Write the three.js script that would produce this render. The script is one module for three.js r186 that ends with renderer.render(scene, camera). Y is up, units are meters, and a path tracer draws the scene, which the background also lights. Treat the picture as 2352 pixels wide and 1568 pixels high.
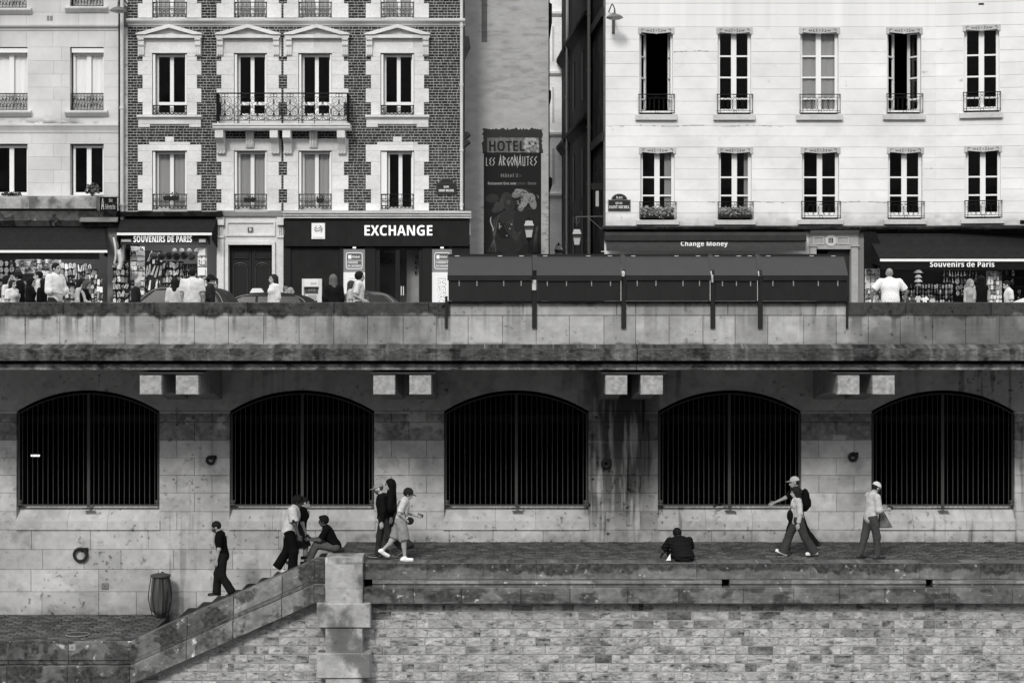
import * as THREE from 'three';
import { mergeGeometries } from 'three/addons/utils/BufferGeometryUtils.js';
import { FontLoader } from 'three/addons/loaders/FontLoader.js';
import { TextGeometry } from 'three/addons/geometries/TextGeometry.js';
import { RectAreaLightUniformsLib } from 'three/addons/lights/RectAreaLightUniformsLib.js';

// ---------- camera, sky, sun, exposure ----------
const scene = new THREE.Scene();
const F = 5588, CX = 1176, HY = 690, EYE = 5.931, SZ = 0.8;      // long lens across the river, level, shifted
const camera = new THREE.PerspectiveCamera(2 * Math.atan(784 / (F * SZ)) * 180 / Math.PI, 1.5, 1, 3000);
camera.position.set(0, EYE, 60 * SZ);
camera.lookAt(0, EYE, 0);
camera.setViewOffset(2352, 1568, 0, 784 - HY, 2352, 1568);
camera.updateProjectionMatrix();

const renderer = new THREE.WebGLRenderer({ antialias: true });
renderer.toneMapping = THREE.LinearToneMapping;
renderer.toneMappingExposure = 1.37;
renderer.shadowMap.enabled = true;

{ // overcast sky
  const w = 128, h = 64, a = new Float32Array(w * h * 4);
  for (let j = 0; j < h; j++) for (let i = 0; i < w; i++) {
    const el = ((j + 0.5) / h - 0.5) * Math.PI, u = i / w * Math.PI * 2;
    let L = el > 0 ? 0.8 + 0.4 * Math.sin(el) : 0.14;
    if (el > 0) L *= 1 + 0.10 * Math.sin(u * 3 + Math.sin(el * 9) * 1.4) * Math.cos(el) + 0.05 * Math.sin(u * 7 + el * 17) * Math.cos(el);
    a.set([L, L, L, 1], (j * w + i) * 4);
  }
  const t = new THREE.DataTexture(a, w, h, THREE.RGBAFormat, THREE.FloatType);
  t.mapping = THREE.EquirectangularReflectionMapping; t.magFilter = t.minFilter = THREE.LinearFilter; t.needsUpdate = true;
  scene.background = t; scene.environment = t;
}
const sun = new THREE.DirectionalLight(0xfffdfa, 1.5);
sun.position.set(-9, 26, 34); sun.target.position.set(0, 2, 0);
sun.castShadow = true; sun.shadow.radius = 20; sun.shadow.mapSize.set(4096, 4096);
Object.assign(sun.shadow.camera, { left: -30, right: 30, top: 30, bottom: -30, near: 1, far: 140 });
scene.add(sun, sun.target);
RectAreaLightUniformsLib.init();

// ---------- helpers ----------
const X = (px, d) => (px - CX) / F * d, Y = (py, d) => EYE - (py - HY) / F * d, Z = d => (60 - d) * SZ;   // depth grades 55..98 become metres behind or before the quay wall
let seed = 7;
const rnd = () => { seed = (seed * 1664525 + 1013904223) >>> 0; return seed / 4294967296; };
const rr = (a, b) => a + (b - a) * rnd();
const clamp = (v, a = 0, b = 1) => v < a ? a : v > b ? b : v, lerp = (a, b, t) => a + (b - a) * t;
const sm = (a, b, v) => { const t = clamp((v - a) / (b - a)); return t * t * (3 - 2 * t); };
const hash = (x, y, s) => { let n = Math.imul(x, 374761393) + Math.imul(y, 668265263) + Math.imul(s, 982451653) | 0; n = Math.imul(n ^ (n >>> 13), 1274126177); n ^= n >>> 16; return (n >>> 0) / 4294967296; };
function noise(x, y, s = 0) {
  const i = Math.floor(x), j = Math.floor(y); let u = x - i, v = y - j; u = u * u * (3 - 2 * u); v = v * v * (3 - 2 * v);
  return lerp(lerp(hash(i, j, s), hash(i + 1, j, s), u), lerp(hash(i, j + 1, s), hash(i + 1, j + 1, s), u), v);
}
function fbm(x, y, o = 4, s = 0) { let a = 0, m = 0.5, t = 0; for (let k = 0; k < o; k++) { a += m * noise(x, y, s + k * 17); t += m; x = x * 2.03 + 5.1; y = y * 2.03 + 3.7; m *= 0.55; } return a / t; }

// grey texture: fn(u, v) with v up, returns sRGB grey 0..255
function tex(w, h, fn, { rep, srgb = true } = {}) {
  const a = new Uint8Array(w * h * 4);
  for (let j = 0; j < h; j++) for (let i = 0; i < w; i++) { const g = clamp(fn((i + 0.5) / w, (j + 0.5) / h), 0, 255); const k = (j * w + i) * 4; a[k] = a[k + 1] = a[k + 2] = g; a[k + 3] = 255; }
  const t = new THREE.DataTexture(a, w, h); t.magFilter = THREE.LinearFilter; t.minFilter = THREE.LinearMipmapLinearFilter; t.generateMipmaps = true;
  if (srgb) t.colorSpace = THREE.SRGBColorSpace;
  t.wrapS = t.wrapT = rep ? THREE.RepeatWrapping : THREE.ClampToEdgeWrapping;
  if (rep) t.repeat.set(1 / rep, 1 / rep);
  t.needsUpdate = true; return t;
}
function canvasTex(w, h, draw) {
  const c = document.createElement('canvas'); c.width = w; c.height = h; const g = c.getContext('2d'); draw(g, w, h);
  const t = new THREE.CanvasTexture(c); t.colorSpace = THREE.SRGBColorSpace; t.magFilter = THREE.LinearFilter; return t;
}
const grey = v => new THREE.Color().setRGB(v, v, v);
// matt things get a weak sheen only
const mat = (v, rough = 0.85, o = {}) => new THREE.MeshPhysicalMaterial({ color: grey(v), roughness: rough, specularIntensity: rough >= 0.7 ? 0.22 : rough >= 0.45 ? 0.5 : 1, ...o });
const phys = (v, rough, o) => new THREE.MeshPhysicalMaterial({ color: grey(v), roughness: rough, ...o });

// tileable grain in metres
const grainStone = tex(512, 512, (u, v) => { const n = fbm(u * 24, v * 24, 4, 3), c = fbm(u * 5, v * 5, 3, 9); const pit = n < 0.3 ? -60 * (0.3 - n) / 0.3 : 0; return 226 + (n - 0.5) * 42 + (c - 0.5) * 46 + pit; }, { rep: 2.2 });
const bumpStone = tex(512, 512, (u, v) => 128 + (fbm(u * 40, v * 40, 4, 5) - 0.5) * 170 + (fbm(u * 9, v * 9, 3, 6) - 0.5) * 80, { rep: 2.2, srgb: false });
const grainFine = tex(512, 512, (u, v) => 234 + (fbm(u * 60, v * 60, 3, 31) - 0.5) * 24 + (fbm(u * 4, v * 7, 4, 33) - 0.5) * 40, { rep: 3.1 });
const bumpFine = tex(256, 256, (u, v) => 128 + (fbm(u * 50, v * 50, 3, 8) - 0.5) * 120, { rep: 0.6, srgb: false });
const wornMetal = tex(512, 512, (u, v) => { const n = fbm(u * 7, v * 7, 5, 61), s = fbm(u * 60, v * 8, 3, 62); return 205 + (n - 0.5) * 70 + (s - 0.5) * 30 + (hash(Math.floor(u * 512), Math.floor(v * 512), 4) > 0.9985 ? 40 : 0); }, { rep: 1.7 });
const clothTex = tex(256, 256, (u, v) => 226 + (fbm(u * 5, v * 9, 4, 71) - 0.5) * 60 + (((Math.floor(u * 128) + Math.floor(v * 128)) & 1) ? 6 : -6), { rep: 0.7 });

function boxUV(g, ox = 0, oy = 0) {       // uv in metres from the dominant axis
  const p = g.attributes.position, n = g.attributes.normal, uv = new Float32Array(p.count * 2);
  for (let i = 0; i < p.count; i++) {
    const ax = Math.abs(n.getX(i)), ay = Math.abs(n.getY(i)), az = Math.abs(n.getZ(i)), x = p.getX(i), y = p.getY(i), z = p.getZ(i);
    if (ax > ay && ax > az) { uv[i * 2] = z + ox; uv[i * 2 + 1] = y + oy; } else if (ay > az) { uv[i * 2] = x + ox; uv[i * 2 + 1] = z + oy; } else { uv[i * 2] = x + ox; uv[i * 2 + 1] = y + oy; }
  }
  g.setAttribute('uv', new THREE.BufferAttribute(uv, 2)); return g;
}
function mapUV(g, x0, y0, w, h) {         // one stain map stretched over a whole wall
  const p = g.attributes.position, n = g.attributes.normal, uv = new Float32Array(p.count * 2);      // flat tops go on into the map by their depth
  for (let i = 0; i < p.count; i++) { uv[i * 2] = (p.getX(i) - x0) / w; uv[i * 2 + 1] = (p.getY(i) - (Math.abs(n.getY(i)) > 0.75 ? Math.min(0.9, Math.abs(p.getZ(i) % 4) * 0.5) : 0) - y0) / h; }
  g.setAttribute('uv', new THREE.BufferAttribute(uv, 2)); return g;
}
const ni = g => { const r = g.index ? g.toNonIndexed() : g; for (const k of Object.keys(r.attributes)) if (!['position', 'normal', 'uv'].includes(k)) r.deleteAttribute(k); return r; };
function box(x0, x1, y0, y1, z0, z1) {    // metres
  const g = new THREE.BoxGeometry(Math.abs(x1 - x0), Math.abs(y1 - y0), Math.abs(z1 - z0)); g.translate((x0 + x1) / 2, (y0 + y1) / 2, (z0 + z1) / 2); return boxUV(g);
}
// picture rectangle (px0..px1, py0..py1) standing at distance d, thickness going back to db
const pbox = (px0, px1, py0, py1, d, db) => box(X(px0, d), X(px1, d), Y(py1, d), Y(py0, d), Z(db), Z(d));
// box with a bevelled front (towards +z)
function stone(x0, x1, y0, y1, z0, z1, b = 0.012, rough = 0, nx = 1, ny = 1) {
  const P = [], I = [], bx = Math.min(b, (x1 - x0) * 0.3), by = Math.min(b, (y1 - y0) * 0.3);
  const xs = [x0, x0, x1, x1];
  const quad = (a, b2, c, d) => { P.push(...a, ...b2, ...c, ...a, ...c, ...d); };
  const zb = z1 - b, A = [x0, y0], B = [x1, y0], C = [x1, y1], D = [x0, y1];
  const f = [[x0 + bx, y0 + by], [x1 - bx, y0 + by], [x1 - bx, y1 - by], [x0 + bx, y1 - by]], o = [A, B, C, D];
  const grid = [];
  for (let j = 0; j <= ny; j++) { grid.push([]); for (let i = 0; i <= nx; i++) { const edge = !(i % nx) || !(j % ny); grid[j].push([lerp(f[0][0], f[1][0], i / nx), lerp(f[0][1], f[3][1], j / ny), z1 + (rough ? rr(-rough, rough) * (edge ? 0.5 : 1) : 0)]); } }
  for (let j = 0; j < ny; j++) for (let i = 0; i < nx; i++) quad(grid[j][i], grid[j][i + 1], grid[j + 1][i + 1], grid[j + 1][i]);
  for (let k = 0; k < 4; k++) {
    const m = (k + 1) % 4; quad([...o[k], z0], [...o[m], z0], [...o[m], zb], [...o[k], zb]);
  }
  const rim = [grid[0], grid.map(r => r[nx]), [...grid[ny]].reverse(), grid.map(r => r[0]).reverse()];
  for (let k = 0; k < 4; k++) { const m = (k + 1) % 4, e = rim[k], n = e.length - 1; for (let i = 0; i < n; i++) quad([lerp(o[k][0], o[m][0], i / n), lerp(o[k][1], o[m][1], i / n), zb], [lerp(o[k][0], o[m][0], (i + 1) / n), lerp(o[k][1], o[m][1], (i + 1) / n), zb], e[i + 1], e[i]); }
  const g = new THREE.BufferGeometry(); g.setAttribute('position', new THREE.Float32BufferAttribute(P, 3)); g.computeVertexNormals(); return boxUV(g);
}
const pstone = (px0, px1, py0, py1, d, db, b, ...r) => stone(X(px0, d), X(px1, d), Y(py1, d), Y(py0, d), Z(db), Z(d), b, ...r);
// prism along x from a (z, y) outline
function prismX(pts, x0, x1) {
  const s = new THREE.Shape(); pts.forEach(([z, y], i) => i ? s.lineTo(-z, y) : s.moveTo(-z, y));
  const g = new THREE.ExtrudeGeometry(s, { depth: x1 - x0, bevelEnabled: false }); g.rotateY(Math.PI / 2); g.translate(x0, 0, 0); return boxUV(ni(g));
}
// prism along z from an (x, y) outline with holes
function prismZ(pts, z0, z1, holes = [], bevel = 0) {
  const s = pts instanceof THREE.Shape ? pts : new THREE.Shape(pts.map(p => new THREE.Vector2(...p)));
  for (const h of holes) s.holes.push(h instanceof THREE.Path ? h : new THREE.Path(h.map(p => new THREE.Vector2(...p))));
  const g = new THREE.ExtrudeGeometry(s, { depth: z1 - z0 - 2 * bevel, bevelEnabled: !!bevel, bevelSize: bevel, bevelThickness: bevel, bevelOffset: -bevel, bevelSegments: 1, curveSegments: 24 });
  g.translate(0, 0, z0 + bevel); return boxUV(ni(g));
}
const rectHole = (x0, x1, y0, y1) => [[x0, y0], [x1, y0], [x1, y1], [x0, y1]];
function tube(pts, r = 0.008, seg = 12, rad = 5, closed = false) {
  const c = new THREE.CatmullRomCurve3(pts.map(p => new THREE.Vector3(...p)), closed, 'catmullrom', 0.5);
  return boxUV(ni(new THREE.TubeGeometry(c, seg, r, rad, closed)));
}
function bar(a, b, r, rad = 6, r2 = r) { // cylinder between points
  const A = new THREE.Vector3(...a), B = new THREE.Vector3(...b), L = A.distanceTo(B), g = new THREE.CylinderGeometry(r2, r, L, rad);
  g.applyQuaternion(new THREE.Quaternion().setFromUnitVectors(new THREE.Vector3(0, 1, 0), B.clone().sub(A).normalize())); g.translate((A.x + B.x) / 2, (A.y + B.y) / 2, (A.z + B.z) / 2); return boxUV(ni(g));
}
const lathe = (pts, seg = 20, x = 0, y = 0, z = 0) => { const g = new THREE.LatheGeometry(pts.map(p => new THREE.Vector2(...p)), seg); g.translate(x, y, z); return ni(g); };
const merge = l => l.length === 1 ? l[0] : mergeGeometries(l.map(ni));

let bend = null;                          // set while the wall of the right-hand house is built
const used = {};
const numbered = n => { const k = used[n] = (used[n] ?? -1) + 1; return k ? `${n}_${String(k).padStart(3, '0')}` : n; };
function mesh(name, geo, m, parent) {
  let g = Array.isArray(geo) ? merge(geo) : geo; if (bend) g = bend(g);
  const o = new THREE.Mesh(g, m); o.name = parent ? name : numbered(name); o.castShadow = o.receiveShadow = true; (parent ?? scene).add(o); return o;
}
function thing(name, label, category, group) {
  const o = new THREE.Group(); o.name = numbered(name); o.userData = { label, category }; if (group) o.userData.group = group; scene.add(o); return o;
}
function tag(o, label, category, group) { Object.assign(o.userData, { label, category }); if (group) o.userData.group = group; return o; }
const struct = (name, geo, m) => { const o = mesh(name, geo, m); o.userData.kind = 'structure'; return o; };
const structGroup = name => { const o = new THREE.Group(); o.name = numbered(name); o.userData.kind = 'structure'; scene.add(o); return o; };
const part = (name, parent) => { const o = new THREE.Group(); o.name = name; parent.add(o); return o; };
// put the origin of a thing at its base without moving anything
function rebase(o) {
  const b = new THREE.Box3().setFromObject(o), c = b.getCenter(new THREE.Vector3()); c.y = b.min.y;
  if (o.isMesh) o.geometry.translate(-c.x, -c.y, -c.z); else for (const k of o.children) k.position.sub(c);
  o.position.copy(c); return o;
}
const loader = new FontLoader();
const fontBold = await loader.loadAsync('fonts/droid/droid_sans_bold.typeface.json'), fontSerif = await loader.loadAsync('fonts/droid/droid_serif_bold.typeface.json');
function letters(text, cx, cy, z, width, height, depth = 0.02, font = fontBold) {
  const g = new TextGeometry(text, { font, size: 1, depth: 1, curveSegments: 3, bevelEnabled: false }); g.computeBoundingBox(); const b = g.boundingBox;
  g.translate(-(b.min.x + b.max.x) / 2, -(b.min.y + b.max.y) / 2, 0); g.scale(width / (b.max.x - b.min.x), height / (b.max.y - b.min.y), depth); g.translate(cx, cy, z); return boxUV(ni(g));
}
// letters as one mesh each
function sign(name, text, px0, px1, py0, py1, d, m, parent, depth = 0.02, font = fontBold) {
  return mesh(name, letters(text, X((px0 + px1) / 2, d), Y((py0 + py1) / 2, d), Z(d), X(px1, d) - X(px0, d), Y(py0, d) - Y(py1, d), depth, font), m, parent);
}

// ---------- materials ----------
const M = {
  white: mat(0.78, 0.6, { map: grainFine }), whiteWood: mat(0.76, 0.5), lightStone: mat(0.62, 0.85, { map: grainFine, bumpMap: bumpFine, bumpScale: 0.002 }),
  iron: mat(0.012, 0.6, { specularIntensity: 0.25 }), ironGrey: mat(0.06, 0.6), barGrey: mat(0.08, 0.6), dark: mat(0.02, 0.8), black: mat(0.008, 0.9),
  glass: phys(1, 0.02, { transmission: 1, thickness: 0, ior: 1.5 }), room: mat(0.05, 0.95), interior: mat(0.35, 0.9),
  curtain_or_reflection: mat(0.30, 0.95), skyReflection: mat(0.85, 0.95), zinc: mat(0.2, 0.5, { map: wornMetal }), pipe: mat(0.62, 0.6, { map: grainFine }),  // the palest sheet tone paints the sky mirrored in panes
  box: mat(0.013, 0.4, { map: wornMetal, specularIntensity: 0.8 }), latch: mat(0.42, 0.35, { metalness: 0.6 }),
  awning: mat(0.022, 0.9, { map: clothTex }), valance: mat(0.012, 0.9, { map: clothTex }), awningBar: mat(0.8, 0.5), letter: mat(0.85, 0.5), shopDark: mat(0.012, 0.5, { specularIntensity: 0.35 }), shopDark2: mat(0.018, 0.45, { map: wornMetal, specularIntensity: 0.35 }),
  tarmac: mat(0.06, 0.95, { map: grainStone, bumpMap: bumpStone, bumpScale: 0.006 }), paving: mat(0.2, 0.9, { map: grainStone }),
  paper: mat(0.8, 0.8), leaf: mat(0.07, 0.7),
};
// ---------- ground, river, street ----------
const RIV = -5.2, LOW = -1.8, SW = 5.0, FSW = 4.85, ROAD = 4.72;
{ const g = new THREE.PlaneGeometry(5000, 5000); g.rotateX(-Math.PI / 2); g.translate(0, RIV - 1.5, 0); struct('ground', boxUV(ni(g)), mat(0.15, 0.95, { map: grainStone })); }
{ const g = new THREE.PlaneGeometry(700, 46); g.rotateX(-Math.PI / 2); g.translate(0, RIV, 26.2); struct('river', boxUV(ni(g)), phys(0.05, 0.12, { bumpMap: bumpStone, bumpScale: 0.03 })); }
struct('near_pavement', box(-40, 40, 4.6, SW, -1.3, Z(55.6) - 0.48), M.paving);
struct('road', box(-40, 40, 3.9, ROAD, Z(76) + 2.4, -1.3), M.tarmac);
struct('far_pavement', box(-40, 40, 3.9, FSW, -60, Z(76) + 2.4), M.paving);
struct('kerb', [box(-40, 40, 3.95, SW + 0.004, -1.45, -1.304)], mat(0.35, 0.85, { map: grainStone }));

{ // long building on the far bank, behind the viewer: what the dark window panes mirror
  const t = thing('embankment_building', 'long stone building on the opposite bank behind the viewer', 'building'), m = mat(0.16, 0.9, { map: grainStone });
  mesh('quay_base', box(-150, 150, RIV - 1.4, 3, 80, 125), m, t); mesh('facade', box(-150, 150, 3, 28, 108, 122), m, t); mesh('roof', prismX([[108.2, 28], [111, 33], [119, 33], [122, 28]], -150, 150), mat(0.08, 0.7), t);
  const wg = []; for (let x = -120; x <= 120; x += 4) for (let y = 5; y < 23; y += 4.4) wg.push(box(x - 0.7, x + 0.7, y, y + 2.6, 107.9, 108.05)); mesh('windows', wg, mat(0.02, 0.2), t).userData.kind = 'stuff';
}
// ---------- upper part of the retaining wall: stain maps ----------
const WX0 = -14, WW = 28;                   // metres covered by the wall maps
const toPx = (u, d) => CX + (WX0 + u * WW) * F / d;     // map u -> picture column at distance d
const speck = (x, y, s, t) => { const n = fbm(x, y, 3, s); return n < t ? (t - n) / t : 0; };
// parapet (cap + body), v: 0 = 1.55 m below the top
const DP = 55.6, DC = 55.1, DL = 55.4, PTOP = Y(694, DP), PBOT = Y(800, DP);   // the street deck overhangs the whole walkway
const parapetMap = tex(2048, 160, (u, v) => {
  const x = WX0 + u * WW, y = v * (PTOP - PBOT), px = toPx(u, DP), t = 1 - v;
  let g = 160 + (fbm(x * 1.1, y * 2, 4, 11) - 0.5) * 55 + (fbm(x * 9, y * 9, 3, 12) - 0.5) * 26;
  const under = px > 1035 && px < 1945 ? 1 : 0;                       // sheltered and cleaner below the book boxes
  const drip = fbm(x * 3.2, y * 0.5, 4, 13), edge = (under ? 0.02 : 0.29) + (drip - 0.5) * (under ? 0.25 : 0.28);
  const crust = sm(0.05, -0.05, t - edge) * (0.8 + 0.3 * fbm(x * 6, y * 6, 3, 14));
  g = lerp(g, 30 + fbm(x * 14, y * 14, 2, 15) * 46, crust * (under ? 0.5 : 0.97));
  const run = sm(0.52, 0.72, fbm(x * 5.5, y * 0.28, 4, 16)) * (under ? 0.25 : 0.6) * sm(1, 0.3, t); g = lerp(g, 74, run);
  const rightDirt = sm(1940, 2010, px) * (0.55 + 0.4 * fbm(x * 2.4, y * 1.6, 4, 17)) * sm(0.75, 0.42, fbm(x * 0.9 + 3, y * 1.3, 4, 18) * 0.9); g = lerp(g, 66, rightDirt * 0.85);
  const midDirt = sm(640, 760, px) * sm(1030, 960, px) * fbm(x * 3, y * 1.2, 4, 19); g = lerp(g, 76, midDirt * 0.9);
  const foot = sm(0.86, 0.95, t + (fbm(x * 4, 1, 3, 20) - 0.5) * 0.1); g = lerp(g, 62, foot * 0.8 * (0.6 + 0.4 * fbm(x * 7, y * 7, 2, 21)));
  g -= 70 * speck(x * 13, y * 13, 22, 0.27) + 70 * speck(x * 4.2, y * 4.2, 23, 0.2);
  return g;
});
const corniceMap = tex(2048, 96, (u, v) => {
  const x = WX0 + u * WW, y = v * 1.2;
  let g = 74 + (fbm(x * 2.2, y * 1.4, 4, 25) - 0.5) * 46 + (fbm(x * 12, y * 12, 3, 26) - 0.5) * 46;
  g += 22 * sm(0.55, 0.75, fbm(x * 6, y * 0.7, 4, 27)); g -= 26 * sm(0.55, 0.7, fbm(x * 3.2, y * 2, 4, 29));
  g += hash(Math.floor(x * 60), Math.floor(y * 60), 3) > 0.992 ? 60 : 0; return g;
});
const matMap = (t, v = 1, rough = 0.9, bs = 0.006) => new THREE.MeshPhysicalMaterial({ color: grey(v), map: t, roughness: rough, specularIntensity: 0.2, bumpMap: bumpStone, bumpScale: bs });
// lower wall map: whole height from the lower landing to the soffit
const BX0 = -14.5, BW = 29, BY0 = -1.9, BH = 6.3;
const wallMap = tex(2048, 512, (u, v) => {
  const x = BX0 + u * BW, y = BY0 + v * BH, px = CX + x * F / 60, py = HY + (EYE - y) * F / 60;
  let g = 184 + (fbm(x * 0.7, y * 0.9, 4, 41) - 0.5) * 50 + (fbm(x * 7, y * 7, 3, 42) - 0.5) * 30;
  // the two pier courses that were never cleaned: the dirt stops dead at the bed joint, as on the photograph
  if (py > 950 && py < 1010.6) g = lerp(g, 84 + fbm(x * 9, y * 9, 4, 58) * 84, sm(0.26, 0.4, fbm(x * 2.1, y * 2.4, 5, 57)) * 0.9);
  const seep = Math.exp(-Math.pow((px - 1432) / 82, 2)) * sm(1300, 1070, py); g = lerp(g, 62 + 90 * sm(0.5, 0.8, fbm(x * 6.5, y * 0.8, 4, 45)), clamp(seep * 1.15) * 0.9);
  g -= 80 * speck(x * 10.5, y * 10.5, 46, 0.33) * sm(0.4, 0.62, fbm(x * 0.6, y * 0.8, 3, 47)) * 1.6 + 44 * speck(x * 4.6, y * 4.6, 48, 0.24) + 14 * sm(0.56, 0.7, fbm(x * 2.2, y * 2.6, 4, 53));
  const runs = sm(0.62, 0.8, fbm(x * 7, y * 0.5, 3, 49)) * sm(0.5, 0.7, fbm(x * 0.35, 7, 2, 50)); g -= runs * 46;
  const base = sm(0.3, 0.02, (x > -4.1 ? y : y - LOW) + (fbm(x * 3, y * 3, 3, 51) - 0.5) * 0.3); g -= base * 26 * fbm(x * 5, y * 5, 2, 52) * 1.6;
  return g;
});
const sillMap = wallMap;
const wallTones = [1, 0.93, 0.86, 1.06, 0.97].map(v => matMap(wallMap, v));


// ---------- the retaining wall behind the quay ----------
const quayWall = thing('retaining_wall', 'long stone retaining wall with five barred arched openings behind the walkway', 'wall');
const OPEN = [[37, 365], [527, 859], [1020, 1352], [1512, 1841], [2003, 2332]], DW = 60;
const openX = OPEN.map(([a, b]) => [X(a, DW), X(b, DW)]), OB = Y(1166, DW), OS = Y(944, DW), OT = Y(896, DW), SOF = Y(849, DL), WTOP = SOF + 0.02;
function archPts(x0, x1, yb, ys, yt, n = 20) {
  const w = (x1 - x0) / 2, r = yt - ys, R = (w * w + r * r) / (2 * r), a = Math.asin(w / R), cx = (x0 + x1) / 2, cy = yt - R, p = [[x0, yb], [x1, yb]];
  for (let i = 0; i <= n; i++) { const t = a - 2 * a * i / n; p.push([cx + R * Math.sin(t), cy + R * Math.cos(t)]); } return p;
}
// backing wall 3 cm behind the block faces
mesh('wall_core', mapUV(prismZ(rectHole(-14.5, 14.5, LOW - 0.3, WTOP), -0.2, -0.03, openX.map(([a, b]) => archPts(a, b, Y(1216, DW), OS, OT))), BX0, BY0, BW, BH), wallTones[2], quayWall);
// arch band above the springing
{
  const s = [[-14.5, OS + 0.03], [14.5, OS + 0.03], [14.5, WTOP], [-14.5, WTOP]], sh = new THREE.Shape();
  // outline following each arch from below
  sh.moveTo(-14.5, WTOP); sh.lineTo(-14.5, OS + 0.03);
  for (const [a, b] of openX) { const p = archPts(a, b, OB, OS, OT).slice(2).reverse(); sh.lineTo(a, OS + 0.03); for (const q of p) if (q[1] > OS + 0.03) sh.lineTo(q[0], q[1]); sh.lineTo(b, OS + 0.03); }
  sh.lineTo(14.5, OS + 0.03); sh.lineTo(14.5, WTOP);
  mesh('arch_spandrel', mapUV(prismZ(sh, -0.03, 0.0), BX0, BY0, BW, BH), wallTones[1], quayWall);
}
{ // coursed ashlar blocks, each its own stone
  const rows = [944, 969, 1010.6, 1051, 1091.6, 1132, 1175, 1217, 1262, 1308, 1359, 1412, 1440].map(p => Y(p, DW));
  for (let r = 0; r < rows.length - 1; r++) {
    const yt = rows[r], yb = rows[r + 1], segs = [];
    if (yb >= Y(1217.5, DW) - 0.001) { let x = -14.5; for (const [a, b] of openX) { segs.push([x, a]); x = b; } segs.push([x, 14.5]); }
    else segs.push([-14.5, yt < 0.02 ? -4 : 14.5]);
    for (const [a, b] of segs) {
      let x = a, k = 0; const w = b - a, L = w < 2.5 ? (r % 2 ? [0.5, 0.5] : [0.25, 0.5, 0.25]).map(f => f * w) : null;
      while (x < b - 0.05) {
        let l = L ? L[k] : rr(0.9, 1.7); if (!L && b - x - l < 0.5) l = b - x; l = Math.min(l, b - x);
        const g = stone(x + 0.004, x + l - 0.004, yb + 0.004, yt - 0.004, -0.03, rr(-0.003, 0.003), 0.007);
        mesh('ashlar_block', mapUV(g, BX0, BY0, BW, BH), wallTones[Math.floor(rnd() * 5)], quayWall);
        x += l; k++;
      }
    }
  }
  // sloped sill blocks under the openings
  for (const [a, b] of openX) {
    const cuts = [a - 0.02, lerp(a, b, rr(0.28, 0.36)), lerp(a, b, rr(0.62, 0.7)), b + 0.02];
    for (let k = 0; k < 3; k++) {
      const g = prismX([[0.045, Y(1217, DW) + 0.006], [0.045, Y(1196, DW)], [-0.28, Y(1166, DW)], [-0.6, Y(1166, DW)], [-0.6, Y(1217, DW) + 0.006]], cuts[k] + 0.003, cuts[k + 1] - 0.003);
      mesh('sill_block', mapUV(g, BX0, BY0, BW, BH), wallTones[k % 2 ? 3 : 0], quayWall);
    }
  }
  // vault chambers behind the grilles
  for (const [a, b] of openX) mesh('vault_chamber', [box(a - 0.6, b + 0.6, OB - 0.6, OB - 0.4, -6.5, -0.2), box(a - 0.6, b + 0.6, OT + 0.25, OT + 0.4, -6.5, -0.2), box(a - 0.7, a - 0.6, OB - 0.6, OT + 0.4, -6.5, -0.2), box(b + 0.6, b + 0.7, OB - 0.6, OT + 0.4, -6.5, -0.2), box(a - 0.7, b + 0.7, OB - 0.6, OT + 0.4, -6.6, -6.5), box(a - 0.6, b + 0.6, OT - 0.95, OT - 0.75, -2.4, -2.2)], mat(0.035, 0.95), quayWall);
}
const unitUV0 = g => { const b = new THREE.Box3().setFromBufferAttribute(g.attributes.position); return mapUV(g, b.min.x, b.min.y, b.max.x - b.min.x, b.max.y - b.min.y); };
// corbel pairs
[[320, 370, 403, 455], [857, 907, 940, 990], [1391, 1441, 1472, 1523], [1925, 1975, 2005, 2056]].forEach((q, i) => {
  const dF = 55.45, zf = Z(dF);
  for (const [a, b] of [[q[0], q[1]], [q[2], q[3]]]) {
    const x0 = X(a, dF), x1 = X(b, dF), yt = Y(862, dF), yb = Y(906, dF);
    const pts = [[zf - 0.3, yt - 0.002], [zf - 0.3, yb + 0.006]]; for (let k = 1; k <= 8; k++) { const t = k / 8; pts.push([zf - 0.3 - (zf - 0.28) * t, yb + 0.006 - 0.3 * t * t]); } pts.push([-0.02, yt - 0.002]);
    mesh('corbel_body', prismX(pts, x0 + 0.004, x1 - 0.004), mat(0.36, 0.95, { map: grainStone }), quayWall);
    mesh('corbel', unitUV0(stone(x0, x1, yb, yt, zf - 0.299, zf, 0.012)), matMap(tex(64, 64, (u, v) => 158 + (fbm(u * 6 + i * 9, v * 6 + a, 4, 91) - 0.5) * 70 - 60 * speck(u * 14 + a, v * 14, 92, 0.28)), 1), quayWall).geometry;
  }
  const xa = X(q[0] - 8, dF), xb = X(q[3] + 8, dF);
  mesh('corbel_abacus', [prismX([[zf - 0.12, yA(0)], [zf - 0.12, yA(0.04)], [zf - 0.18, yA(0.05)], [zf - 0.18, yA(0.085)], [-0.02, yA(0.085)], [-0.02, yA(0)]], xa, xb)], mat(0.36, 0.9, { map: grainStone }), quayWall);
  function yA(dn) { return Y(857, dF) - dn * 0.6 + 0.02; }
});

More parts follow.
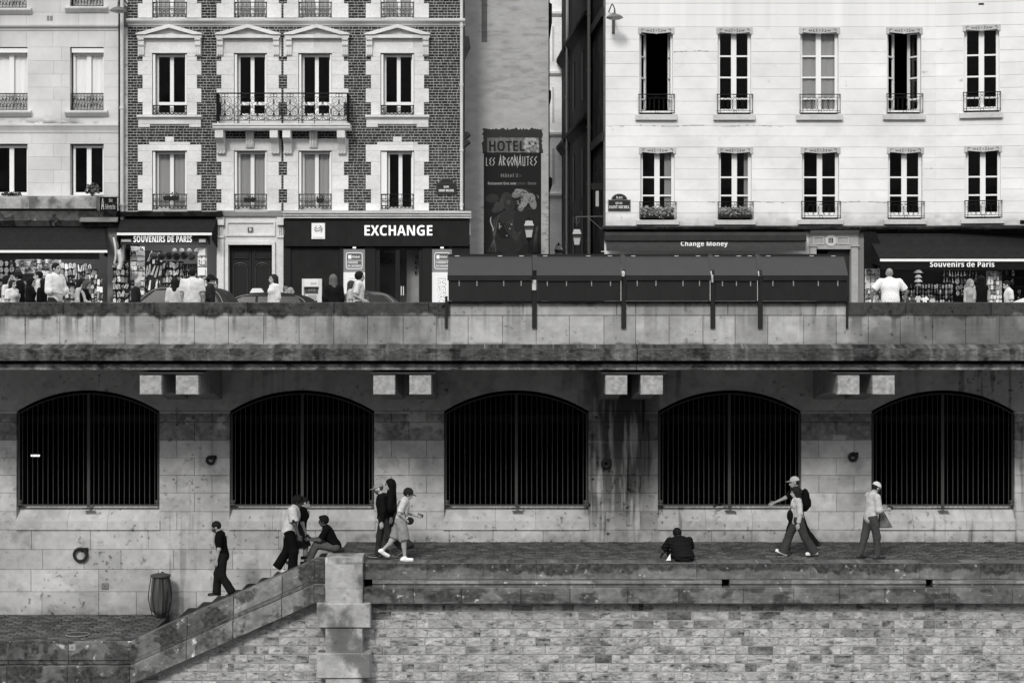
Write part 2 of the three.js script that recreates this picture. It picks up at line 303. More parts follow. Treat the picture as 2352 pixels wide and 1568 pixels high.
// ---------- cornice and parapet ----------
const parapet = thing('stone_parapet', 'stained stone parapet and cornice along the upper street edge', 'parapet');
const XC = X(1462, 55.3);                   // the expansion crack
const cutRun = (x0, x1, step, cb) => { let x = x0; while (x < x1 - 0.01) { let e = Math.min(x + step * rr(0.94, 1.06), x1); if (x < XC && e > XC - 0.12) e = XC > x + 0.05 ? XC : e; cb(x, e); x = e; } };
{
  const zP = Z(DP), zC = Z(DC), zL = Z(DL), yC1 = Y(800, DC), yC0 = Y(828, DC), yL1 = Y(836, DL), yL0 = Y(849, DL), yLedge = Y(791, DP - 0.1);
  const cm = [1, 0.9, 1.12].map(v => matMap(corniceMap, v, 0.9, 0.012)), pm = [1, 0.84, 1.08].map(v => matMap(parapetMap, v, 0.9, 0.006));
  let k = 0;
  cutRun(-14.2, 14.2, 3.1, (a, b) => mesh('cornice_stone', mapUV(prismX([[zC, yC0], [zC, yC1 - 0.01], [zC - 0.01, yC1], [zP + 0.06, yLedge], [zP - 0.5, yLedge], [zP - 0.5, yC0]], a + (a === XC ? 0.018 : 0.002), b - 0.002), -14, yC0, 28, 0.55), cm[k++ % 3], parapet));
  k = 0;
  cutRun(-14.2, 14.2, 2.4, (a, b) => mesh('fascia_stone', mapUV(prismX([[zL, yL0], [zL, yL1], [zL - 0.45, yL1 + 0.004], [zL - 0.45, yC0 - 0.002], [-0.02, yC0 - 0.002], [-0.02, yL0]], a + (a === XC ? 0.015 : 0.001), b - 0.001), -14, yL0 - 0.3, 28, 0.6), matMap(corniceMap, 2.1 + 0.15 * (k++ % 3)), parapet));
  const yCap = Y(725, DP);
  k = 0;
  cutRun(-14.2, 14.2, 0.765, (a, b) => mesh('parapet_block', mapUV(stone(a + 0.004, b - 0.004, yLedge - 0.02, yCap - 0.004, zP - 0.45, zP + rr(-0.002, 0.002), 0.008), -14, PBOT, 28, PTOP - PBOT), pm[Math.floor(rnd() * 3)], parapet));
  cutRun(-14.2, 14.2, 2.05, (a, b) => mesh('cap_stone', mapUV(stone(a + 0.003, b - 0.003, yCap, PTOP, zP - 0.46, zP + 0.006 + rr(-0.002, 0.002), 0.02), -14, PBOT, 28, PTOP - PBOT), pm[Math.floor(rnd() * 2)], parapet));
}

// ---------- grilles ----------
const ORD = ['leftmost', 'second', 'middle', 'fourth', 'rightmost'];
openX.forEach(([a, b], i) => {
  const t = thing('window_grille', `iron bar grille in the ${ORD[i]} arched opening${['', ' from the left', '', ' from the left', ''][i]} of the quay wall`, 'grille', 'barred grilles of the quay wall');
  const z = -0.09, n = 28, y0 = Y(1160, 60.1), w = b - a, top = x => { const hw = w / 2 - 0.0, r = OT - OS, R = (hw * hw + r * r) / (2 * r), dx = x - (a + b) / 2; return OT - R + Math.sqrt(Math.max(0, R * R - dx * dx)) - 0.09; };
  const bg = new THREE.CylinderGeometry(0.0075, 0.0075, 1, 6);
  for (let k = 1; k < n; k++) { if (k === n / 2) continue; const x = a + w * k / n, h = top(x) - y0; const m = mesh('bar', bg, M.barGrey, t); m.position.set(x + rr(-0.003, 0.003), y0 + h / 2, z); m.scale.y = h; m.rotation.z = rr(-0.0022, 0.0022); }
  mesh('centre_post', box((a + b) / 2 - 0.035, (a + b) / 2 + 0.035, y0 - 0.05, top((a + b) / 2), z - 0.03, z + 0.03), M.ironGrey, t);
  const arch = []; for (let k = 0; k <= 24; k++) { const x = lerp(a + 0.03, b - 0.03, k / 24); arch.push([x, top(x), z]); }
  mesh('frame', [box(a + 0.02, b - 0.02, y0 - 0.02, y0 + 0.02, z - 0.02, z + 0.02), box(a + 0.02, a + 0.06, y0, top(a + 0.06), z - 0.02, z + 0.02), box(b - 0.06, b - 0.02, y0, top(b - 0.06), z - 0.02, z + 0.02), tube(arch, 0.02, 30, 6)], M.ironGrey, t);
  for (const x of [a + 0.06, b - 0.06]) mesh('hinge', [box(x - 0.06, x + 0.06, y0 + 0.01, y0 + 0.05, z + 0.02, z + 0.06), box(x - 0.06, x + 0.06, y0 + 0.08, y0 + 0.12, z + 0.02, z + 0.06), bar([x, y0, z + 0.05], [x, y0 + 0.14, z + 0.05], 0.022, 8)], M.barGrey, t);
  mesh('latch', [box((a + b) / 2 - 0.13, (a + b) / 2 + 0.13, y0 - 0.075, y0 - 0.06, z + 0.02, z + 0.2)], M.ironGrey, t);
});
{ const t = thing('cable_lock', 'loop of cable hanging below the grille right of the seated person in the padded vest', 'cable'); const x = X(1650, 59.7), y = Y(1162, 59.7); mesh('cable', tube([[x - 0.1, y - 0.03, 0.02], [x, y + 0.02, 0.03], [x + 0.12, y + 0.03, -0.05], [x + 0.22, y + 0.05, -0.2], [x + 0.05, y + 0.0, 0.0], [x - 0.1, y - 0.05, 0.03]], 0.012, 30, 6), M.iron, t); }
{ const t = thing('wall_lamp', 'small lit tube lamp glowing inside the leftmost vault', 'lamp'); mesh('lamp_tube', [bar([X(70, 63), Y(1046, 63), Z(63)], [X(90, 63), Y(1046, 63), Z(63)], 0.025, 8)], new THREE.MeshStandardMaterial({ color: 0xffffff, emissive: 0xffffff, emissiveIntensity: 0.7 }), t); mesh('lamp_housing', box(X(69, 63), X(91, 63), Y(1043, 63), Y(1041.5, 63), Z(63.06), Z(62.95)), M.ironGrey, t); const p = new THREE.PointLight(0xffffff, 0.03); p.position.set(X(80, 63), Y(1047, 62.9) - 0.03, Z(62.9)); p.castShadow = true; t.add(p); }

// mooring rings
function ring(px, py, d, r, label, tubeR = 0.035, axis = 'z') {
  const t = thing('mooring_ring', label, 'mooring ring'); const x = X(px, d), y = Y(py, d), z = Z(d);
  const g = new THREE.TorusGeometry(r, tubeR, 10, 28); g.translate(x, y, z + 0.07); mesh('ring', boxUV(ni(g)), mat(0.018, 0.6), t);
  mesh('anchor_eye', [bar([x + r * 0.6, y + r * 0.75, 0.0], [x + r * 0.6, y + r * 0.75, z + 0.1], 0.045, 10), box(x + r * 0.6 - 0.09, x + r * 0.6 + 0.09, y + r * 0.75 - 0.05, y + r * 0.75 + 0.05, 0, 0.03)], mat(0.02, 0.7), t);
}
ring(185, 1273, 60, 0.155, 'large iron mooring ring hanging low on the wall at the far left');
ring(484, 1056, 60, 0.085, 'small iron ring on the pier between the first and second grilles');
ring(1392, 1064, 60, 0.08, 'dark iron ring on the water-stained pier beside the middle grille', 0.05);
ring(1959, 1049, 60, 0.085, 'small iron ring on the pier left of the rightmost grille', 0.04);
for (const [px, py, lab] of [[240, 1346, 'small grey metal plate set in the wall left of the waste bin'], [165, 1487, 'small white plate fixed to the landing coping at lower left']]) { const t = thing('wall_plate', lab, 'plate'), d = py > 1400 ? 54.995 : 59.99; mesh('plate', pstone(px - 8, px + 8, py - 7, py + 7, d - 0.015, d + 0.01, 0.004), mat(py > 1400 ? 0.42 : 0.22, 0.6, { map: grainStone }), t); mesh('bolt', bar([X(px, d), Y(py, d), Z(d) + 0.01], [X(px, d), Y(py, d), Z(d) + 0.022], 0.014, 8), M.ironGrey, t); }
// ---------- lower quay ----------
const copingMap = tex(2048, 160, (u, v) => {
  const x = WX0 + u * WW, y = v * 1.0, t = 1 - v;                       // t from the top edge downwards
  let g = 104 + (fbm(x * 1.6, y * 3, 4, 101) - 0.5) * 50 + (fbm(x * 11, y * 11, 3, 102) - 0.5) * 40;
  const blk = fbm(Math.floor(x / 1.15) * 3.7, 1.5, 1, 103), edge = 0.24 + (fbm(x * 3.4, y * 2, 4, 104) - 0.5) * 0.34 + (blk - 0.5) * 0.16;
  const crust = sm(0.04, -0.04, t - edge); g = lerp(g, 34 + fbm(x * 16, y * 16, 3, 105) * 62, crust * 0.95);
  const low = sm(0.58, 0.62, t), le = sm(0.46, 0.66, fbm(x * 2.3, y * 5, 4, 106)); g = lerp(g, 40 + fbm(x * 14, y * 14, 3, 107) * 50, low * le * 0.85);
  const pale = sm(0.58, 0.66, fbm(x * 1.9, y * 9, 4, 108)) * sm(0.34, 0.4, t) * sm(0.56, 0.5, t); g = lerp(g, 132, pale * 0.6);
  g += sm(0.72, 0.86, fbm(x * 9, y * 9, 4, 109)) * 90 ;
  return g - 30 * speck(x * 12, y * 12, 110, 0.3);
});
const crustTile = tex(1024, 1024, (u, v) => {
  const x = u * 6, y = v * 6; let g = 100 + (fbm(x * 1.4, y * 1.4, 4, 111) - 0.5) * 60 + (fbm(x * 9, y * 9, 3, 112) - 0.5) * 44;
  const c = sm(0.47, 0.55, fbm(x * 2.1, y * 2.1, 5, 113)); g = lerp(g, 34 + fbm(x * 14, y * 14, 3, 114) * 66, c * 0.9);
  g += sm(0.7, 0.85, fbm(x * 5.4, y * 5.4, 5, 115)) * 90 ; return g;
}, { rep: 6 });
const paleTile = tex(1024, 1024, (u, v) => {
  const x = u * 5, y = v * 5; let g = 188 + (fbm(x * 1.2, y * 1.2, 4, 121) - 0.5) * 84 + (fbm(x * 9, y * 9, 3, 122) - 0.5) * 40;
  g = lerp(g, 80, sm(0.48, 0.7, fbm(x * 1.7 + 9, y * 1.3, 5, 123)) * 0.65); g -= 50 * speck(x * 8, y * 8, 124, 0.26); return g;
}, { rep: 5 });
const roughTile = tex(1024, 1024, (u, v) => {
  const x = u * 5, y = v * 5; let g = 218 + (fbm(x * 5, y * 8, 4, 131) - 0.5) * 70 + (fbm(x * 18, y * 24, 3, 132) - 0.5) * 50;
  g -= 90 * speck(x * 3.0, y * 9, 133, 0.36) + 130 * speck(x * 9, y * 24, 134, 0.4) + 60 * sm(0.52, 0.7, fbm(x * 1.6, y * 3.4, 4, 135)); return g;
}, { rep: 5 });
const roughBump = tex(512, 512, (u, v) => 128 + (fbm(u * 14, v * 26, 4, 141) - 0.5) * 220 + (fbm(u * 50, v * 50, 3, 142) - 0.5) * 60, { rep: 2.5, srgb: false });

const zE = Z(55), XS0 = -4.065, RUN = 0.365, RISE = 0.15, XLOW = XS0 - 12 * RUN;
// walkway: base with setts
const walk = structGroup('quay_walkway');
const pavMap = tex(1024, 256, (u, v) => { const x = u * 18, y = v * 5; return 88 + (fbm(x * 0.9, y * 1.2, 4, 151) - 0.5) * 56 + (fbm(x * 9, y * 9, 3, 152) - 0.5) * 44; });
mesh('walkway_bed', mapUV(box(XS0, 14.2, -0.6, -0.028, -0.05, zE - 0.48), -4, -1, 18, 2), mat(0.1, 0.95, { map: grainStone, bumpMap: bumpStone, bumpScale: 0.01 }), walk);
{ const g = box(-14.5, XLOW, LOW - 0.5, LOW - 0.028, -0.05, zE - 0.48); mesh('landing_bed', g, mat(0.1, 0.95, { map: grainStone, bumpMap: bumpStone, bumpScale: 0.01 }), structGroup('lower_landing')); }
const landing = scene.children[scene.children.length - 1];
{ // setts: near ones separate, the rest joined
  const variants = []; for (let k = 0; k < 8; k++) { const g = stone(-0.125, 0.125, -0.085, 0.085, -0.06, 0, 0.016, 0.004, 3, 2); const uv = g.attributes.uv, ox = rnd() * 2, oy = rnd() * 2; for (let i = 0; i < uv.count; i++) uv.setXY(i, uv.getX(i) + ox, uv.getY(i) + oy); g.rotateX(-Math.PI / 2); variants.push(g); }
  const tones = [0.06, 0.08, 0.1, 0.12, 0.145, 0.07, 0.09].map(v => mat(v, 0.72, { map: grainStone, bumpMap: bumpStone, bumpScale: 0.006 }));
  const lay = (parent, x0, x1, y, from, limit) => {
    const list = []; let row = 0;
    for (let z = zE - 0.59; z > 0.1; z -= 0.2, row++) for (let x = x0 + (row % 2) * 0.14 + 0.13; x < x1 - 0.1; x += 0.28) {
      const v = Math.floor(rnd() * 8), t = Math.floor(clamp(fbm(x * 0.5, z * 0.7, 3, 161) * 0.8 + 0.1 + rr(-0.35, 0.35), 0, 0.999) * 7);
      list.push([x + rr(-0.015, 0.015), y + rr(-0.01, 0.004), z + rr(-0.01, 0.01), v, t, rr(-0.03, 0.03)]);
    }
    list.slice(0, limit).forEach(([x, yy, z, v, t, a]) => { const m = mesh('sett', variants[v], tones[t], parent); m.position.set(x, yy, z); m.rotation.y = a; });
    const rest = tones.map(() => []); list.slice(limit).forEach(([x, yy, z, v, t, a]) => { const g = variants[v].clone(); g.rotateY(a); g.translate(x, yy, z); rest[t].push(g); });
    const geos = [], mats = []; rest.forEach((l, i) => { if (l.length) { geos.push(merge(l)); mats.push(tones[i]); } });
    if (geos.length) mesh('setts', mergeGeometries(geos, true), mats, parent).userData.kind = 'stuff';
  };
  lay(walk, XS0, 14.2, 0, 0, 290);
  lay(landing, -14.4, XLOW, LOW, 0, 260);
}
// stairs
{
  const t = thing('stone_stairs', 'flight of twelve dark stone steps descending left from the walkway', 'stairs');
  const m = mat(0.05, 0.85, { map: grainStone, bumpMap: bumpStone, bumpScale: 0.006 });
  for (let k = 1; k < 12; k++) { // tread k lies k risers below the walkway
    const xr = XS0 - (k - 1) * RUN, y = -k * RISE, g = prismZ([[xr - RUN - 0.005, y - RISE - 0.05], [xr + 0.08, y - RISE - 0.05], [xr + 0.08, y], [xr - RUN + 0.11, y], [xr - RUN + 0.07, y - 0.02], [xr - RUN + 0.0, y - RISE + 0.01]], -0.028, zE - 0.5);
    mesh('step', g, m, t);
  }
  mesh('top_step', box(XS0 - 0.0, XS0 + 0.42, -0.2, -0.02, -0.028, zE - 0.5), m, t);
}
// coping stack of the river wall, right of the pier, with drain holes
const riverWall = thing('river_wall', 'rubble stone river wall with moulded coping below the walkway', 'wall');
const PX0 = X(747, 54.75), PX1 = X(832, 54.75);
{
  const cms = [1, 0.9, 1.1].map(v => matMap(copingMap, v, 0.9, 0.014));
  const run = (x0, x1, cb) => { let x = x0; while (x < x1 - 0.01) { let l = rr(1.0, 1.5); if (x1 - x - l < 0.5) l = x1 - x; cb(x, x + l); x += l; } };
  const drains = [[835, 855, 1320, 1337], [1658, 1676, 1335, 1346], [2127, 2143, 1332, 1346]].map(([a, b, c, d]) => [X(a, 55), X(b, 55), Y(d, 55), Y(c, 55)]);
  const y1 = Y(1330, 55), y2 = Y(1350, 54.9), y3 = Y(1387, 54.85);
  run(PX1 - 0.05, 14.3, (a, b) => mesh('coping_stone', mapUV(prismX([[zE, y1], [zE, -0.015], [zE - 0.02, 0], [zE - 0.52, 0.004], [zE - 0.52, y1]], a + 0.003, b - 0.003), -14, -0.95, 28, 1.0), cms[Math.floor(rnd() * 3)], riverWall));
  const prof = [[zE + 0.02, y2 + 0.05], [zE + 0.055, y2 + 0.09], [zE + 0.06, y1 - 0.09], [zE + 0.03, y1 - 0.03], [zE - 0.02, y1 - 0.002], [zE - 0.6, y1 - 0.002], [zE - 0.6, y2 - 0.02], [zE + 0.02, y2 - 0.02]];
  let from = PX1 - 0.05; for (const q of [...drains, [14.3, 14.3]]) { if (q[0] > from + 0.05) run(from, q[0], (a, b) => mesh('moulding_stone', mapUV(prismX(prof, a + 0.002, b - 0.002), -14, -0.95, 28, 1.0), cms[Math.floor(rnd() * 3)], riverWall)); from = q[1]; if (q[1] > q[0]) mesh('drain_hole', box(q[0], q[1], y2 + 0.02, y1 - 0.01, zE - 0.55, zE - 0.3), M.black, riverWall); }
  run(PX1 - 0.05, 14.3, (a, b) => mesh('lower_coping_stone', mapUV(stone(a + 0.003, b - 0.003, y3, y2, zE - 0.7, Z(54.86), 0.014), -14, -0.95, 28, 1.0), cms[Math.floor(rnd() * 3)], riverWall));
}
// sloped coping of the stair, and level coping of the landing
{
  const A = [X(722, 55), 0.07], B = [X(300, 55), LOW + 0.03], sl = (B[1] - A[1]) / (B[0] - A[0]);
  const t = thing('stair_balustrade_wall', 'sloping lichen-stained stone coping alongside the stairs and lower landing', 'parapet');
  const crust = matMap(crustTile, 1, 0.92, 0.014), crust2 = matMap(crustTile, 1.5, 0.92, 0.014), crust3 = matMap(crustTile, 0.9, 0.92, 0.014);
  const slab = (x0, x1, top, bot, z0, z1, m, name) => { const yA = x => A[1] + (x - A[0]) * sl; mesh(name, prismZ([[x0, yA(x0) + bot], [x1, yA(x1) + bot], [x1, yA(x1) + top], [x0, yA(x0) + top]], z0, z1, [], 0.01), m, t); };
  const xs = [B[0], -7.35, -6.3, -5.2, A[0]];
  for (let k = 0; k < 4; k++) {
    slab(xs[k] + 0.003, xs[k + 1] - 0.003, 0, -0.44, zE - 0.5, zE, [crust, crust3, crust2, crust][k], 'sloped_coping_stone');
    slab(xs[k] + 0.002, xs[k + 1] - 0.002, -0.442, -0.53, zE - 0.6, zE + 0.05, crust3, 'sloped_moulding_stone');
    slab(xs[k] + 0.003, xs[k + 1] - 0.003, -0.532, -0.97, zE - 0.7, zE + 0.13, crust2, 'sloped_lower_stone');
  }
  for (const [x0, x1] of [[A[0], PX0 + 0.02]]) { mesh('coping_stone', stone(x0, x1, -0.37, 0.07, zE - 0.5, zE, 0.012), crust, t); mesh('moulding_stone', stone(x0, x1, -0.46, -0.372, zE - 0.6, zE + 0.05, 0.02), crust3, t); mesh('lower_coping_stone', stone(x0, x1, -0.9, -0.462, zE - 0.7, zE + 0.13, 0.014), crust2, t); }
  let x = B[0], k = 0; while (x > -14.3) { const x0 = Math.max(x - rr(1.1, 1.6), -14.4); mesh('landing_coping_stone', stone(x0 + 0.003, x - 0.003, B[1] - 0.44, B[1], zE - 0.5, zE, 0.016), [crust, crust3][k % 2], t); mesh('landing_moulding_stone', stone(x0 + 0.003, x - 0.003, B[1] - 0.54, B[1] - 0.442, zE - 0.6, zE - 0.02, 0.02), crust3, t); mesh('landing_lower_stone', stone(x0 + 0.003, x - 0.003, B[1] - 1.0, B[1] - 0.542, zE - 0.7, zE + 0.12, 0.016), crust3, t); x = x0; k++; }
}
// corner pier
{
  const t = thing('stone_pier', 'banded stone pier at the head of the stairs on the river wall', 'pier');
  const m = matMap(paleTile, 0.8, 0.9, 0.012), m2 = matMap(paleTile, 0.74, 0.9, 0.012), d = 54.7, zf = Z(d);
  mesh('cap_stone', prismX([[zf, Y(1352, d) + 0.003], [zf, Y(1291, d)], [zf - 0.05, Y(1281, d)], [zf - 0.7, Y(1279, d)], [zf - 0.7, Y(1352, d) + 0.003]], PX0, PX1), m2, t);
  mesh('shaft_stone', pstone(747, 832, 1352, 1385, d, 55.6, 0.008), m, t);
  mesh('quoin_stone', pstone(727, 850, 1385.5, 1442, d - 0.06, 55.6, 0.02), m, t);
  mesh('shaft_stone', pstone(747, 832, 1442.5, 1500, d, 55.6, 0.012), m2, t);
  mesh('quoin_stone', pstone(727, 850, 1500.5, 1558, d - 0.06, 55.6, 0.02), m, t);
  mesh('shaft_stone', pstone(747, 832, 1558.5, 1620, d, 55.6, 0.012), m2, t);
  mesh('quoin_stone', pstone(727, 850, 1620.5, 1680, d - 0.06, 55.6, 0.02), m, t);
}
// rubble masonry
{
  const zR = Z(55.25), core = mat(0.46, 0.95, { map: grainStone, bumpMap: bumpStone, bumpScale: 0.01 });
  const A = [X(722, 55), 0.07 - 0.9], B = [X(300, 55), LOW + 0.03 - 0.9], BOT = RIV - 1;
  mesh('wall_core', [box(PX0, 14.3, BOT, -0.72, 0.5, zR - 0.013), prismZ([[-14.4, BOT], [PX0, BOT], [PX0, A[1]], [A[0], A[1]], [B[0], B[1]], [-14.4, B[1]]], 0.5, zR - 0.013)], core, riverWall);
  const variants = {}; const lens = [0.26, 0.32, 0.38, 0.45, 0.56];
  lens.forEach((l, i) => { variants[i] = []; for (let k = 0; k < 5; k++) { const g = stone(-l / 2, l / 2, -0.089, 0.089, -0.05, rr(-0.003, 0.004), 0.006, 0.005, 5, 3); const uv = g.attributes.uv, ox = rnd() * 5, oy = rnd() * 5; for (let q = 0; q < uv.count; q++) uv.setXY(q, uv.getX(q) + ox, uv.getY(q) + oy); variants[i].push(g); } });
  const tones = [0.6, 0.575, 0.545, 0.625, 0.5, 0.45, 0.36, 0.27, 0.585, 0.61].map(v => new THREE.MeshPhysicalMaterial({ color: grey(v), map: roughTile, roughness: 0.92, specularIntensity: 0.2, bumpMap: roughBump, bumpScale: 0.03 }));
  const pick = (x, y) => { const n = fbm(x * 0.4, y * 1.1, 3, 171), r = rnd(); return r < 0.03 + (n > 0.52 ? 0.07 : 0) ? (rnd() < 0.6 ? 6 : 7) : r < 0.25 ? (rnd() < 0.5 ? 4 : 5) : [0, 1, 2, 3, 8, 9][Math.floor(rnd() * 6)]; };
  const shift = (q, x, y) => { const uv = q.attributes.uv; for (let i = 0; i < uv.count; i++) uv.setXY(i, uv.getX(i) + x * 1.7, uv.getY(i) + y * 2.3); return q; };
  const list = [];
  for (let row = 0; row < 24; row++) {
    const y = -1.03 - row * 0.197; if (y < RIV + 0.1) break;
    const lim = x => x > A[0] ? A[1] : x > B[0] ? lerp(B[1], A[1], (x - B[0]) / (A[0] - B[0])) : B[1];
    let x = -14.3 + rnd() * 0.2; while (x < 14.2) { const li = Math.floor(rnd() * 5), l = lens[li]; const cx = x + l / 2;
      const inPier = cx > PX0 - 0.2 - l / 2 && cx < PX1 + 0.2 + l / 2; const ok = cx > PX1 ? true : y + 0.09 < lim(x - 0.05) + 0.12;
      if (ok && !(cx - l / 2 > PX0 - 0.05 && cx + l / 2 < PX1 + 0.05)) list.push([cx, y + rr(-0.004, 0.004), li, Math.floor(rnd() * 5), pick(cx, y)]); x += l + 0.014; }
  }
  const vis = list.filter(q => q[1] > -2.85 && Math.abs(q[0]) < 11.7), rest = list.filter(q => !(q[1] > -2.85 && Math.abs(q[0]) < 11.7));
  vis.sort((a, b) => lens[b[2]] - lens[a[2]]);
  vis.slice(0, 300).forEach(([x, y, li, k, t]) => { const m = mesh('rubble_stone', shift(variants[li][k].clone(), x, y), tones[t], riverWall); m.position.set(x, y, zR); });
  const g = tones.map(() => []); for (const [x, y, li, k, t] of [...vis.slice(300), ...rest]) { const q = shift(variants[li][k].clone(), x, y); q.translate(x, y, zR); g[t].push(q); }
  const geos = [], ms = []; g.forEach((l, i) => { if (l.length) { geos.push(merge(l)); ms.push(tones[i]); } });
  mesh('rubble_stones', mergeGeometries(geos, true), ms, riverWall).userData.kind = 'stuff';
}
// manhole cover and litter
{ const d = 56.1, t = thing('manhole_cover', 'oval iron cover set in the lower landing paving', 'cover'); const x = X(176, d), g = new THREE.CylinderGeometry(0.24, 0.25, 0.03, 28); g.translate(x, LOW + 0.012, Z(56.2)); mesh('cover', boxUV(ni(g)), mat(0.05, 0.6, { map: grainStone }), t); const q = new THREE.TorusGeometry(0.27, 0.02, 6, 28); q.rotateX(Math.PI / 2); q.translate(x, LOW + 0.015, Z(56.2)); mesh('rim', boxUV(ni(q)), mat(0.18, 0.7), t); }
// waste bin: hoop on a post with a hanging bag
{
  const d = 59.35, x = X(368, d), z = Z(d), yt = Y(1322, d), t = thing('litter_bin', 'hooped litter bin with a hanging translucent plastic bag beside the quay wall', 'bin');
  const prof = []; for (let k = 0; k <= 14; k++) { const s = k / 14; prof.push([0.175 + 0.05 * Math.sin(s * Math.PI * 0.85 + 0.2) - (s < 0.12 ? (0.12 - s) * 1.2 : 0), s * (yt - LOW - 0.03)]); }
  const bagG = new THREE.LatheGeometry(prof.map(p => new THREE.Vector2(...p)), 40); { const p = bagG.attributes.position; for (let i = 0; i < p.count; i++) { const a = Math.atan2(p.getZ(i), p.getX(i)), r = 1 + 0.09 * Math.sin(a * 7 + p.getY(i) * 3) + 0.05 * Math.sin(a * 17 - p.getY(i) * 7); p.setX(i, p.getX(i) * r); p.setZ(i, p.getZ(i) * r); } bagG.computeVertexNormals(); }
  bagG.translate(x, LOW + 0.02, z); mesh('bag', ni(bagG), phys(0.1, 0.28, { transmission: 0.25, thickness: 0, side: THREE.DoubleSide }), t);
  const rim = new THREE.TorusGeometry(0.225, 0.022, 8, 32); rim.rotateX(Math.PI / 2); rim.scale(1, 1.5, 1); rim.translate(x, yt, z); mesh('hoop', boxUV(ni(rim)), M.ironGrey, t);
  mesh('lid', [lathe([[0, 0.05], [0.12, 0.045], [0.225, 0.015], [0.23, 0], [0, 0]], 28, x, yt + 0.015, z)], M.ironGrey, t);
  for (let k = 0; k < 7; k++) { const a = k / 7 * 6.28 + 0.3; mesh('rib', tube([[x + Math.cos(a) * 0.225, yt, z + Math.sin(a) * 0.225], [x + Math.cos(a) * 0.29, LOW + 0.5, z + Math.sin(a) * 0.29], [x + Math.cos(a) * 0.2, LOW + 0.05, z + Math.sin(a) * 0.2]], 0.011, 10, 5), M.iron, t); }
  mesh('post', bar([x, LOW, z - 0.27], [x, yt + 0.06, z - 0.27], 0.03, 8), M.iron, t); mesh('bracket', box(x - 0.03, x + 0.03, yt - 0.02, yt + 0.02, z - 0.28, z - 0.2), M.iron, t);
}
// ---------- book boxes on the parapet ----------
{
  const d = 55.42, zf = Z(d), B = [[1029, 1221, 4], [1234, 1427, 4], [1439, 1632, 4], [1643, 1741, 3], [1753, 1947, 4]];
  B.forEach(([a, b, n], i) => {
    const t = thing('bookseller_box', `dark metal bookseller box on the parapet, ${['first of five from the left', 'second from the left', 'third, in the middle of the row', 'the short narrow one', 'last one at the right end'][i]}`, 'box', 'bookseller boxes on the parapet');
    const tone = [1, 0.86, 1.12, 0.94, 1.05][i], bxm = M.box.clone(), lidm = bxm; bxm.color.multiplyScalar(tone); const x0 = X(a, d), x1 = X(b, d), y0 = Y(693, d), y1 = Y(641 + [0, 1, -0.5, 0.8, 0][i], d), y2 = Y(590, d), zt = zf - 0.62;
    const dz = -0.62, yTop = Y(583, 56);
    mesh('chest', box(x0 + 0.01, x1 - 0.01, y0 + 0.02, y1 + 0.02, zt - 0.05, zf), bxm, t);
    mesh('base_rail', box(x0, x1, y0 - 0.01, y0 + 0.018, zt, zf + 0.012), M.black, t);
    // sloping lid with a lip
    mesh('lid', prismX([[zf + 0.035, y1 - 0.02], [zf + 0.035, Y(632, d)], [zf + 0.02, Y(631, d)], [zt + 0.06, yTop - 0.05], [zt + 0.02, yTop - 0.05], [zt + 0.02, y1 - 0.02]], x0 - 0.012, x1 + 0.012), lidm, t);
    mesh('lid_lip', prismX([[zf + 0.05, y1 - 0.03], [zf + 0.05, Y(632.5, d)], [zf + 0.036, Y(632.5, d)], [zf + 0.036, y1 - 0.03]], x0 - 0.014, x1 + 0.014), M.box, t);
    mesh('ridge_cap', box(x0 - 0.015, x1 + 0.015, yTop - 0.075, yTop, zt - 0.06, zt + 0.055), M.box, t);
    for (let k = 0; k < n; k++) { const x = lerp(x0, x1, n === 3 ? [0.17, 0.5, 0.83][k] : [0.12, 0.35, 0.66, 0.88][k] + rr(-0.015, 0.015)), g = new THREE.CapsuleGeometry(0.014, 0.12, 3, 8); g.translate(x, Y(650, d), zf + 0.012); mesh('latch', boxUV(ni(g)), M.latch, t); }
    for (let k = 0; k < 3; k++) { const x = lerp(x0, x1, [0.1, 0.62, 0.88][k]); mesh('hinge', bar([x - 0.05, yTop - 0.05, zt + 0.075], [x + 0.05, yTop - 0.05, zt + 0.075], 0.012, 6), M.latch, t); }
    if (i) { const xx = x0 - 0.06; mesh('cover_strip', prismX([[zf - 0.12, Y(622, d)], [zf - 0.12, Y(622, d) + 0.02], [zt + 0.05, yTop - 0.02], [zt + 0.05, yTop - 0.045]], xx - 0.045, xx + 0.075), M.box, t); }
  });
  [[1022, 1028], [1222, 1233], [1427, 1438], [1632, 1643], [1741, 1752], [1943.5, 1949]].forEach(([a, b], i) => {
    const t = thing('box_bracket', `flat black iron strap hooked over the parapet ${['left of the first bookseller box', 'between the first and second bookseller boxes', 'between the second and third bookseller boxes', 'between the third box and the short box', 'between the short box and the last box', 'right of the last bookseller box'][i]}`, 'bracket', 'iron straps of the bookseller boxes');
    const z = Z(55.56); mesh('strap', box(X(a, 55.55), X(b, 55.55), Y(754, 55.55), Y(i && i < 5 ? 634 : 680, 55.55), z, z + 0.03), mat(0.012, 0.6), t); mesh('hook', box(X(a, 55.55), X(b, 55.55), PTOP + 0.004, PTOP + 0.034, z - 0.46, z - 0.001), mat(0.012, 0.6), t);
  });
  for (const [px, py, w, h, l] of [[1227, 655, 5, 12, 'torn pale paper scrap stuck between first two bookseller boxes'], [1432, 628, 4, 4, 'small white paper patch between second and third bookseller boxes'], [1636, 640, 3, 9, 'torn paper strip between third and fourth bookseller boxes']]) { const t = mesh('paper_scrap', pstone(px - w, px + w, py - h, py + h, 55.47, 55.53, 0.01, 0.006, 3, 3), mat(0.7, 0.9, { map: grainStone })); tag(t, l, 'paper'); }
}

// ---------- windows ----------
const DF = 76;
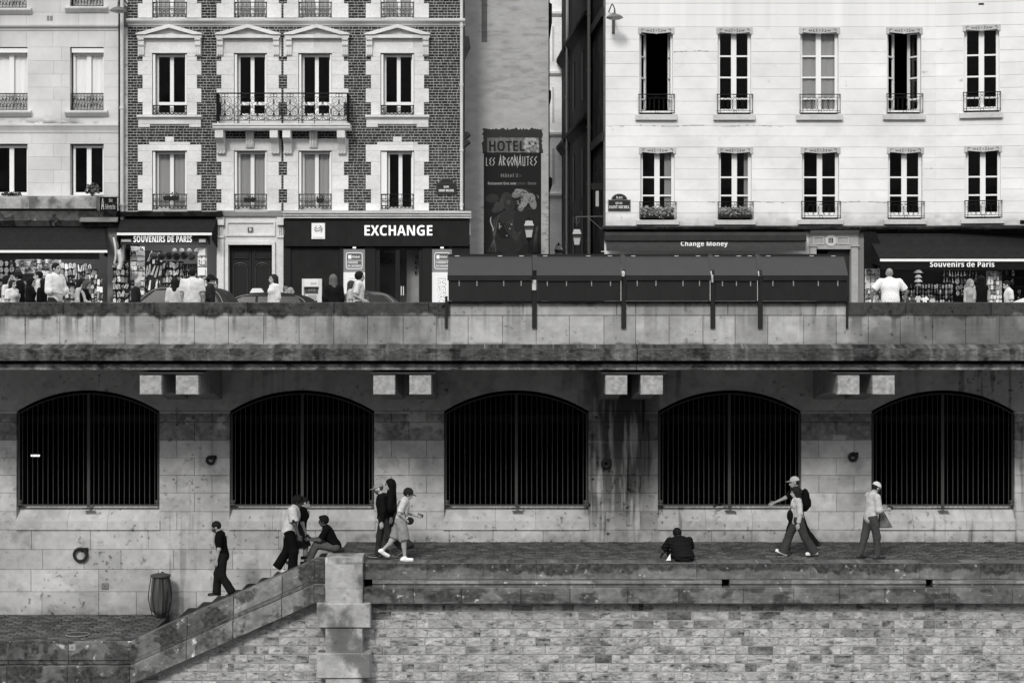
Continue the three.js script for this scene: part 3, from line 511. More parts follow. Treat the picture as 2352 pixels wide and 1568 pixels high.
// window as a part of its house: frame, panes, curtains or sheets painting a reflection; all in metres at plane z (front of the frame)
function windowPart(house, x0, x1, y0, y1, z, { cols = 2, rows = [], fw = 0.06, mull = 0.1, bars = 0.035, fm = M.whiteWood, pane = M.glass, curtain_or_reflection, open, pale } = {}) {
  const w = part('window', house), xm = (x0 + x1) / 2, g = [];
  const fr = [box(x0, x0 + fw * 0.7, y0, y1, z - 0.08, z), box(x1 - fw * 0.7, x1, y0, y1, z - 0.08, z), box(x0 + fw * 0.7, x1 - fw * 0.7, y1 - fw * 0.8, y1, z - 0.08, z), box(x0 + fw * 0.7, x1 - fw * 0.7, y0, y0 + fw, z - 0.08, z)];
  mesh('frame', fr, fm, w);
  const leaf = (a, b, side) => {
    const s = [], iw = mull / 2, st = fw * 0.6, y0i = y0 + fw, y1i = y1 - fw * 0.8;
    const la = side < 0 ? st : iw, lb = side < 0 ? iw : st;
    s.push(box(0, la, y0i, y1i, -0.045, 0.012), box(b - a - lb, b - a, y0i, y1i, -0.045, 0.012), box(la, b - a - lb, y0i, y0i + st * 1.3, -0.045, 0.01), box(la, b - a - lb, y1i - st, y1i, -0.045, 0.01));
    for (const r of rows) s.push(box(la, b - a - lb, r - bars / 2, r + bars / 2, -0.04, 0.008));
    return { frame: merge(s), pane: box(la, b - a - lb, y0i + st, y1i - st, -0.022, -0.016), w: b - a };
  };
  const L = leaf(x0 + fw * 0.7, xm, -1), R = leaf(xm, x1 - fw * 0.7, 1);
  for (const [q, s, xa] of [[L, -1, x0 + fw * 0.7], [R, 1, xm]]) {
    const a = open ? open[s < 0 ? 0 : 1] : 0;
    for (const [nm, gg, mm] of [['sash', q.frame, fm], ['pane', q.pane, pane]]) {
      if (s > 0) gg.translate(-q.w, 0, 0); gg.rotateY(s < 0 ? a : -a); gg.translate(s < 0 ? xa : xa + q.w, 0, z - 0.02); mesh(nm, gg, mm, w);
    }
  }
  if (curtain_or_reflection) for (const [c0, c1] of curtain_or_reflection) { const n = 16, pts = []; for (let k = 0; k <= n; k++) pts.push([lerp(x0, x1, lerp(c0, c1, k / n)), z - 0.1 + 0.014 * Math.sin(k * 1.9)]); const pos = []; for (let k = 0; k < n; k++) { const [a, za] = pts[k], [b, zb] = pts[k + 1]; pos.push(a, y0, za, b, y0, zb, b, y1, zb, a, y0, za, b, y1, zb, a, y1, za); } const cg = new THREE.BufferGeometry(); cg.setAttribute('position', new THREE.Float32BufferAttribute(pos, 3)); cg.computeVertexNormals(); mesh('curtain_or_reflection', boxUV(cg), pale ? M.skyReflection : M.curtain_or_reflection, w); }
  return w;
}
const scroll = (x, y, z, r, dir, a0 = 0, turns = 1.4) => { const p = []; for (let k = 0; k <= 12; k++) { const t = k / 12, a = a0 + dir * t * turns * Math.PI * 2, q = r * (1 - 0.75 * t); p.push([x + Math.cos(a) * q, y + Math.sin(a) * q, z]); } return tube(p, 0.007, 14, 4); };
const ringG = (x, y, z, r, t = 0.007) => { const g = new THREE.TorusGeometry(r, t, 4, 14); g.translate(x, y, z); return boxUV(ni(g)); };
function railing(x0, x1, y0, y1, z, style) {
  const g = [], w = x1 - x0, h = y1 - y0, B = (a, b, r = 0.008) => g.push(bar(a, b, r, 5));
  g.push(box(x0, x1, y1 - 0.012, y1 + 0.012, z - 0.02, z + 0.02), box(x0, x1, y0, y0 + 0.016, z - 0.01, z + 0.01));
  if (style === 'oval') {                                             // interlaced ovals between two rails
    g.push(box(x0, x1, y1 - h * 0.17, y1 - h * 0.17 + 0.012, z - 0.007, z + 0.007), box(x0, x1, y0 + 0.07, y0 + 0.082, z - 0.007, z + 0.007));
    for (const x of [x0 + 0.02, x0 + 0.11, x1 - 0.11, x1 - 0.02]) B([x, y0, z], [x, y1, z], 0.01);
    const n = 6, s = (w - 0.26) / n; for (let k = 0; k <= n; k++) { const cx = x0 + 0.13 + s * k, p = []; for (let i = 0; i < 16; i++) { const a = i / 16 * Math.PI * 2; p.push([cx + Math.cos(a) * s * 0.62, y0 + h * 0.47 + Math.sin(a) * h * 0.34, z]); } if (k > 0 && k < n) g.push(tube(p, 0.007, 20, 4, true)); }
    g.push(ringG(x0 + w / 2, y1 - h * 0.085, z, h * 0.07), ringG(x0 + w / 2, y0 + 0.05, z, 0.045));
  } else if (style === 'scroll') {
    g.push(box(x0, x1, y1 - h * 0.3, y1 - h * 0.3 + 0.01, z - 0.006, z + 0.006), box(x0, x1, y0 + h * 0.22, y0 + h * 0.22 + 0.01, z - 0.006, z + 0.006));
    const n = 8; for (let k = 0; k <= n; k++) { const x = lerp(x0 + 0.02, x1 - 0.02, k / n); B([x, y0, z], [x, y1, z], k % 4 ? 0.006 : 0.01); if (k < n) { const c = x + w / n / 2; g.push(ringG(c, y0 + h * 0.11, z, w / n * 0.36), scroll(c, y0 + h * 0.5, z, w / n * 0.42, k % 2 ? 1 : -1, k % 2 ? 0 : Math.PI)); } }
  } else {                                                            // cast panel
    const n = 10; for (let k = 0; k <= n; k++) { const x = lerp(x0 + 0.02, x1 - 0.02, k / n); B([x, y0, z], [x, y1, z], 0.008); }
    for (let k = 0; k < n; k++) { const c = lerp(x0 + 0.02, x1 - 0.02, (k + 0.5) / n); g.push(scroll(c, y0 + h * 0.28, z, w / n * 0.55, 1, k), scroll(c, y0 + h * 0.66, z, w / n * 0.6, -1, k * 2 + 1), ringG(c, y1 - h * 0.1, z, w / n * 0.3), tube([[c - w / n / 2, y0 + h * 0.15, z], [c, y0 + h * 0.45, z], [c + w / n / 2, y0 + h * 0.8, z]], 0.008, 8, 4)); }
    g.push(box(x0, x1, y0 + h * 0.14, y0 + h * 0.14 + 0.012, z - 0.007, z + 0.007), box(x0, x1, y1 - h * 0.2, y1 - h * 0.2 + 0.012, z - 0.007, z + 0.007));
  }
  return g;
}
const fx = px => X(px, DF), fy = py => Y(py, DF), ZF = Z(DF);
const GY = FSW - 0.1;
function shell(house, x0, x1, top, floors, depth = 7) { // closed dark body behind a facade
  mesh('house_body', [box(x0, x0 + 0.3, GY, top, ZF - depth, ZF - 0.45), box(x1 - 0.3, x1, GY, top, ZF - depth, ZF - 0.45), box(x0, x1, GY, top, ZF - depth - 0.3, ZF - depth), box(x0, x1, top - 0.3, top, ZF - depth, ZF - 0.45), ...floors.map(y => box(x0 + 0.3, x1 - 0.3, y - 0.2, y, ZF - depth, ZF - 0.451))], M.room, house);
}
const subtract = (a, b, cuts) => { let s = [[a, b]]; for (const [c, d] of cuts) s = s.flatMap(([p, q]) => d <= p || c >= q ? [[p, q]] : [[p, c], [d, q]].filter(([m, n]) => n - m > 0.6)); return s; };

// ---------- house on the left (smooth ashlar) ----------
const h7 = thing('limestone_house', 'pale limestone house with tall windows at the far left', 'house');
{
  const map7 = tex(512, 768, (u, v) => { const x = u * 4.5, y = v * 9.5, py = HY - (y - 1.0) * 73.5; let g = 198 + (fbm(x * 1.1, y * 0.9, 4, 201) - 0.5) * 34 + (fbm(x * 8, y * 8, 3, 202) - 0.5) * 10;
    for (const b of [283, 53, 478]) { const t = (b - py); if (t > 0 && t < 26) g -= 95 * Math.exp(-t / 7) * sm(0.35, 0.65, fbm(x * 2.6, y * 6, 4, 203)); if (t < 0 && t > -60) g -= 20 * Math.exp(t / 24) * fbm(x * 5, y * 0.7, 3, 204); } return g; });
  const m7 = [1, 0.97, 0.94, 1.02].map(v => new THREE.MeshStandardMaterial({ color: grey(v), map: map7, roughness: 0.85, bumpMap: bumpFine, bumpScale: 0.002 })), uv7 = g => mapUV(g, fx(-60), EYE - 1.0, 4.5, 9.5);
  const wins = [[-22, 62, 108, 253], [160, 237, 108, 253], [-22, 62, 330, 448], [160, 237, 330, 448], [-22, 60, -130, 18], [160, 237, -130, 14], [-204, -122, 108, 253], [-204, -122, 330, 448]];
  const holes = wins.map(([a, b, t, c]) => rectHole(fx(a), fx(b), fy(c), fy(t)));
  mesh('wall', uv7(prismZ(rectHole(fx(-240), fx(272), fy(484), fy(-210)), ZF - 0.45, ZF - 0.012, holes)), m7[2], h7);
  shell(h7, fx(-240), fx(272), fy(-210), [fy(484), fy(275), fy(45)]);
  const bands = [[57, 70], [286, 305]];
  const rows = [-200, -172, -143, -115, -86, -58, -29, 0, 28, 57, 70, 108, 139, 170, 200, 230, 286, 305, 330, 360, 390, 420, 450, 484];
  for (let r = 0; r < rows.length - 1; r++) {
    if (bands.some(([a]) => a === rows[r])) continue;
    for (const [a, b] of subtract(-240, 272, wins.filter(w => w[2] < rows[r + 1] - 1 && w[3] > rows[r] + 1).map(w => [w[0], w[1]]))) { let x = a; while (x < b - 1) { let l = r % 2 ? 78 : 60; if (b - x - l < 20) l = b - x; const gg = stone(fx(x) + 0.002, fx(Math.min(x + l, b)) - 0.002, fy(Math.min(rows[r + 1], 484)) + 0.002, fy(rows[r]) - 0.002, ZF - 0.012, ZF + rr(-0.001, 0.001), 0.003);
      mesh('ashlar_block', uv7(gg), m7[Math.floor(rnd() * 4)], h7); x += l; } }
  }
  // blocks may cover a window strip between row limits: openings are cut on row limits below
  for (const [a, b] of bands) mesh('string_course', uv7(prismX([[ZF + 0.12, fy(a + 3)], [ZF + 0.12, fy(a)], [ZF, fy(a - 1)], [ZF - 0.02, fy(a - 1)], [ZF - 0.02, fy(b)], [ZF + 0.02, fy(b)], [ZF + 0.04, fy(b - 6)], [ZF + 0.09, fy(a + 6)]], fx(-240), fx(272))), m7[1], h7);
  for (const [a, b, c] of [[-22, 62, 253], [160, 237, 253], [160, 237, 14], [-22, 62, 18]]) mesh('sill', prismX([[ZF + 0.14, fy(c + 8)], [ZF + 0.16, fy(c + 6)], [ZF + 0.16, fy(c + 3)], [ZF, fy(c)], [ZF - 0.3, fy(c)], [ZF - 0.3, fy(c + 8)], [ZF + 0.002, fy(c + 16)], [ZF + 0.06, fy(c + 14)]], fx(a - 10), fx(b + 10)), M.lightStone, h7);
  for (const [i, [a, b, t, c]] of wins.entries()) {
    const two = i !== 2, x0 = fx(a + 4), x1 = fx(b - 1), y0 = fy(c - 1), y1 = fy(i < 2 ? t + 12 : t + 3);
    windowPart(h7, x0, x1, y0, y1, ZF - 0.22, { fw: 0.05, mull: 0.14, curtain_or_reflection: i < 2 ? [[0.03, 0.97]] : i > 3 ? [[0, 1]] : null, pale: true });  // pale sheets behind these panes paint the sky reflected in them
    if (i < 2) mesh('shutter_box', box(fx(a + 3), fx(b), fy(t + 12), fy(t + 2), ZF - 0.3, ZF - 0.05), M.whiteWood, h7);
    if (i < 2 || i > 3) mesh('window_railing', railing(fx(a + 1), fx(b - 1), fy(c - 2), fy(c - 39), ZF - 0.08, 'cast'), M.iron, h7);
  }
  mesh('air_vent', [box(fx(107), fx(112), fy(47), fy(36), ZF, ZF + 0.012), box(fx(114), fx(119.5), fy(47), fy(36), ZF, ZF + 0.012)], mat(0.2), h7);
  // ledge, tiled band and lintel above the shop
  mesh('ledge', prismX([[ZF + 0.45, fy(458)], [ZF + 0.45, fy(452)], [ZF, fy(450)], [ZF - 0.02, fy(450)], [ZF - 0.02, fy(484)], [ZF + 0.1, fy(484)], [ZF + 0.4, fy(480)]], fx(-240), fx(226)), mat(0.9, 0.85, { map: paleTile }), h7);
  mesh('lintel', prismX([[ZF + 0.3, fy(485)], [ZF + 0.34, fy(507)], [ZF + 0.2, fy(520)], [ZF - 0.4, fy(520)], [ZF - 0.4, fy(484.5)]], fx(-240), fx(270)), mat(0.55, 0.9, { map: crustTile }), h7);
  mesh('torn_flashing', prismX([[ZF + 0.36, fy(500)], [ZF + 0.5, fy(509)], [ZF + 0.5, fy(511)], [ZF + 0.34, fy(511)]], fx(190), fx(276)), mat(0.22, 0.6, { map: wornMetal }), h7);
  mesh('pilaster', box(fx(246), fx(272), GY, fy(520.5), ZF - 0.3, ZF), mat(0.2, 0.8), h7);
  mesh('shop_back_wall', box(fx(-240), fx(246), GY, fy(520.5), ZF - 1.3, ZF - 1.2), mat(0.35, 0.9), h7);
}
// window boxes and hanging sign on the left house
function plant(label, px, py, d, w, h, n, m = M.leaf, pot) {
  const t = thing('potted_plant', label, 'plant'), x = X(px, d), y = Y(py, d), z = Z(d), g = [], st = [];
  for (let i = 0; i < n; i++) { const a = rr(0, 6.28), r = Math.sqrt(rnd()) * w / 2, hh = h * rr(0.25, 1) * (1 - 0.4 * (r / w * 2)), c = new THREE.Vector3(x + Math.cos(a) * r, y + hh, z + Math.sin(a) * r * 0.4), l = new THREE.CircleGeometry(rr(0.02, 0.05), 5); l.scale(1, 1.7, 1); l.rotateX(rr(-1, 1)); l.rotateY(rr(-1.5, 1.5)); l.rotateZ(rr(-2, 2)); l.translate(c.x, c.y, c.z); g.push(ni(l)); if (i % 5 === 0) st.push(bar([x + rr(-0.1, 0.1) * w, y, z], [c.x, c.y, c.z], 0.006, 4)); }
  const lf = mesh('foliage', g, m, t); lf.material = m; mesh('stem', st, M.dark, t);
  if (pot) mesh('planter', pot, mat(0.03, 0.7), t);
  return t;
}
const leafDouble = new THREE.MeshPhysicalMaterial({ color: grey(0.09), roughness: 0.8, side: THREE.DoubleSide, transmission: 0.3, thickness: 0 }), leafPale = new THREE.MeshPhysicalMaterial({ color: grey(0.3), roughness: 0.8, side: THREE.DoubleSide, transmission: 0.3, thickness: 0 });
plant('low plants along the ledge under the leftmost window', 25, 450, 75.7, 0.7, 0.12, 70, leafDouble);
plant('spindly plant on the ledge beside the tilted black sign', 212, 450, 75.65, 0.42, 0.46, 90, leafDouble);
{ const t = thing('hanging_sign', 'weathered dark hanging sign with faded lettering above the left awning', 'sign'), d = 75.3; mesh('board', pstone(228, 268, 452, 486, d, d + 0.04, 0.006), mat(0.05, 0.7, { map: crustTile }), t); for (const [tx, a, b, c, e] of [['St', 249, 258, 456, 464], ['Séverin', 241, 264, 468, 480]]) sign('lettering', tx, a, b, c, e, d - 0.004, mat(0.35), t, 0.004, fontSerif); mesh('arrow', letters('A', X(235, d), Y(468, d), Z(d) + 0.004, 0.09, 0.34, 0.004), mat(0.4), t); mesh('arm', bar([X(226, d), Y(451, d), ZF], [X(270, d), Y(453, d), Z(d)], 0.02, 6), M.iron, t); }

// ---------- brick house no. 9 ----------
const h9 = thing('brick_house', 'dark brick house with pale stone window surrounds, pediments and a balcony', 'house');
{
  const cols = [[349, 429], [537, 613], [685, 762], [874, 951]], wins = [];
  cols.forEach(([a, b], i) => wins.push([a, b, 122, i === 1 || i === 2 ? 284 : 264, 2], [a, b, 346, 481, 1], [a, b, -105, 41, 3]));
  const holes = wins.map(([a, b, t, c]) => rectHole(fx(a), fx(b), fy(c), fy(t)));
  mesh('wall', prismZ(rectHole(fx(278), fx(1063), fy(487), fy(-210)), ZF - 0.45, ZF - 0.014, holes), mat(0.5, 0.95, { map: grainStone }), h9);
  shell(h9, fx(278), fx(1063), fy(-210), [fy(487), fy(275), fy(45)]);
  const stones = []; const S = (a, b, t, c, d = 0.035) => stones.push([a, b, t, c, d]);
  const stoneM = [0.74, 0.71, 0.77].map(v => mat(v, 0.85, { map: grainFine, bumpMap: bumpFine, bumpScale: 0.002 }));
  const jamb = (a, b, t, c, wl, nl, wr, nr, rows) => { for (const [y0, y1, wide] of rows) { S(wide ? wl : nl, a, y0, y1); S(b, wide ? wr : nr, y0, y1); } };
  const R2 = [[130, 140, 0], [140, 172, 1], [172, 203.5, 0], [203.5, 235, 1], [235, 264, 0]], R1 = [[346, 372, 1], [372, 403, 0], [403, 435, 1], [435, 467, 0], [467, 484, 1]], R3 = [[-105, -60, 1], [-60, -28, 0], [-28, 8, 0], [8, 41, 1]];
  const sides = [[316, 327, 462, 452], [497, 508, 641, 641], [659, 659, 800, 790], [840, 852, 985, 974]];
  cols.forEach(([a, b], i) => {
    const [wl, nl, wr, nr] = sides[i], mid = i === 1 || i === 2;
    const il = i === 2 ? 651 : wl, ir = i === 1 ? 646 : wr, nl2 = i === 2 ? 659 : nl, nr2 = i === 1 ? 640 : nr;
    jamb(a, b, 0, 0, il, nl2, ir, nr2, mid ? [...R2.slice(0, 4), [235, 266, 0], [266, 284, 1]] : R2); jamb(a, b, 0, 0, il, nl2, ir, nr2, R1); jamb(a, b, 0, 0, il, nl2, ir, nr2, R3);
    S(mid ? il : wl, mid ? ir : wr, 88.8, 122); S(mid ? il : wl, a, 122, 130); S(b, mid ? ir : wr, 122, 130);     // head under the pediment
    if (!mid) { S(wl, wr, 332, 346); S(wl + 26, wr - 26, 326, 332); S((a + b) / 2 - 10, (a + b) / 2 + 10, 314, 326); S(wl + 1, wr - 1, 274.5, 285); S(wl + 1, wl + 28, 285, 292); S(wr - 28, wr - 1, 285, 292); }
    else S(il, ir, 318, 346);
    S(wl, wr, -130, -105);
    // pediment: raking cornice, tympanum, cornice, dentils, consoles
    const L = i === 2 ? 653 : wl - 2, Rr = i === 1 ? 646 : wr + 4, c = (L + Rr) / 2, z1 = ZF + 0.26, ped = part('pediment', h9);
    mesh('tympanum', prismZ([[fx(L + 16), fy(81)], [fx(Rr - 16), fy(81)], [fx(c), fy(63)]], ZF, ZF + 0.06), stoneM[0], ped);
    mesh('cornice', prismZ(rectHole(fx(L + 2), fx(Rr - 2), fy(88.6), fy(81)), ZF, z1 - 0.06), stoneM[0], ped);
    for (const s of [-1, 1]) { const e = s < 0 ? L : Rr; mesh('raking_cornice', prismZ([[fx(e), fy(81)], [fx(e), fy(78.5)], [fx(c), fy(57.5)], [fx(c), fy(65.5)], [fx(e - s * 22), fy(80.9)]].sort(() => 0), ZF, z1), stoneM[2], ped); }
    const dn = []; for (let k = 1; k < 15; k++) for (const s of [-1, 1]) { const t = k / 15, xx = lerp(c, s < 0 ? L + 16 : Rr - 16, t), yy = lerp(66.5, 80, t); dn.push(box(fx(xx) - 0.018, fx(xx) + 0.018, fy(yy + 2.2), fy(yy), ZF + 0.06, ZF + 0.12)); } mesh('dentils', dn, stoneM[1], ped);
    for (const [p, q] of [[L + 3, L + 19], [Rr - 19, Rr - 3]]) { const co = part('console', h9), k0 = fx(p), k1 = fx(q); mesh('scroll_block', prismX([[ZF + 0.2, fy(89)], [ZF + 0.2, fy(93)], [ZF + 0.16, fy(94)], [ZF + 0.17, fy(104)], [ZF + 0.12, fy(109)], [ZF + 0.09, fy(127)], [ZF + 0.05, fy(129)], [ZF, fy(130)], [ZF, fy(89)]], k0 + 0.02, k1 - 0.02), stoneM[0], co); mesh('flutes', [0, 1, 2].map(j => box(lerp(k0 + 0.045, k1 - 0.045, j / 2) - 0.012, lerp(k0 + 0.045, k1 - 0.045, j / 2) + 0.012, fy(126), fy(111), ZF + 0.06, ZF + 0.125)), stoneM[2], co); mesh('drops', [0, 1, 2].map(j => box(lerp(k0 + 0.035, k1 - 0.035, j / 2) - 0.018, lerp(k0 + 0.035, k1 - 0.035, j / 2) + 0.018, fy(93), fy(90), ZF + 0.2, ZF + 0.225)), stoneM[2], co); }
    // moulded sill
    if (!mid) mesh('sill', prismX([[ZF + 0.15, fy(269)], [ZF + 0.15, fy(265)], [ZF - 0.3, fy(264)], [ZF - 0.3, fy(274)], [ZF + 0.04, fy(274.3)], [ZF + 0.1, fy(271)]], fx(wl - 1), fx(wr + 1)), stoneM[2], h9);
  });
  for (const [a, b, t, c, d] of stones) mesh('surround_stone', stone(fx(a) + 0.0015, fx(b) - 0.0015, fy(c) + 0.0015, fy(t) - 0.0015, ZF - 0.014, ZF + d + rr(-0.001, 0.001), 0.005), stoneM[Math.floor(rnd() * 3)], h9);
  // string course
  mesh('string_course', prismX([[ZF + 0.16, fy(50)], [ZF + 0.18, fy(47)], [ZF + 0.18, fy(44)], [ZF, fy(42.5)], [ZF - 0.013, fy(42.5)], [ZF - 0.013, fy(58)], [ZF + 0.03, fy(58)], [ZF + 0.05, fy(54)], [ZF + 0.11, fy(52)]], fx(291), fx(1068)), stoneM[1], h9);
  // bricks
  const tones = [0.02, 0.03, 0.042, 0.055, 0.026, 0.075].map(v => mat(v, 0.9, { map: grainStone, bumpMap: bumpStone, bumpScale: 0.005 })), pitch = 6.32, bricks = [];
  const big = stones.map(s => s.slice(0, 4)), blocked = [...big, ...wins.map(w => [w[0], w[1], w[2], w[3]]), [0, 2000, 42, 58]];
  let row = 0; for (let y = 484 - pitch; y > -205; y -= pitch, row++) {
    const mid = y + pitch / 2;
    for (const [a, b] of subtract(292, 1058, blocked.filter(q => q[2] < mid && q[3] > mid).map(q => [q[0], q[1]]))) {
      let x = a, k = row; while (x < b - 0.8) { let l = k++ % 2 ? 7.4 : 14.4; l *= rr(0.93, 1.05); if (b - x - l < 4) l = b - x; bricks.push([x + 0.65, Math.min(x + l, b) - 0.65, y + 0.88, y + pitch - 0.88, y > -3]); x += l; }
    }
  }
  bricks.sort((a, b) => (b[4] - a[4]) || (b[1] - b[0]) - (a[1] - a[0]));
  const bg = (q) => stone(fx(q[0]), fx(q[1]), fy(q[3]), fy(q[2]), ZF - 0.014, ZF + rr(-0.004, 0.003), 0.004);
  const ti = q => { const n = fbm(q[0] * 0.012, q[2] * 0.02, 3, 221) + rr(-0.25, 0.25); return Math.floor(clamp(n, 0, 0.999) * 6); };
  bricks.slice(0, 290).forEach(q => mesh('brick', bg(q), tones[ti(q)], h9));
  const rest = tones.map(() => []); bricks.slice(290).forEach(q => rest[ti(q)].push(bg(q)));
  const geos = [], ms = []; rest.forEach((l, i) => { if (l.length) { geos.push(merge(l)); ms.push(tones[i]); } });
  mesh('bricks', mergeGeometries(geos, true), ms, h9).userData.kind = 'stuff';
  // windows
  wins.forEach(([a, b, t, c, fl], i) => {
    const mid = a > 500 && a < 700, y0 = fy(c), y1 = fy(t), tr = fl === 2 ? (mid ? [fy(236), fy(238.5)] : [fy(235), fy(237)]) : [];
    windowPart(h9, fx(a + (a > 870 && fl === 1 ? 15 : 7)), fx(b - 3), y0, y1 - 0.02, ZF - 0.24, { fw: 0.05, mull: 0.115, rows: tr.length ? [fy(236)] : [], bars: 0.1, curtain_or_reflection: fl === 1 && i < 8 ? [[0.02, 0.98]] : fl === 3 ? [[0.05, 0.95]] : null });
    const sh = []; for (const [p, q] of [[a + 1, a + (a > 870 && fl === 1 ? 14 : 6)], [b - 4.5, b - 1]]) sh.push(box(fx(p), fx(q), y0, y1 - 0.03, ZF - 0.22, ZF - 0.03)); mesh('folded_shutter', sh, M.whiteWood, h9);
    if (fl === 2 && mid) mesh('door_panel', box(fx(a + 12), fx(b - 8), fy(281), fy(259), ZF - 0.26, ZF - 0.2), M.whiteWood, h9);
    if (!(fl === 2 && mid)) mesh('window_railing', railing(fx(a + 1), fx(b - 1), fy(c - 2), fy(c - (fl === 2 ? 22 : fl === 1 ? 35 : 36)), ZF - 0.015, 'scroll'), M.iron, h9);
  });
  // balcony
  const bal = part('balcony', h9), zb = Z(75.15);
  mesh('slab', prismX([[zb, fyb(283)], [zb, fyb(287)], [zb - 0.04, fyb(288)], [zb - 0.04, fyb(293)], [zb - 0.1, fyb(297)], [ZF, fyb(297)], [ZF, fyb(283)]], X(487, 75.15), X(803, 75.15)), stoneM[2], bal);
  function fyb(py) { return Y(py, 75.15); }
  { const g = [], d = 75.22, z = Z(d), x0 = X(497, d), x1 = X(797, d), y0 = Y(277, d), y1 = Y(214, d), h = y1 - y0, n = 8, s = (x1 - x0) / n;
    g.push(box(x0, x1, y1 - 0.018, y1 + 0.018, z - 0.025, z + 0.025), box(x0, x1, y0, y0 + 0.02, z - 0.012, z + 0.012), box(x0, x1, y1 - h * 0.145, y1 - h * 0.145 + 0.012, z - 0.008, z + 0.008));
    for (let k = 0; k < n; k++) { const c = x0 + s * (k + 0.5); g.push(bar([c, y0, z], [c, y1 - h * 0.14, z], 0.009, 5)); g.push(ringG(c - s * 0.1, y1 - h * 0.075, z, s * 0.1, 0.008), ringG(c + s * 0.1, y1 - h * 0.075, z, s * 0.1, 0.008));
      for (const q of [-1, 1]) { const e = c + q * s / 2;
        g.push(tube([[c, y1 - h * 0.2, z], [c + q * s * 0.08, y1 - h * 0.42, z], [c + q * s * 0.34, y1 - h * 0.5, z], [e - q * 0.01, y0 + h * 0.4, z], [e - q * s * 0.08, y0 + h * 0.2, z], [c + q * s * 0.12, y0 + h * 0.16, z], [c, y0 + h * 0.26, z]], 0.009, 26, 4));
        g.push(scroll(c + q * s * 0.26, y1 - h * 0.27, z, s * 0.2, -q, q > 0 ? Math.PI : 0), scroll(c + q * s * 0.22, y0 + h * 0.28, z, s * 0.2, q, q > 0 ? Math.PI : 0), scroll(c + q * s * 0.36, y1 - h * 0.43, z, s * 0.13, q, -1), scroll(c + q * s * 0.36, y0 + h * 0.1, z, s * 0.13, -q, 1), tube([[c, y0 + h * 0.3, z], [c + q * s * 0.15, y0 + h * 0.4, z], [c + q * s * 0.34, y0 + h * 0.5, z]], 0.011, 10, 4), tube([[c, y0 + h * 0.2, z], [c + q * s * 0.2, y0 + h * 0.03, z], [e, y0 + h * 0.1, z]], 0.008, 10, 4)); }
      g.push(ringG(c, y0 + h * 0.25, z, 0.02, 0.014)); }
    for (const k of [0, 2, 4, 6, 8]) { const e = x0 + s * k; g.push(bar([e, Y(284, d), z], [e, y1, z], 0.011, 5)); }
    mesh('railing', g, M.iron, bal);
    for (const xx of [x0, x1]) { const sd = [box(xx - 0.02, xx + 0.02, y1 - 0.015, y1 + 0.015, ZF, z), box(xx - 0.01, xx + 0.01, y0, y0 + 0.02, ZF, z)]; for (let k = 0; k < 9; k++) sd.push(bar([xx, y0, ZF + 0.08 * k], [xx, y1, ZF + 0.08 * k], 0.014, 5)); mesh('side_railing', sd, M.iron, bal); }
  }
  for (const [a, b] of [[499, 516], [624, 640], [653, 669], [777, 793]]) { const k0 = fx(a), k1 = fx(b + 2); mesh('bracket', prismX([[zb - 0.12, fy(303)], [zb - 0.12, fy(319)], [zb - 0.2, fy(322)], [ZF + 0.3, fy(330)], [ZF + 0.18, fy(345)], [ZF + 0.14, fy(350)], [ZF + 0.14, fy(353)], [ZF, fy(355)], [ZF, fy(300)], [zb - 0.12, fy(300)]], k0, k1), stoneM[2], bal); mesh('bracket_drops', [0, 1, 2].map(j => box(lerp(k0 + 0.03, k1 - 0.03, j / 2) - 0.02, lerp(k0 + 0.03, k1 - 0.03, j / 2) + 0.02, fy(352), fy(347), ZF + 0.13, ZF + 0.19)), stoneM[0], bal); }
  for (const [a, b] of [[565, 583], [711, 729]]) mesh('keystone', [prismX([[ZF + 0.2, fy(303)], [ZF + 0.1, fy(339)], [ZF, fy(340)], [ZF, fy(303)]], fx(a), fx(b)), ...[0, 1, 2].map(j => prismX([[ZF + 0.23, fy(306)], [ZF + 0.14, fy(336)], [ZF + 0.09, fy(336)], [ZF + 0.18, fy(306)]], lerp(fx(a + 2), fx(b - 5), j / 2), lerp(fx(a + 2), fx(b - 5), j / 2) + 0.035))], stoneM[1], bal);
  // ground floor: lintel, door bay
  mesh('lintel', prismX([[ZF + 0.3, fy(497)], [ZF + 0.34, fy(487)], [ZF - 0.4, fy(484)], [ZF - 0.4, fy(497)]], fx(277), fx(512)), mat(0.13, 0.85, { map: crustTile }), h9);
  mesh('cornice', prismX([[ZF + 0.1, fy(496)], [ZF + 0.22, fy(487)], [ZF - 0.4, fy(484.2)], [ZF - 0.4, fy(496)]], fx(512.5), fx(651)), stoneM[1], h9);
  mesh('door_bay_wall', prismZ(rectHole(fx(497), fx(652), GY, fy(496.2)), ZF - 0.5, ZF, [rectHole(fx(524), fx(625), GY + 0.02, fy(562))]), stoneM[0], h9);
  for (const [a, b] of [[499, 514], [638, 651]]) mesh('pilaster', [box(fx(a), fx(b), GY, fy(546), ZF + 0.001, ZF + 0.08), box(fx(a - 1.5), fx(b + 1), fy(546), fy(540), ZF + 0.001, ZF + 0.13), ...[0, 1, 2].map(j => box(fx(a + 2 + j * 4), fx(a + 4 + j * 4), fy(539), fy(518), ZF + 0.001, ZF + 0.06)), box(fx(a - 1.5), fx(b + 1), fy(517), fy(499), ZF + 0.001, ZF + 0.16)], stoneM[2], h9);
  mesh('name_panel', [prismZ(rectHole(fx(518), fx(632), fy(542), fy(508)), ZF + 0.001, ZF + 0.05, [rectHole(fx(523), fx(628), fy(538), fy(512))])], stoneM[2], h9);
  mesh('architrave', prismZ([[fx(518), GY], [fx(518), fy(555)], [fx(632), fy(555)], [fx(632), GY], [fx(625), GY], [fx(625), fy(562)], [fx(524), fy(562)], [fx(524), GY]], ZF + 0.001, ZF + 0.09), stoneM[2], h9);
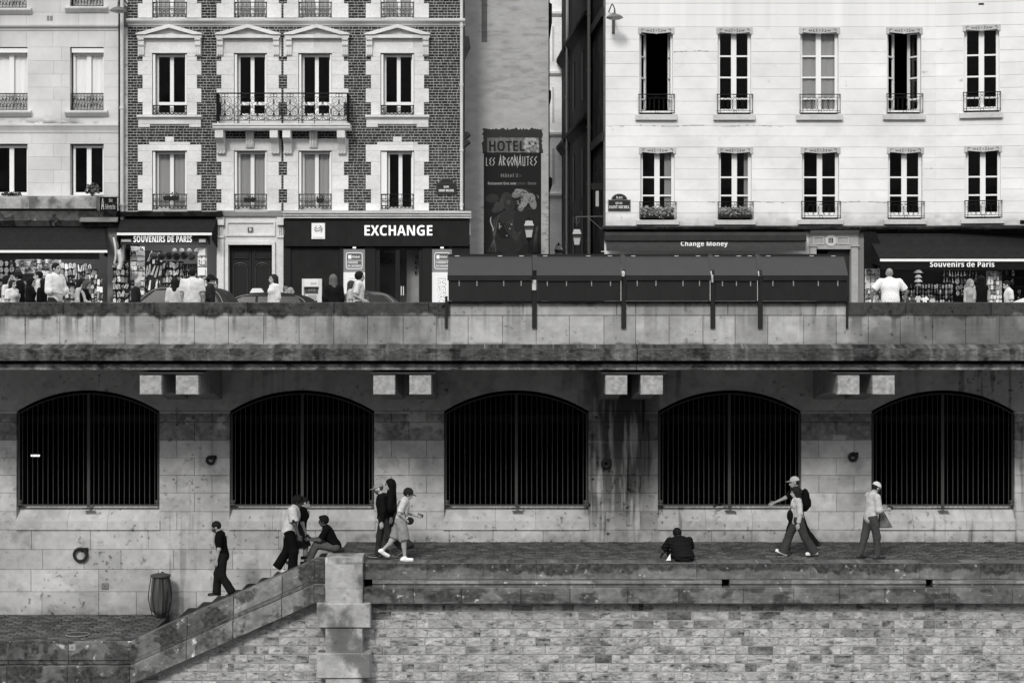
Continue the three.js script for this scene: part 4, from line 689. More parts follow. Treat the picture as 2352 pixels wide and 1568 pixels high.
  const dr = part('double_door', h9), dm = mat(0.012, 0.45);
  for (const [a, b] of [[524, 574.5], [575.5, 625]]) { const x0 = fx(a), x1 = fx(b), g = [box(x0, x1, GY, fy(562), ZF - 0.3, ZF - 0.24)]; const fr = (p0, p1, q0, q1) => g.push(prismZ(rectHole(p0, p1, q0, q1), ZF - 0.24, ZF - 0.2, [rectHole(p0 + 0.04, p1 - 0.04, q0 + 0.04, q1 - 0.04)])); fr(x0 + 0.08, x1 - 0.08, fy(594), fy(570)); mesh('door_leaf', g, dm, dr); const cx = (x0 + x1) / 2, arc = []; for (let k = 0; k <= 12; k++) { const t = Math.PI * k / 12; arc.push([cx - Math.cos(t) * 0.22, fy(616) + Math.sin(t) * 0.17, ZF - 0.23]); } mesh('arch_moulding', [tube([[cx - 0.22, fy(690), ZF - 0.23], ...arc, [cx + 0.22, fy(690), ZF - 0.23]], 0.025, 40, 6), tube(arc.map(([x, y, z]) => [cx + (x - cx) * 0.7, fy(616) + (y - fy(616)) * 0.6, z]), 0.015, 24, 5)], mat(0.03, 0.35), dr); }
  mesh('pier', box(fx(276), fx(283), GY, fy(497.2), ZF - 0.4, ZF - 0.002), mat(0.2), h9);
  mesh('shop_back_wall', box(fx(278), fx(497), GY, fy(497.5), ZF - 1.5, ZF - 1.4), mat(0.35, 0.9), h9);
}
function plaque(name, label, px0, px1, py0, py1, d, texts, { arch, frame = 0.3, face = 0.015, ink = 0.8 } = {}) {
  const t = thing(name, label, 'sign'); mesh('frame', pstone(px0, px1, py0, py1, d, d + 0.035, 0.008), mat(frame, 0.5), t); mesh('face', pstone(px0 + 1.6, px1 - 1.6, py0 + 1.6, py1 - 1.6, d - 0.004, d, 0.001), mat(face, 0.6), t);
  if (arch) { const cx = X((px0 + px1) / 2, d), w = X(px1, d) - X(px0, d), p = [], q = []; for (let k = 0; k <= 12; k++) { const a = Math.PI * k / 12; p.push([cx + Math.cos(a) * w * 0.36, Y(py0, d) + Math.sin(a) * arch]); q.push([cx + Math.cos(a) * w * 0.31, Y(py0, d) + 0.01 + Math.sin(a) * arch * 0.85]); } mesh('crest', prismZ(p, Z(d + 0.035), Z(d)), mat(frame, 0.5), t); mesh('crest_face', prismZ(q, Z(d), Z(d - 0.004)), mat(face, 0.6), t); }
  for (const [s, a, b, c, e, f] of texts) sign('lettering', s, a, b, c, e, d - 0.004, mat(ink, 0.5), t, 0.004, f ?? fontBold); return t;
}
plaque('number_plate', 'small dark house number plate reading 9 above the double door', 568, 580.5, 521.5, 533, 75.94, [['9', 571.5, 577, 523.5, 531]], { frame: 0.2 });
plaque('street_sign', 'dark street name plate on the brick house above the exchange shop', 1002.5, 1048, 420, 444.5, 75.94, [['QUAI', 1019, 1031, 426.5, 432], ['SAINT MICHEL', 1007.5, 1043, 434.5, 440]], { arch: 0.14, frame: 0.04 });
plaque('street_sign', 'arched street name plate on the white house beside the alley', 1397, 1448.5, 458.5, 484.5, 75.94, [['5e Arrt', 1415.5, 1430, 450.5, 456, fontSerif], ['QUAI', 1414, 1429.5, 464, 470, fontSerif], ['SAINT MICHEL', 1399.5, 1446, 472, 478.5, fontSerif]], { arch: 0.19, frame: 0.12 });

// drainpipes
{ const t = thing('drainpipe', 'pale drainpipe between the limestone house and the brick house', 'pipe'), x = fx(281), z = ZF + 0.12; mesh('pipe', bar([x, GY + 0.5, z], [x, fy(-200), z], 0.058, 12), M.pipe, t); for (const py of [248, 470]) mesh('collar', bar([x, fy(py + 3), z], [x, fy(py - 3), z], 0.075, 12), M.pipe, t); mesh('cable', bar([fx(273), fy(480), ZF + 0.05], [fx(273), fy(-200), ZF + 0.05], 0.018, 5), M.iron, t); }
{ const t = thing('drainpipe', 'pale drainpipe on the right corner of the brick house', 'pipe'), x = fx(1060), z = ZF + 0.08; mesh('pipe', bar([x, fy(482), z], [x, fy(-200), z], 0.05, 12), M.pipe, t); for (const py of [60, 195, 345, 470]) mesh('collar', bar([x, fy(py + 3), z], [x, fy(py - 3), z], 0.065, 12), M.pipe, t); }
// ---------- hotel with the painted wall, and the alley ----------
{
  const hotel = thing('hotel_house', 'plastered house end with a faded painted hotel advertisement beside the alley', 'house'), d = 79, PXW = 202;
  const wall = canvasTex(404, 1240, (g, w, h) => {
    const c = (px) => (px - 1063) * 2, r = py => py * 2, gr = v => `rgb(${v | 0},${v | 0},${v | 0})`;
    g.fillStyle = gr(164); g.fillRect(0, 0, w, h);
    const blot = (n, x0, x1, y0, y1, r0, r1, v, a) => { for (let i = 0; i < n; i++) { g.globalAlpha = a * rr(0.4, 1); g.fillStyle = gr(v + rr(-10, 10)); g.beginPath(); g.ellipse(rr(x0, x1), rr(y0, y1), rr(r0, r1) * 2.2, rr(r0, r1) * 0.8, rr(-0.3, 0.3), 0, 7); g.fill(); } g.globalAlpha = 1; };
    blot(200, 0, w, 0, h, 6, 30, 182, 0.04); blot(60, 0, 60, 560, 1240, 8, 24, 110, 0.06);
    g.fillStyle = gr(96); g.fillRect(c(1106), 0, 26, r(97)); blot(20, c(1106), c(1119), 0, 190, 3, 10, 70, 0.15);
    // painted advertisement, ragged upper patch
    const ragged = (x0, x1, y0, y1, v) => { g.fillStyle = gr(v); g.beginPath(); g.moveTo(x0, y0); for (let x = x0; x <= x1; x += 6) g.lineTo(x, y0 + rr(-6, 6)); for (let y = y0; y <= y1; y += 8) g.lineTo(x1 + rr(-7, 5), y); for (let x = x1; x >= x0; x -= 20) g.lineTo(x, y1); for (let y = y1; y >= y0; y -= 8) g.lineTo(x0 + rr(-6, 5), y); g.fill(); };
    ragged(c(1109), c(1247), r(296), r(352), 44); g.fillStyle = gr(18); g.fillRect(c(1111), r(348), c(1243) - c(1111), r(640) - r(348));
    g.fillStyle = gr(98); g.fillRect(c(1119), r(316), c(1238) - c(1119), r(350) - r(316)); for (let i = 0; i < 160; i++) { g.fillStyle = gr(rr(60, 170)); g.globalAlpha = 0.3; g.beginPath(); g.arc(rr(c(1124), c(1236)), rr(r(316), r(350)), rr(2, 9), 0, 7); g.fill(); } g.globalAlpha = 1;
    for (let i = 0; i < 60; i++) { g.fillStyle = gr(rr(150, 190)); g.globalAlpha = 0.6; g.beginPath(); g.arc(rr(c(1205), c(1236)), rr(r(318), r(348)), rr(2, 8), 0, 7); g.fill(); } g.globalAlpha = 1;
    g.fillStyle = gr(22); g.font = 'bold 66px sans-serif'; g.save(); g.translate(c(1121), r(347)); const mw = g.measureText('HOTEL').width; g.scale((c(1206) - c(1121)) / mw, 1); g.fillText('HOTEL', 0, 0); g.restore();
    g.font = 'bold 34px sans-serif'; g.fillText('* *', c(1212), r(338));
    // angular lettering
    const glyph = { L: [[[0, 0], [0, 1], [0.7, 1]]], E: [[[0.8, 0], [0, 0.3], [0.5, 0.5], [0, 0.7], [0.7, 1]]], S: [[[0.8, 0], [0.1, 0.3], [0.7, 0.6], [0, 1]]], A: [[[0, 1], [0.5, 0], [0.8, 1]], [[0.2, 0.7], [0.7, 0.55]]], R: [[[0.1, 1], [0.1, 0], [0.8, 0.25], [0.1, 0.5], [0.8, 1]]], G: [[[0.8, 0.1], [0.05, 0.5], [0.6, 1], [0.8, 0.55], [0.45, 0.55]]], O: [[[0.45, 0.05], [0, 0.5], [0.45, 1], [0.9, 0.5], [0.45, 0.05]]], N: [[[0.05, 1], [0.05, 0], [0.8, 1], [0.8, 0]]], U: [[[0.05, 0], [0.2, 1], [0.75, 1], [0.75, 0]]], T: [[[0, 0.05], [0.95, 0]], [[0.5, 0], [0.45, 1]]] };
    const write = (s, x0, x1, y0, y1) => { const n = s.length, cw = (x1 - x0) / n; g.strokeStyle = gr(178); g.lineWidth = 3.6; [...s].forEach((ch, i) => { for (const l of glyph[ch] ?? []) { g.beginPath(); l.forEach(([a, b], k) => { const x = x0 + (i + a * 0.82) * cw, y = lerp(y0, y1, b); k ? g.lineTo(x, y) : g.moveTo(x, y); }); g.stroke(); } }); };
    write('LES', c(1117), c(1139), r(362), r(380)); write('ARGONAUTES', c(1146), c(1236), r(359), r(380));
    g.fillStyle = gr(120); g.textAlign = 'center'; g.font = 'bold 24px sans-serif'; g.fillText('Hôtel 2', c(1170), r(407)); g.fillStyle = gr(62); g.fillText('nn', c(1191), r(407));
    const tx = (s, x0, x1, y, v) => { g.textAlign = 'left'; g.fillStyle = gr(v); g.font = 'bold 17px sans-serif'; const m = g.measureText(s).width; g.save(); g.translate(x0, y); g.scale((x1 - x0) / m, 1); g.fillText(s, 0, 0); g.restore(); };
    tx('Restaurant Grec avec', c(1120), c(1186), r(424), 165); tx('orchestre', c(1187), c(1207), r(424), 92); tx('Danses', c(1212), c(1232), r(424), 120);
    // figures: curled-horn head, pale curls, dark robes with light piping
    const E = (px, py, a, b, rot, v, al = 1) => { g.globalAlpha = al; g.fillStyle = gr(v); g.beginPath(); g.ellipse(c(px), r(py), a * 2, b * 2, rot, 0, 7); g.fill(); g.globalAlpha = 1; };
    E(1130, 455, 15, 10, -0.15, 46); E(1163, 456, 13, 15, 0, 50); E(1150, 468, 17, 11, -0.5, 58); E(1143, 480, 14, 8, -0.3, 54); E(1170, 470, 13, 15, 0.1, 44);
    for (let k = 0; k < 26; k++) { const a = k / 26 * 6.28; g.strokeStyle = gr(30); g.lineWidth = 2; g.beginPath(); g.moveTo(c(1168 + Math.cos(a) * 6), r(464 + Math.sin(a) * 7)); g.lineTo(c(1168 + Math.cos(a) * 13), r(464 + Math.sin(a) * 14)); g.stroke(); } E(1168, 464, 5, 6, 0, 62); E(1145, 462, 3, 2, 0.4, 8);
    E(1165, 500, 26, 17, -0.4, 40); E(1200, 520, 24, 46, 0.1, 30); E(1225, 500, 14, 34, 0, 26); E(1170, 560, 30, 24, 0, 34); E(1140, 540, 12, 40, 0.1, 30); E(1160, 530, 18, 18, 0.7, 12);
    E(1198, 443, 17, 9, 0.2, 128); E(1186, 446, 11, 8, -0.4, 110); E(1218, 455, 12, 12, 0.6, 122); E(1224, 466, 8, 15, -0.25, 118); E(1204, 464, 8, 12, 0.2, 132); E(1196, 478, 7, 7, 0.5, 112); E(1190, 466, 4, 4, 0, 40);
    g.lineWidth = 2; for (let k = 0; k < 46; k++) { g.strokeStyle = gr(rnd() < 0.5 ? 60 : 165); g.beginPath(); const x = rr(1180, 1232), y = rr(436, 482); if (Math.hypot((x - 1204) / 28, (y - 455) / 22) > 1) continue; g.arc(c(x), r(y), rr(4, 12), rr(0, 6), rr(0, 6)); g.stroke(); }
    const curve = (p, v, lw) => { g.strokeStyle = gr(v); g.lineWidth = lw; g.beginPath(); g.moveTo(c(p[0]), r(p[1])); g.bezierCurveTo(c(p[2]), r(p[3]), c(p[4]), r(p[5]), c(p[6]), r(p[7])); g.stroke(); };
    for (let k = 0; k < 7; k++) curve([1150 - k * 4, 490 + k * 3, 1138 - k * 2, 510, 1146 - k * 2, 540, 1118 + k * 4, 578], k % 2 ? 96 : 60, 2); curve([1128, 498, 1122, 515, 1136, 520, 1132, 530], 168, 5); curve([1146, 512, 1150, 518, 1144, 520, 1148, 526], 150, 4);
    for (let k = 0; k < 5; k++) curve([1158 + k * 5, 515 - k * 3, 1164 + k * 3, 535, 1176 + k * 3, 545, 1190 + k * 2, 552 - k * 6], 80, 2); for (const [x, y] of [[1164, 541], [1171, 525], [1175, 515], [1150, 520]]) E(x, y, 2, 2, 0, 130);
    for (let k = 0; k < 8; k++) curve([1150 + k * 5, 580, 1148 + k * 5, 566, 1154 + k * 4, 556, 1150 + k * 4, 548], 24, 2);
    for (let k = 0; k < 6; k++) curve([1226 + k * 2, 580, 1222 + k * 2, 560, 1230, 540, 1232 + k, 520], 66, 1.6);
    blot(60, c(1111), c(1243), r(430), r(620), 3, 12, 16, 0.22);
    blot(40, c(1246), c(1262), r(350), r(600), 2, 7, 60, 0.3);
    const im = g.getImageData(0, 0, w, h), D = im.data; for (let j = 0; j < h; j++) for (let i = 0; i < w; i++) { const k = (j * w + i) * 4, n = fbm(i / 40, j / 22, 5, 401) - 0.5, q = sm(0.5, 0.72, fbm(i / 60 + 9, j / 16, 5, 402)) * sm(560, 420, j) * sm(70, 150, i), f = 1 + n * 0.16 - q * 0.1 + (hash(i, j, 5) - 0.5) * 0.05; D[k] = clamp(D[k] * f, 0, 255); D[k + 1] = clamp(D[k + 1] * f, 0, 255); D[k + 2] = clamp(D[k + 2] * f, 0, 255); } g.putImageData(im, 0, 0);
  });
  const x0 = X(1063, d), w = PXW / F * d, y0 = Y(620, d), hh = 620 / F * d;
  const m = new THREE.MeshStandardMaterial({ map: wall, roughness: 0.92, bumpMap: bumpStone, bumpScale: 0.006 });
  const g = mapUV(box(X(1030, d), X(1260, d), GY, Y(-220, d), Z(d) - 7, Z(d)), x0, y0, w, hh); mesh('plaster_wall', g, m, hotel);
  mesh('corner_strip', box(X(1260.3, d), X(1263, d), GY, Y(-220, d), Z(d) - 6.5, Z(d) - 0.3), mat(0.02), hotel);
  for (const [py, h, w2] of [[5, 90, 6], [205, 40, 4], [405, 38, 7]]) mesh('window_ledge', prismZ([[X(1262, 79.5), Y(py + h, 79.5)], [X(1262, 79.5), Y(py, 79.5)], [X(1262 + w2, 79.5), Y(py + 4, 79.5)], [X(1262 + w2, 79.5), Y(py + h * 0.5, 79.5)]], Z(81), Z(79.5)), mat(0.02), hotel);
  for (const [py, h] of [[80, 60], [300, 22], [318, 20]]) mesh('corner_moulding', prismZ([[X(1063, 77.6), Y(py + h, 77.6)], [X(1063, 77.6), Y(py, 77.6)], [X(1077, 77.6), Y(py + 4, 77.6)], [X(1080, 77.6), Y(py + h * 0.4, 77.6)], [X(1074, 77.6), Y(py + h * 0.6, 77.6)]], Z(78.4), Z(77.6)), mat(0.16, 0.8, { map: grainStone }), hotel);
}
{ // far end of the alley
  const t = thing('alley_end_house', 'pale narrow slice of a house closing the far end of the alley', 'house'), d = 98; mesh('wall', box(X(1225, d), X(1330, d), GY, Y(-220, d), Z(d) - 1, Z(d)), mat(0.95, 0.9, { map: grainFine }), t);
  for (const py of [30, 167, 307, 447]) mesh('string_course', prismX([[Z(d) + 0.14, Y(py + 2, d)], [Z(d) + 0.14, Y(py - 3, d)], [Z(d), Y(py - 6, d)], [Z(d) - 0.01, Y(py + 8, d)], [Z(d) + 0.05, Y(py + 7, d)]], X(1225, d), X(1330, d)), mat(0.8, 0.9, { map: grainFine }), t);
  for (const py of [60, 200, 340]) { const w = part('window', t); mesh('frame', [box(X(1268, d), X(1272, d), Y(py + 80, d), Y(py, d), Z(d), Z(d) + 0.03)], M.lightStone, w); }
}
{ // side houses of the alley, right
  const sideWall = (name, label, x0, d0, x1, d1, m, courses) => {
    const t = thing(name, label, 'house'); const A = [x0, Z(d0)], B = [x1, Z(d1)], L = Math.hypot(B[0] - A[0], B[1] - A[1]), ang = Math.atan2(-(B[1] - A[1]), B[0] - A[0]);
    const put = g => { g.rotateY(ang); g.translate(A[0], 0, A[1]); return boxUV(g); };      // local x runs along the wall, local z away from the alley
    mesh('side_wall', put(box(0, L, GY, 20, 0, 1.6)), m, t);
    for (const y of courses) mesh('string_course', put(prismX([[0.001, y - 0.3], [-0.12, y - 0.12], [-0.22, y], [-0.22, y + 0.12], [0.001, y + 0.16]], 0, L)), m, t);
    return { t, put, L };
  };
  const a = sideWall('alley_house', 'dark rendered second house along the right side of the alley', 2.66, 82, 2.2, 92.5, mat(0.07, 0.95, { map: crustTile }), [12.1, 15.57]);
  for (const y of [7.4, 9.6, 13]) for (const s of [2.6, 6.2]) { const w = part('window', a.t); mesh('pane', a.put(box(s, s + 0.9, y, y + 1.7, -0.004, 0.002)), mat(0.01, 0.75), w); mesh('frame', a.put(box(s - 0.05, s, y, y + 1.7, -0.03, 0.002)), M.dark, w); }
  const b = sideWall('alley_house', 'dark far house along the right side of the alley, behind a drainpipe', 2.18, 92.5, 2.0, 97.8, mat(0.14, 0.95, { map: crustTile }), [12, 15.5]);
  for (const [px, d, l] of [[1357, 81.6, 'dark drainpipe in the alley nearest the white house'], [1307, 92, 'grey drainpipe deep in the alley']]) { const t = thing('drainpipe', l, 'pipe'); mesh('pipe', bar([X(px, d) - 0.06, GY, Z(d)], [X(px, d) - 0.06, 19, Z(d)], 0.06, 10), mat(px > 1340 ? 0.08 : 0.3, 0.6), t); for (let y = 6; y < 19; y += 1.9) mesh('collar', bar([X(px, d) - 0.06, y, Z(d)], [X(px, d) - 0.06, y + 0.08, Z(d)], 0.075, 10), mat(px > 1340 ? 0.08 : 0.3, 0.6), t); }
}
function lantern(t, x, y, z, s = 1) { // four-sided street lantern, y = bottom of the glass body
  const q = (r0, r1, y0, y1) => { const g = new THREE.CylinderGeometry(r1 * 1.414 * s, r0 * 1.414 * s, (y1 - y0) * s, 4); g.rotateY(Math.PI / 4); g.translate(x, y + (y0 + y1) / 2 * s, z); return boxUV(ni(g.toNonIndexed())); };
  const fl = g => { g.computeVertexNormals(); return g; };
  mesh('glass_body', fl(q(0.12, 0.165, 0.0, 0.3)), mat(0.45, 0.3), t); mesh('shade_band', fl(q(0.168, 0.185, 0.3, 0.44)), mat(0.06, 0.5), t); mesh('rim', q(0.21, 0.21, 0.44, 0.47), M.iron, t); mesh('roof', fl(q(0.2, 0.13, 0.47, 0.68)), mat(0.28, 0.4), t); mesh('chimney', [q(0.11, 0.11, 0.68, 0.72), q(0.04, 0.03, 0.72, 0.8), q(0.05, 0.05, 0.8, 0.82)], M.iron, t);
  mesh('frame', [[-1, -1], [1, -1], [1, 1], [-1, 1]].map(([a, b]) => bar([x + a * 0.122 * s, y, z + b * 0.122 * s], [x + a * 0.172 * s, y + 0.44 * s, z + b * 0.172 * s], 0.012 * s, 4)), M.iron, t);
}
{ const t = thing('street_lantern', 'four-sided lantern on a post in front of the painted hotel wall', 'lantern'), d = 77.6, x = X(1215, d), y = Y(545, d); lantern(t, x, y, Z(d), 0.78); mesh('post', [bar([x, GY + 0.1, Z(d)], [x, y - 0.1, Z(d)], 0.05, 10, 0.035), bar([x, y - 0.12, Z(d)], [x, y, Z(d)], 0.05, 10, 0.1), lathe([[0.16, 0], [0.15, 0.3], [0.08, 0.5], [0.05, 0.6]], 16, x, GY + 0.05, Z(d))], M.iron, t); }
{ const t = thing('street_lantern', 'lantern hanging from a scrolled wall bracket at the alley mouth', 'lantern'), d = 77.4, x = X(1325, d), y = Y(562, d); lantern(t, x, y, Z(d), 0.72); const yb = Y(498, d); mesh('bracket', [tube([[x, yb - 0.12, Z(d)], [x - 0.02, yb - 0.02, Z(d)], [x + 0.06, yb, Z(d)], [X(1366, d), yb + 0.01, Z(d)], [X(1386, 77), yb, Z(77)]], 0.022, 24, 6), scroll(x + 0.02, yb - 0.1, Z(d), 0.13, 1, 1.6), bar([x, y + 0.58, Z(d)], [x, yb - 0.1, Z(d)], 0.01, 5), bar([X(1350, d), yb, Z(d)], [X(1384, 77), Y(528, 77), Z(77)], 0.012, 5)], mat(0.09, 0.5), t); }
{ const t = thing('street_lantern', 'lantern top half hidden behind the bookseller boxes in the alley', 'lantern'), d = 82, x = X(1283, d), y = Y(596, d); lantern(t, x, y, Z(d), 0.7); mesh('post', bar([x, GY, Z(d)], [x, y, Z(d)], 0.04, 8), M.iron, t); }
{ const t = thing('glinting_shrub', 'leafy shrub with pale leaves painted as glints in the alley mouth', 'shrub'), d = 81, x = X(1287, d), z = Z(d), lf = [], sp = []; for (let i = 0; i < 900; i++) { const y = rr(0.6, 2.5), a = rr(0, 6.28), r = Math.sqrt(rnd()) * (0.34 * Math.sin(clamp((2.7 - y) / 2.2) * 2.2) + 0.05); const l = new THREE.CircleGeometry(rr(0.02, 0.045), 4); l.rotateX(rr(-1.5, 1.5)); l.rotateY(rr(-2, 2)); l.translate(x + Math.cos(a) * r, FSW + y, z + Math.sin(a) * r); (i % 9 ? lf : sp).push(ni(l)); } mesh('foliage', lf, leafDouble, t); mesh('glint_leaves', sp, mat(0.85, 0.3, { side: THREE.DoubleSide }), t); mesh('trunk', bar([x, FSW, z], [x, FSW + 1.8, z], 0.04, 7, 0.015), M.dark, t); mesh('tub', lathe([[0, 0], [0.2, 0], [0.26, 0.5], [0.24, 0.52], [0, 0.48]], 16, x, FSW + 0.02, z), M.ironGrey, t); }  // scattered white leaves paint the specular glints on the foliage

// ---------- white house no. 11 ----------
const h11 = thing('white_house', 'white stuccoed house with five tall window bays and carved valances', 'house');
{
  const PB = 2150, xb = fx(PB), ba = 0.2;
  bend = g0 => { const g = g0.index ? g0.toNonIndexed() : g0, p = g.attributes.position, n = g.attributes.normal; let any = false; for (let i = 0; i < p.count; i++) { const x = p.getX(i); if (x > xb + 1e-4) { any = true; const s = x - xb, z = p.getZ(i) - ZF, c = Math.cos(ba), si = Math.sin(ba); p.setXYZ(i, xb + s * c - z * si, p.getY(i), ZF + s * si + z * c); const nx = n.getX(i), nz = n.getZ(i); n.setXYZ(i, nx * c - nz * si, n.getY(i), nx * si + nz * c); } } return g; };
  const map11 = tex(1024, 640, (u, v) => { const x = u * 14.5, y = v * 9.5, px = CX + (fx(1385) + x) * 73.53, py = HY - (y - 1) * 73.53; let g = 222 + (fbm(x * 0.8, y * 1.1, 4, 301) - 0.5) * 30 + (fbm(x * 6, y * 6, 3, 302) - 0.5) * 7; const low = sm(485, 520, py + (fbm(x * 3, y * 3, 4, 303) - 0.5) * 34); g -= low * 46 * (0.4 + fbm(x * 4, y * 8, 4, 304)); g -= 60 * speck(x * 3.3, y * 3.3, 305, 0.17) + 5 * sm(0.5, 0.65, fbm(x * 1.4, y * 2.2, 4, 307)); for (const [k0, k1, q] of [[1400, 1800, 289], [2000, 2300, 61], [1600, 2100, 464], [1480, 1660, 118]]) if (px > k0 && px < k1 && Math.abs(py - q - 1.5 * Math.sin(px * 0.05)) < 0.9 && fbm(x * 5, q, 2, 308) > 0.45) g -= 60; return g; });
  const uv11 = g => mapUV(g, fx(1385), EYE - 1, 14.5, 9.5);
  const m11 = [1, 0.985, 0.97, 0.95].map(v => new THREE.MeshStandardMaterial({ color: grey(v), map: map11, roughness: 0.85, bumpMap: bumpFine, bumpScale: 0.0025 }));
  const W = [[1468, 1547, 66, 262], [1648, 1727, 66, 262], [1838, 1928, 66, 262], [2038, 2118, 66, 261], [2213, 2293, 62, 259], [1470, 1551, 340, 504], [1650, 1728, 340, 504], [1842, 1929, 340, 503], [2040, 2121, 340, 503], [2216, 2296, 338, 502], [1468, 1547, -215, -20], [1648, 1727, -215, -20], [1838, 1928, -215, -20], [2038, 2118, -215, -20], [2213, 2293, -215, -20]];
  const RX = 2440, TOPP = -225;
  for (const [a, b] of [[1391, PB], [PB, RX]]) mesh('wall', uv11(prismZ(rectHole(fx(a), fx(b), fy(522), fy(TOPP)), ZF - 0.45, ZF - 0.013, W.filter(w => w[0] >= a && w[1] <= b).map(([p, q, t, c]) => rectHole(fx(p), fx(q), fy(c), fy(t))))), m11[3], h11);
  { const o = []; const x0 = fx(1391), x1 = fx(PB), x2 = fx(RX), top = fy(TOPP), z0 = ZF - 7; for (const [p, q] of [[x0 + 0.3, x1], [x1, x2]]) { o.push(box(p, q, GY, top, z0 - 0.3, z0), box(p, q, top - 0.3, top, z0, ZF - 0.451)); for (const y of [fy(522), fy(300), fy(20)]) o.push(box(p, q, y - 0.2, y, z0, ZF - 0.451)); } o.push(box(x2 - 0.3, x2, GY, top, z0, ZF - 0.45)); for (const px of [1600, 1785, 1985]) o.push(box(fx(px), fx(px) + 0.12, fy(522), top, z0, ZF - 0.46)); mesh('house_body', o, M.room, h11); }
  // side wall towards the alley, slightly skewed

  const sb = bend; bend = null;
  { const A = [fx(1391), ZF - 0.0], B = [2.72, Z(82)], pos = []; const q = (p, w) => new THREE.Vector3(p[0], w, p[1]); const s = new THREE.Shape([new THREE.Vector2(A[0], -A[1]), new THREE.Vector2(B[0], -B[1]), new THREE.Vector2(B[0] + 0.35, -B[1]), new THREE.Vector2(A[0] + 0.3, -A[1] + 0.46), new THREE.Vector2(A[0] + 0.3, -A[1] + 0.46)].slice(0, 4)); const g = new THREE.ExtrudeGeometry(s, { depth: fy(TOPP) - GY, bevelEnabled: false }); g.rotateX(-Math.PI / 2); g.translate(0, GY, 0); mesh('side_wall', boxUV(ni(g)), mat(0.16, 0.95, { map: crustTile }), h11);
    for (const y of [11.2, 15.1]) { const c = new THREE.Shape([new THREE.Vector2(A[0] - 0.12, -A[1] + 0.05), new THREE.Vector2(B[0] - 0.12, -B[1]), new THREE.Vector2(B[0] + 0.02, -B[1]), new THREE.Vector2(A[0] + 0.02, -A[1] + 0.05)]); const gg = new THREE.ExtrudeGeometry(c, { depth: 0.28, bevelEnabled: false }); gg.rotateX(-Math.PI / 2); gg.translate(0, y - 0.28, 0); mesh('side_string_course', boxUV(ni(gg)), mat(0.03), h11); }
    mesh('side_board', box(fx(1362), fx(1391) - 0.01, fy(431), fy(416), Z(77.4), Z(77.3)), M.dark, h11); mesh('side_lamp_box', box(fx(1372), fx(1379), fy(470), fy(434), Z(77.6), Z(77.3)), mat(0.4), h11);
    mesh('corner_pipe', bar([fx(1389), fy(525), ZF - 0.08], [fx(1389), fy(TOPP), ZF - 0.08], 0.035, 8), mat(0.16, 0.7, { map: grainStone }), h11);
  }
  bend = sb;
  // channelled courses
  const rows = [-222, -195, -167, -139, -111, -83, -55, -27, 7.7, 34.5, 61.6, 90, 118.8, 147, 176, 204.6, 233, 263, 289, 313, 338, 362, 388, 412, 437, 464, 490, 520];
  for (let r = 0; r < rows.length - 1; r++) for (const [a, b] of subtract(1391, RX, [...W.filter(w => w[2] < (rows[r] + rows[r + 1]) / 2 + 6 && w[3] > (rows[r] + rows[r + 1]) / 2 - 6).map(w => [w[0], w[1]])])) {
    for (const [p, q] of a < PB && b > PB ? [[a, PB], [PB, b]] : [[a, b]]) mesh('stone_course', uv11(stone(fx(p), fx(q), fy(rows[r + 1]) + rr(0.004, 0.011), fy(rows[r]) - 0.004, ZF - 0.013, ZF + rr(-0.002, 0.002), 0.004)), m11[Math.floor(rnd() * 4)], h11);
  }
  // windows
  W.forEach(([a, b, t, c], i) => {
    const x0 = fx(a), x1 = fx(b), y0 = fy(c), y1 = fy(t), top = i < 5 ? [128, 176, 224].map(p => p - (i === 4 ? 6 : 0)) : i < 10 ? [407, 448, 488].map((p, k) => [382 + 26.5, 449, 489][k] - 0) : [-160, -110, -60];
    const rws = i < 5 ? [127, 176, 225].map(p => fy(p)) : i < 10 ? [407.5 - 0, 448.5, 489].map((p, k) => fy([406, 448, 489][k])) : [-160, -110, -60].map(fy);
    const open = i === 0 ? [1.15, 1.45] : i === 3 ? [0.95, 1.0] : null;
    windowPart(h11, x0 + 0.015, x1 - 0.015, y0 + 0.06, y1 - 0.03, ZF - 0.2, { fw: 0.068, mull: 0.165, rows: rws, bars: 0.05, open, curtain_or_reflection: i === 2 ? [[0.02, 0.98]] : i === 5 ? [[0.72, 0.97]] : i === 6 ? [[0.8, 0.97]] : null });
    mesh('reveal_board', [box(x0, x0 + 0.012, y0, y1, ZF - 0.2, ZF - 0.002), box(x1 - 0.012, x1, y0, y1, ZF - 0.2, ZF - 0.002)], M.whiteWood, h11);
    if (i < 10) {
      const l0 = fx(a - 2), l1 = fx(b + 2), w = l1 - l0, yt = fy(t - (i < 5 ? 3 : 2)), hh = 15 / 73.53, lam = part('valance', h11);
      const P = [[l0, yt], [l0, yt - hh * 0.95], [l0 + w * 0.07, yt - hh], [l0 + w * 0.09, yt - hh * 0.72], [l0 + w * 0.3, yt - hh * 0.86], [l0 + w * 0.46, yt - hh * 0.92], [l0 + w * 0.5, yt - hh * 1.02], [l0 + w * 0.54, yt - hh * 0.92], [l0 + w * 0.7, yt - hh * 0.86], [l0 + w * 0.91, yt - hh * 0.72], [l0 + w * 0.93, yt - hh], [l1, yt - hh * 0.95], [l1, yt]];
      mesh('board', prismZ(P, ZF - 0.02, ZF + 0.03), mat(0.52, 0.7, { map: grainFine }), lam);
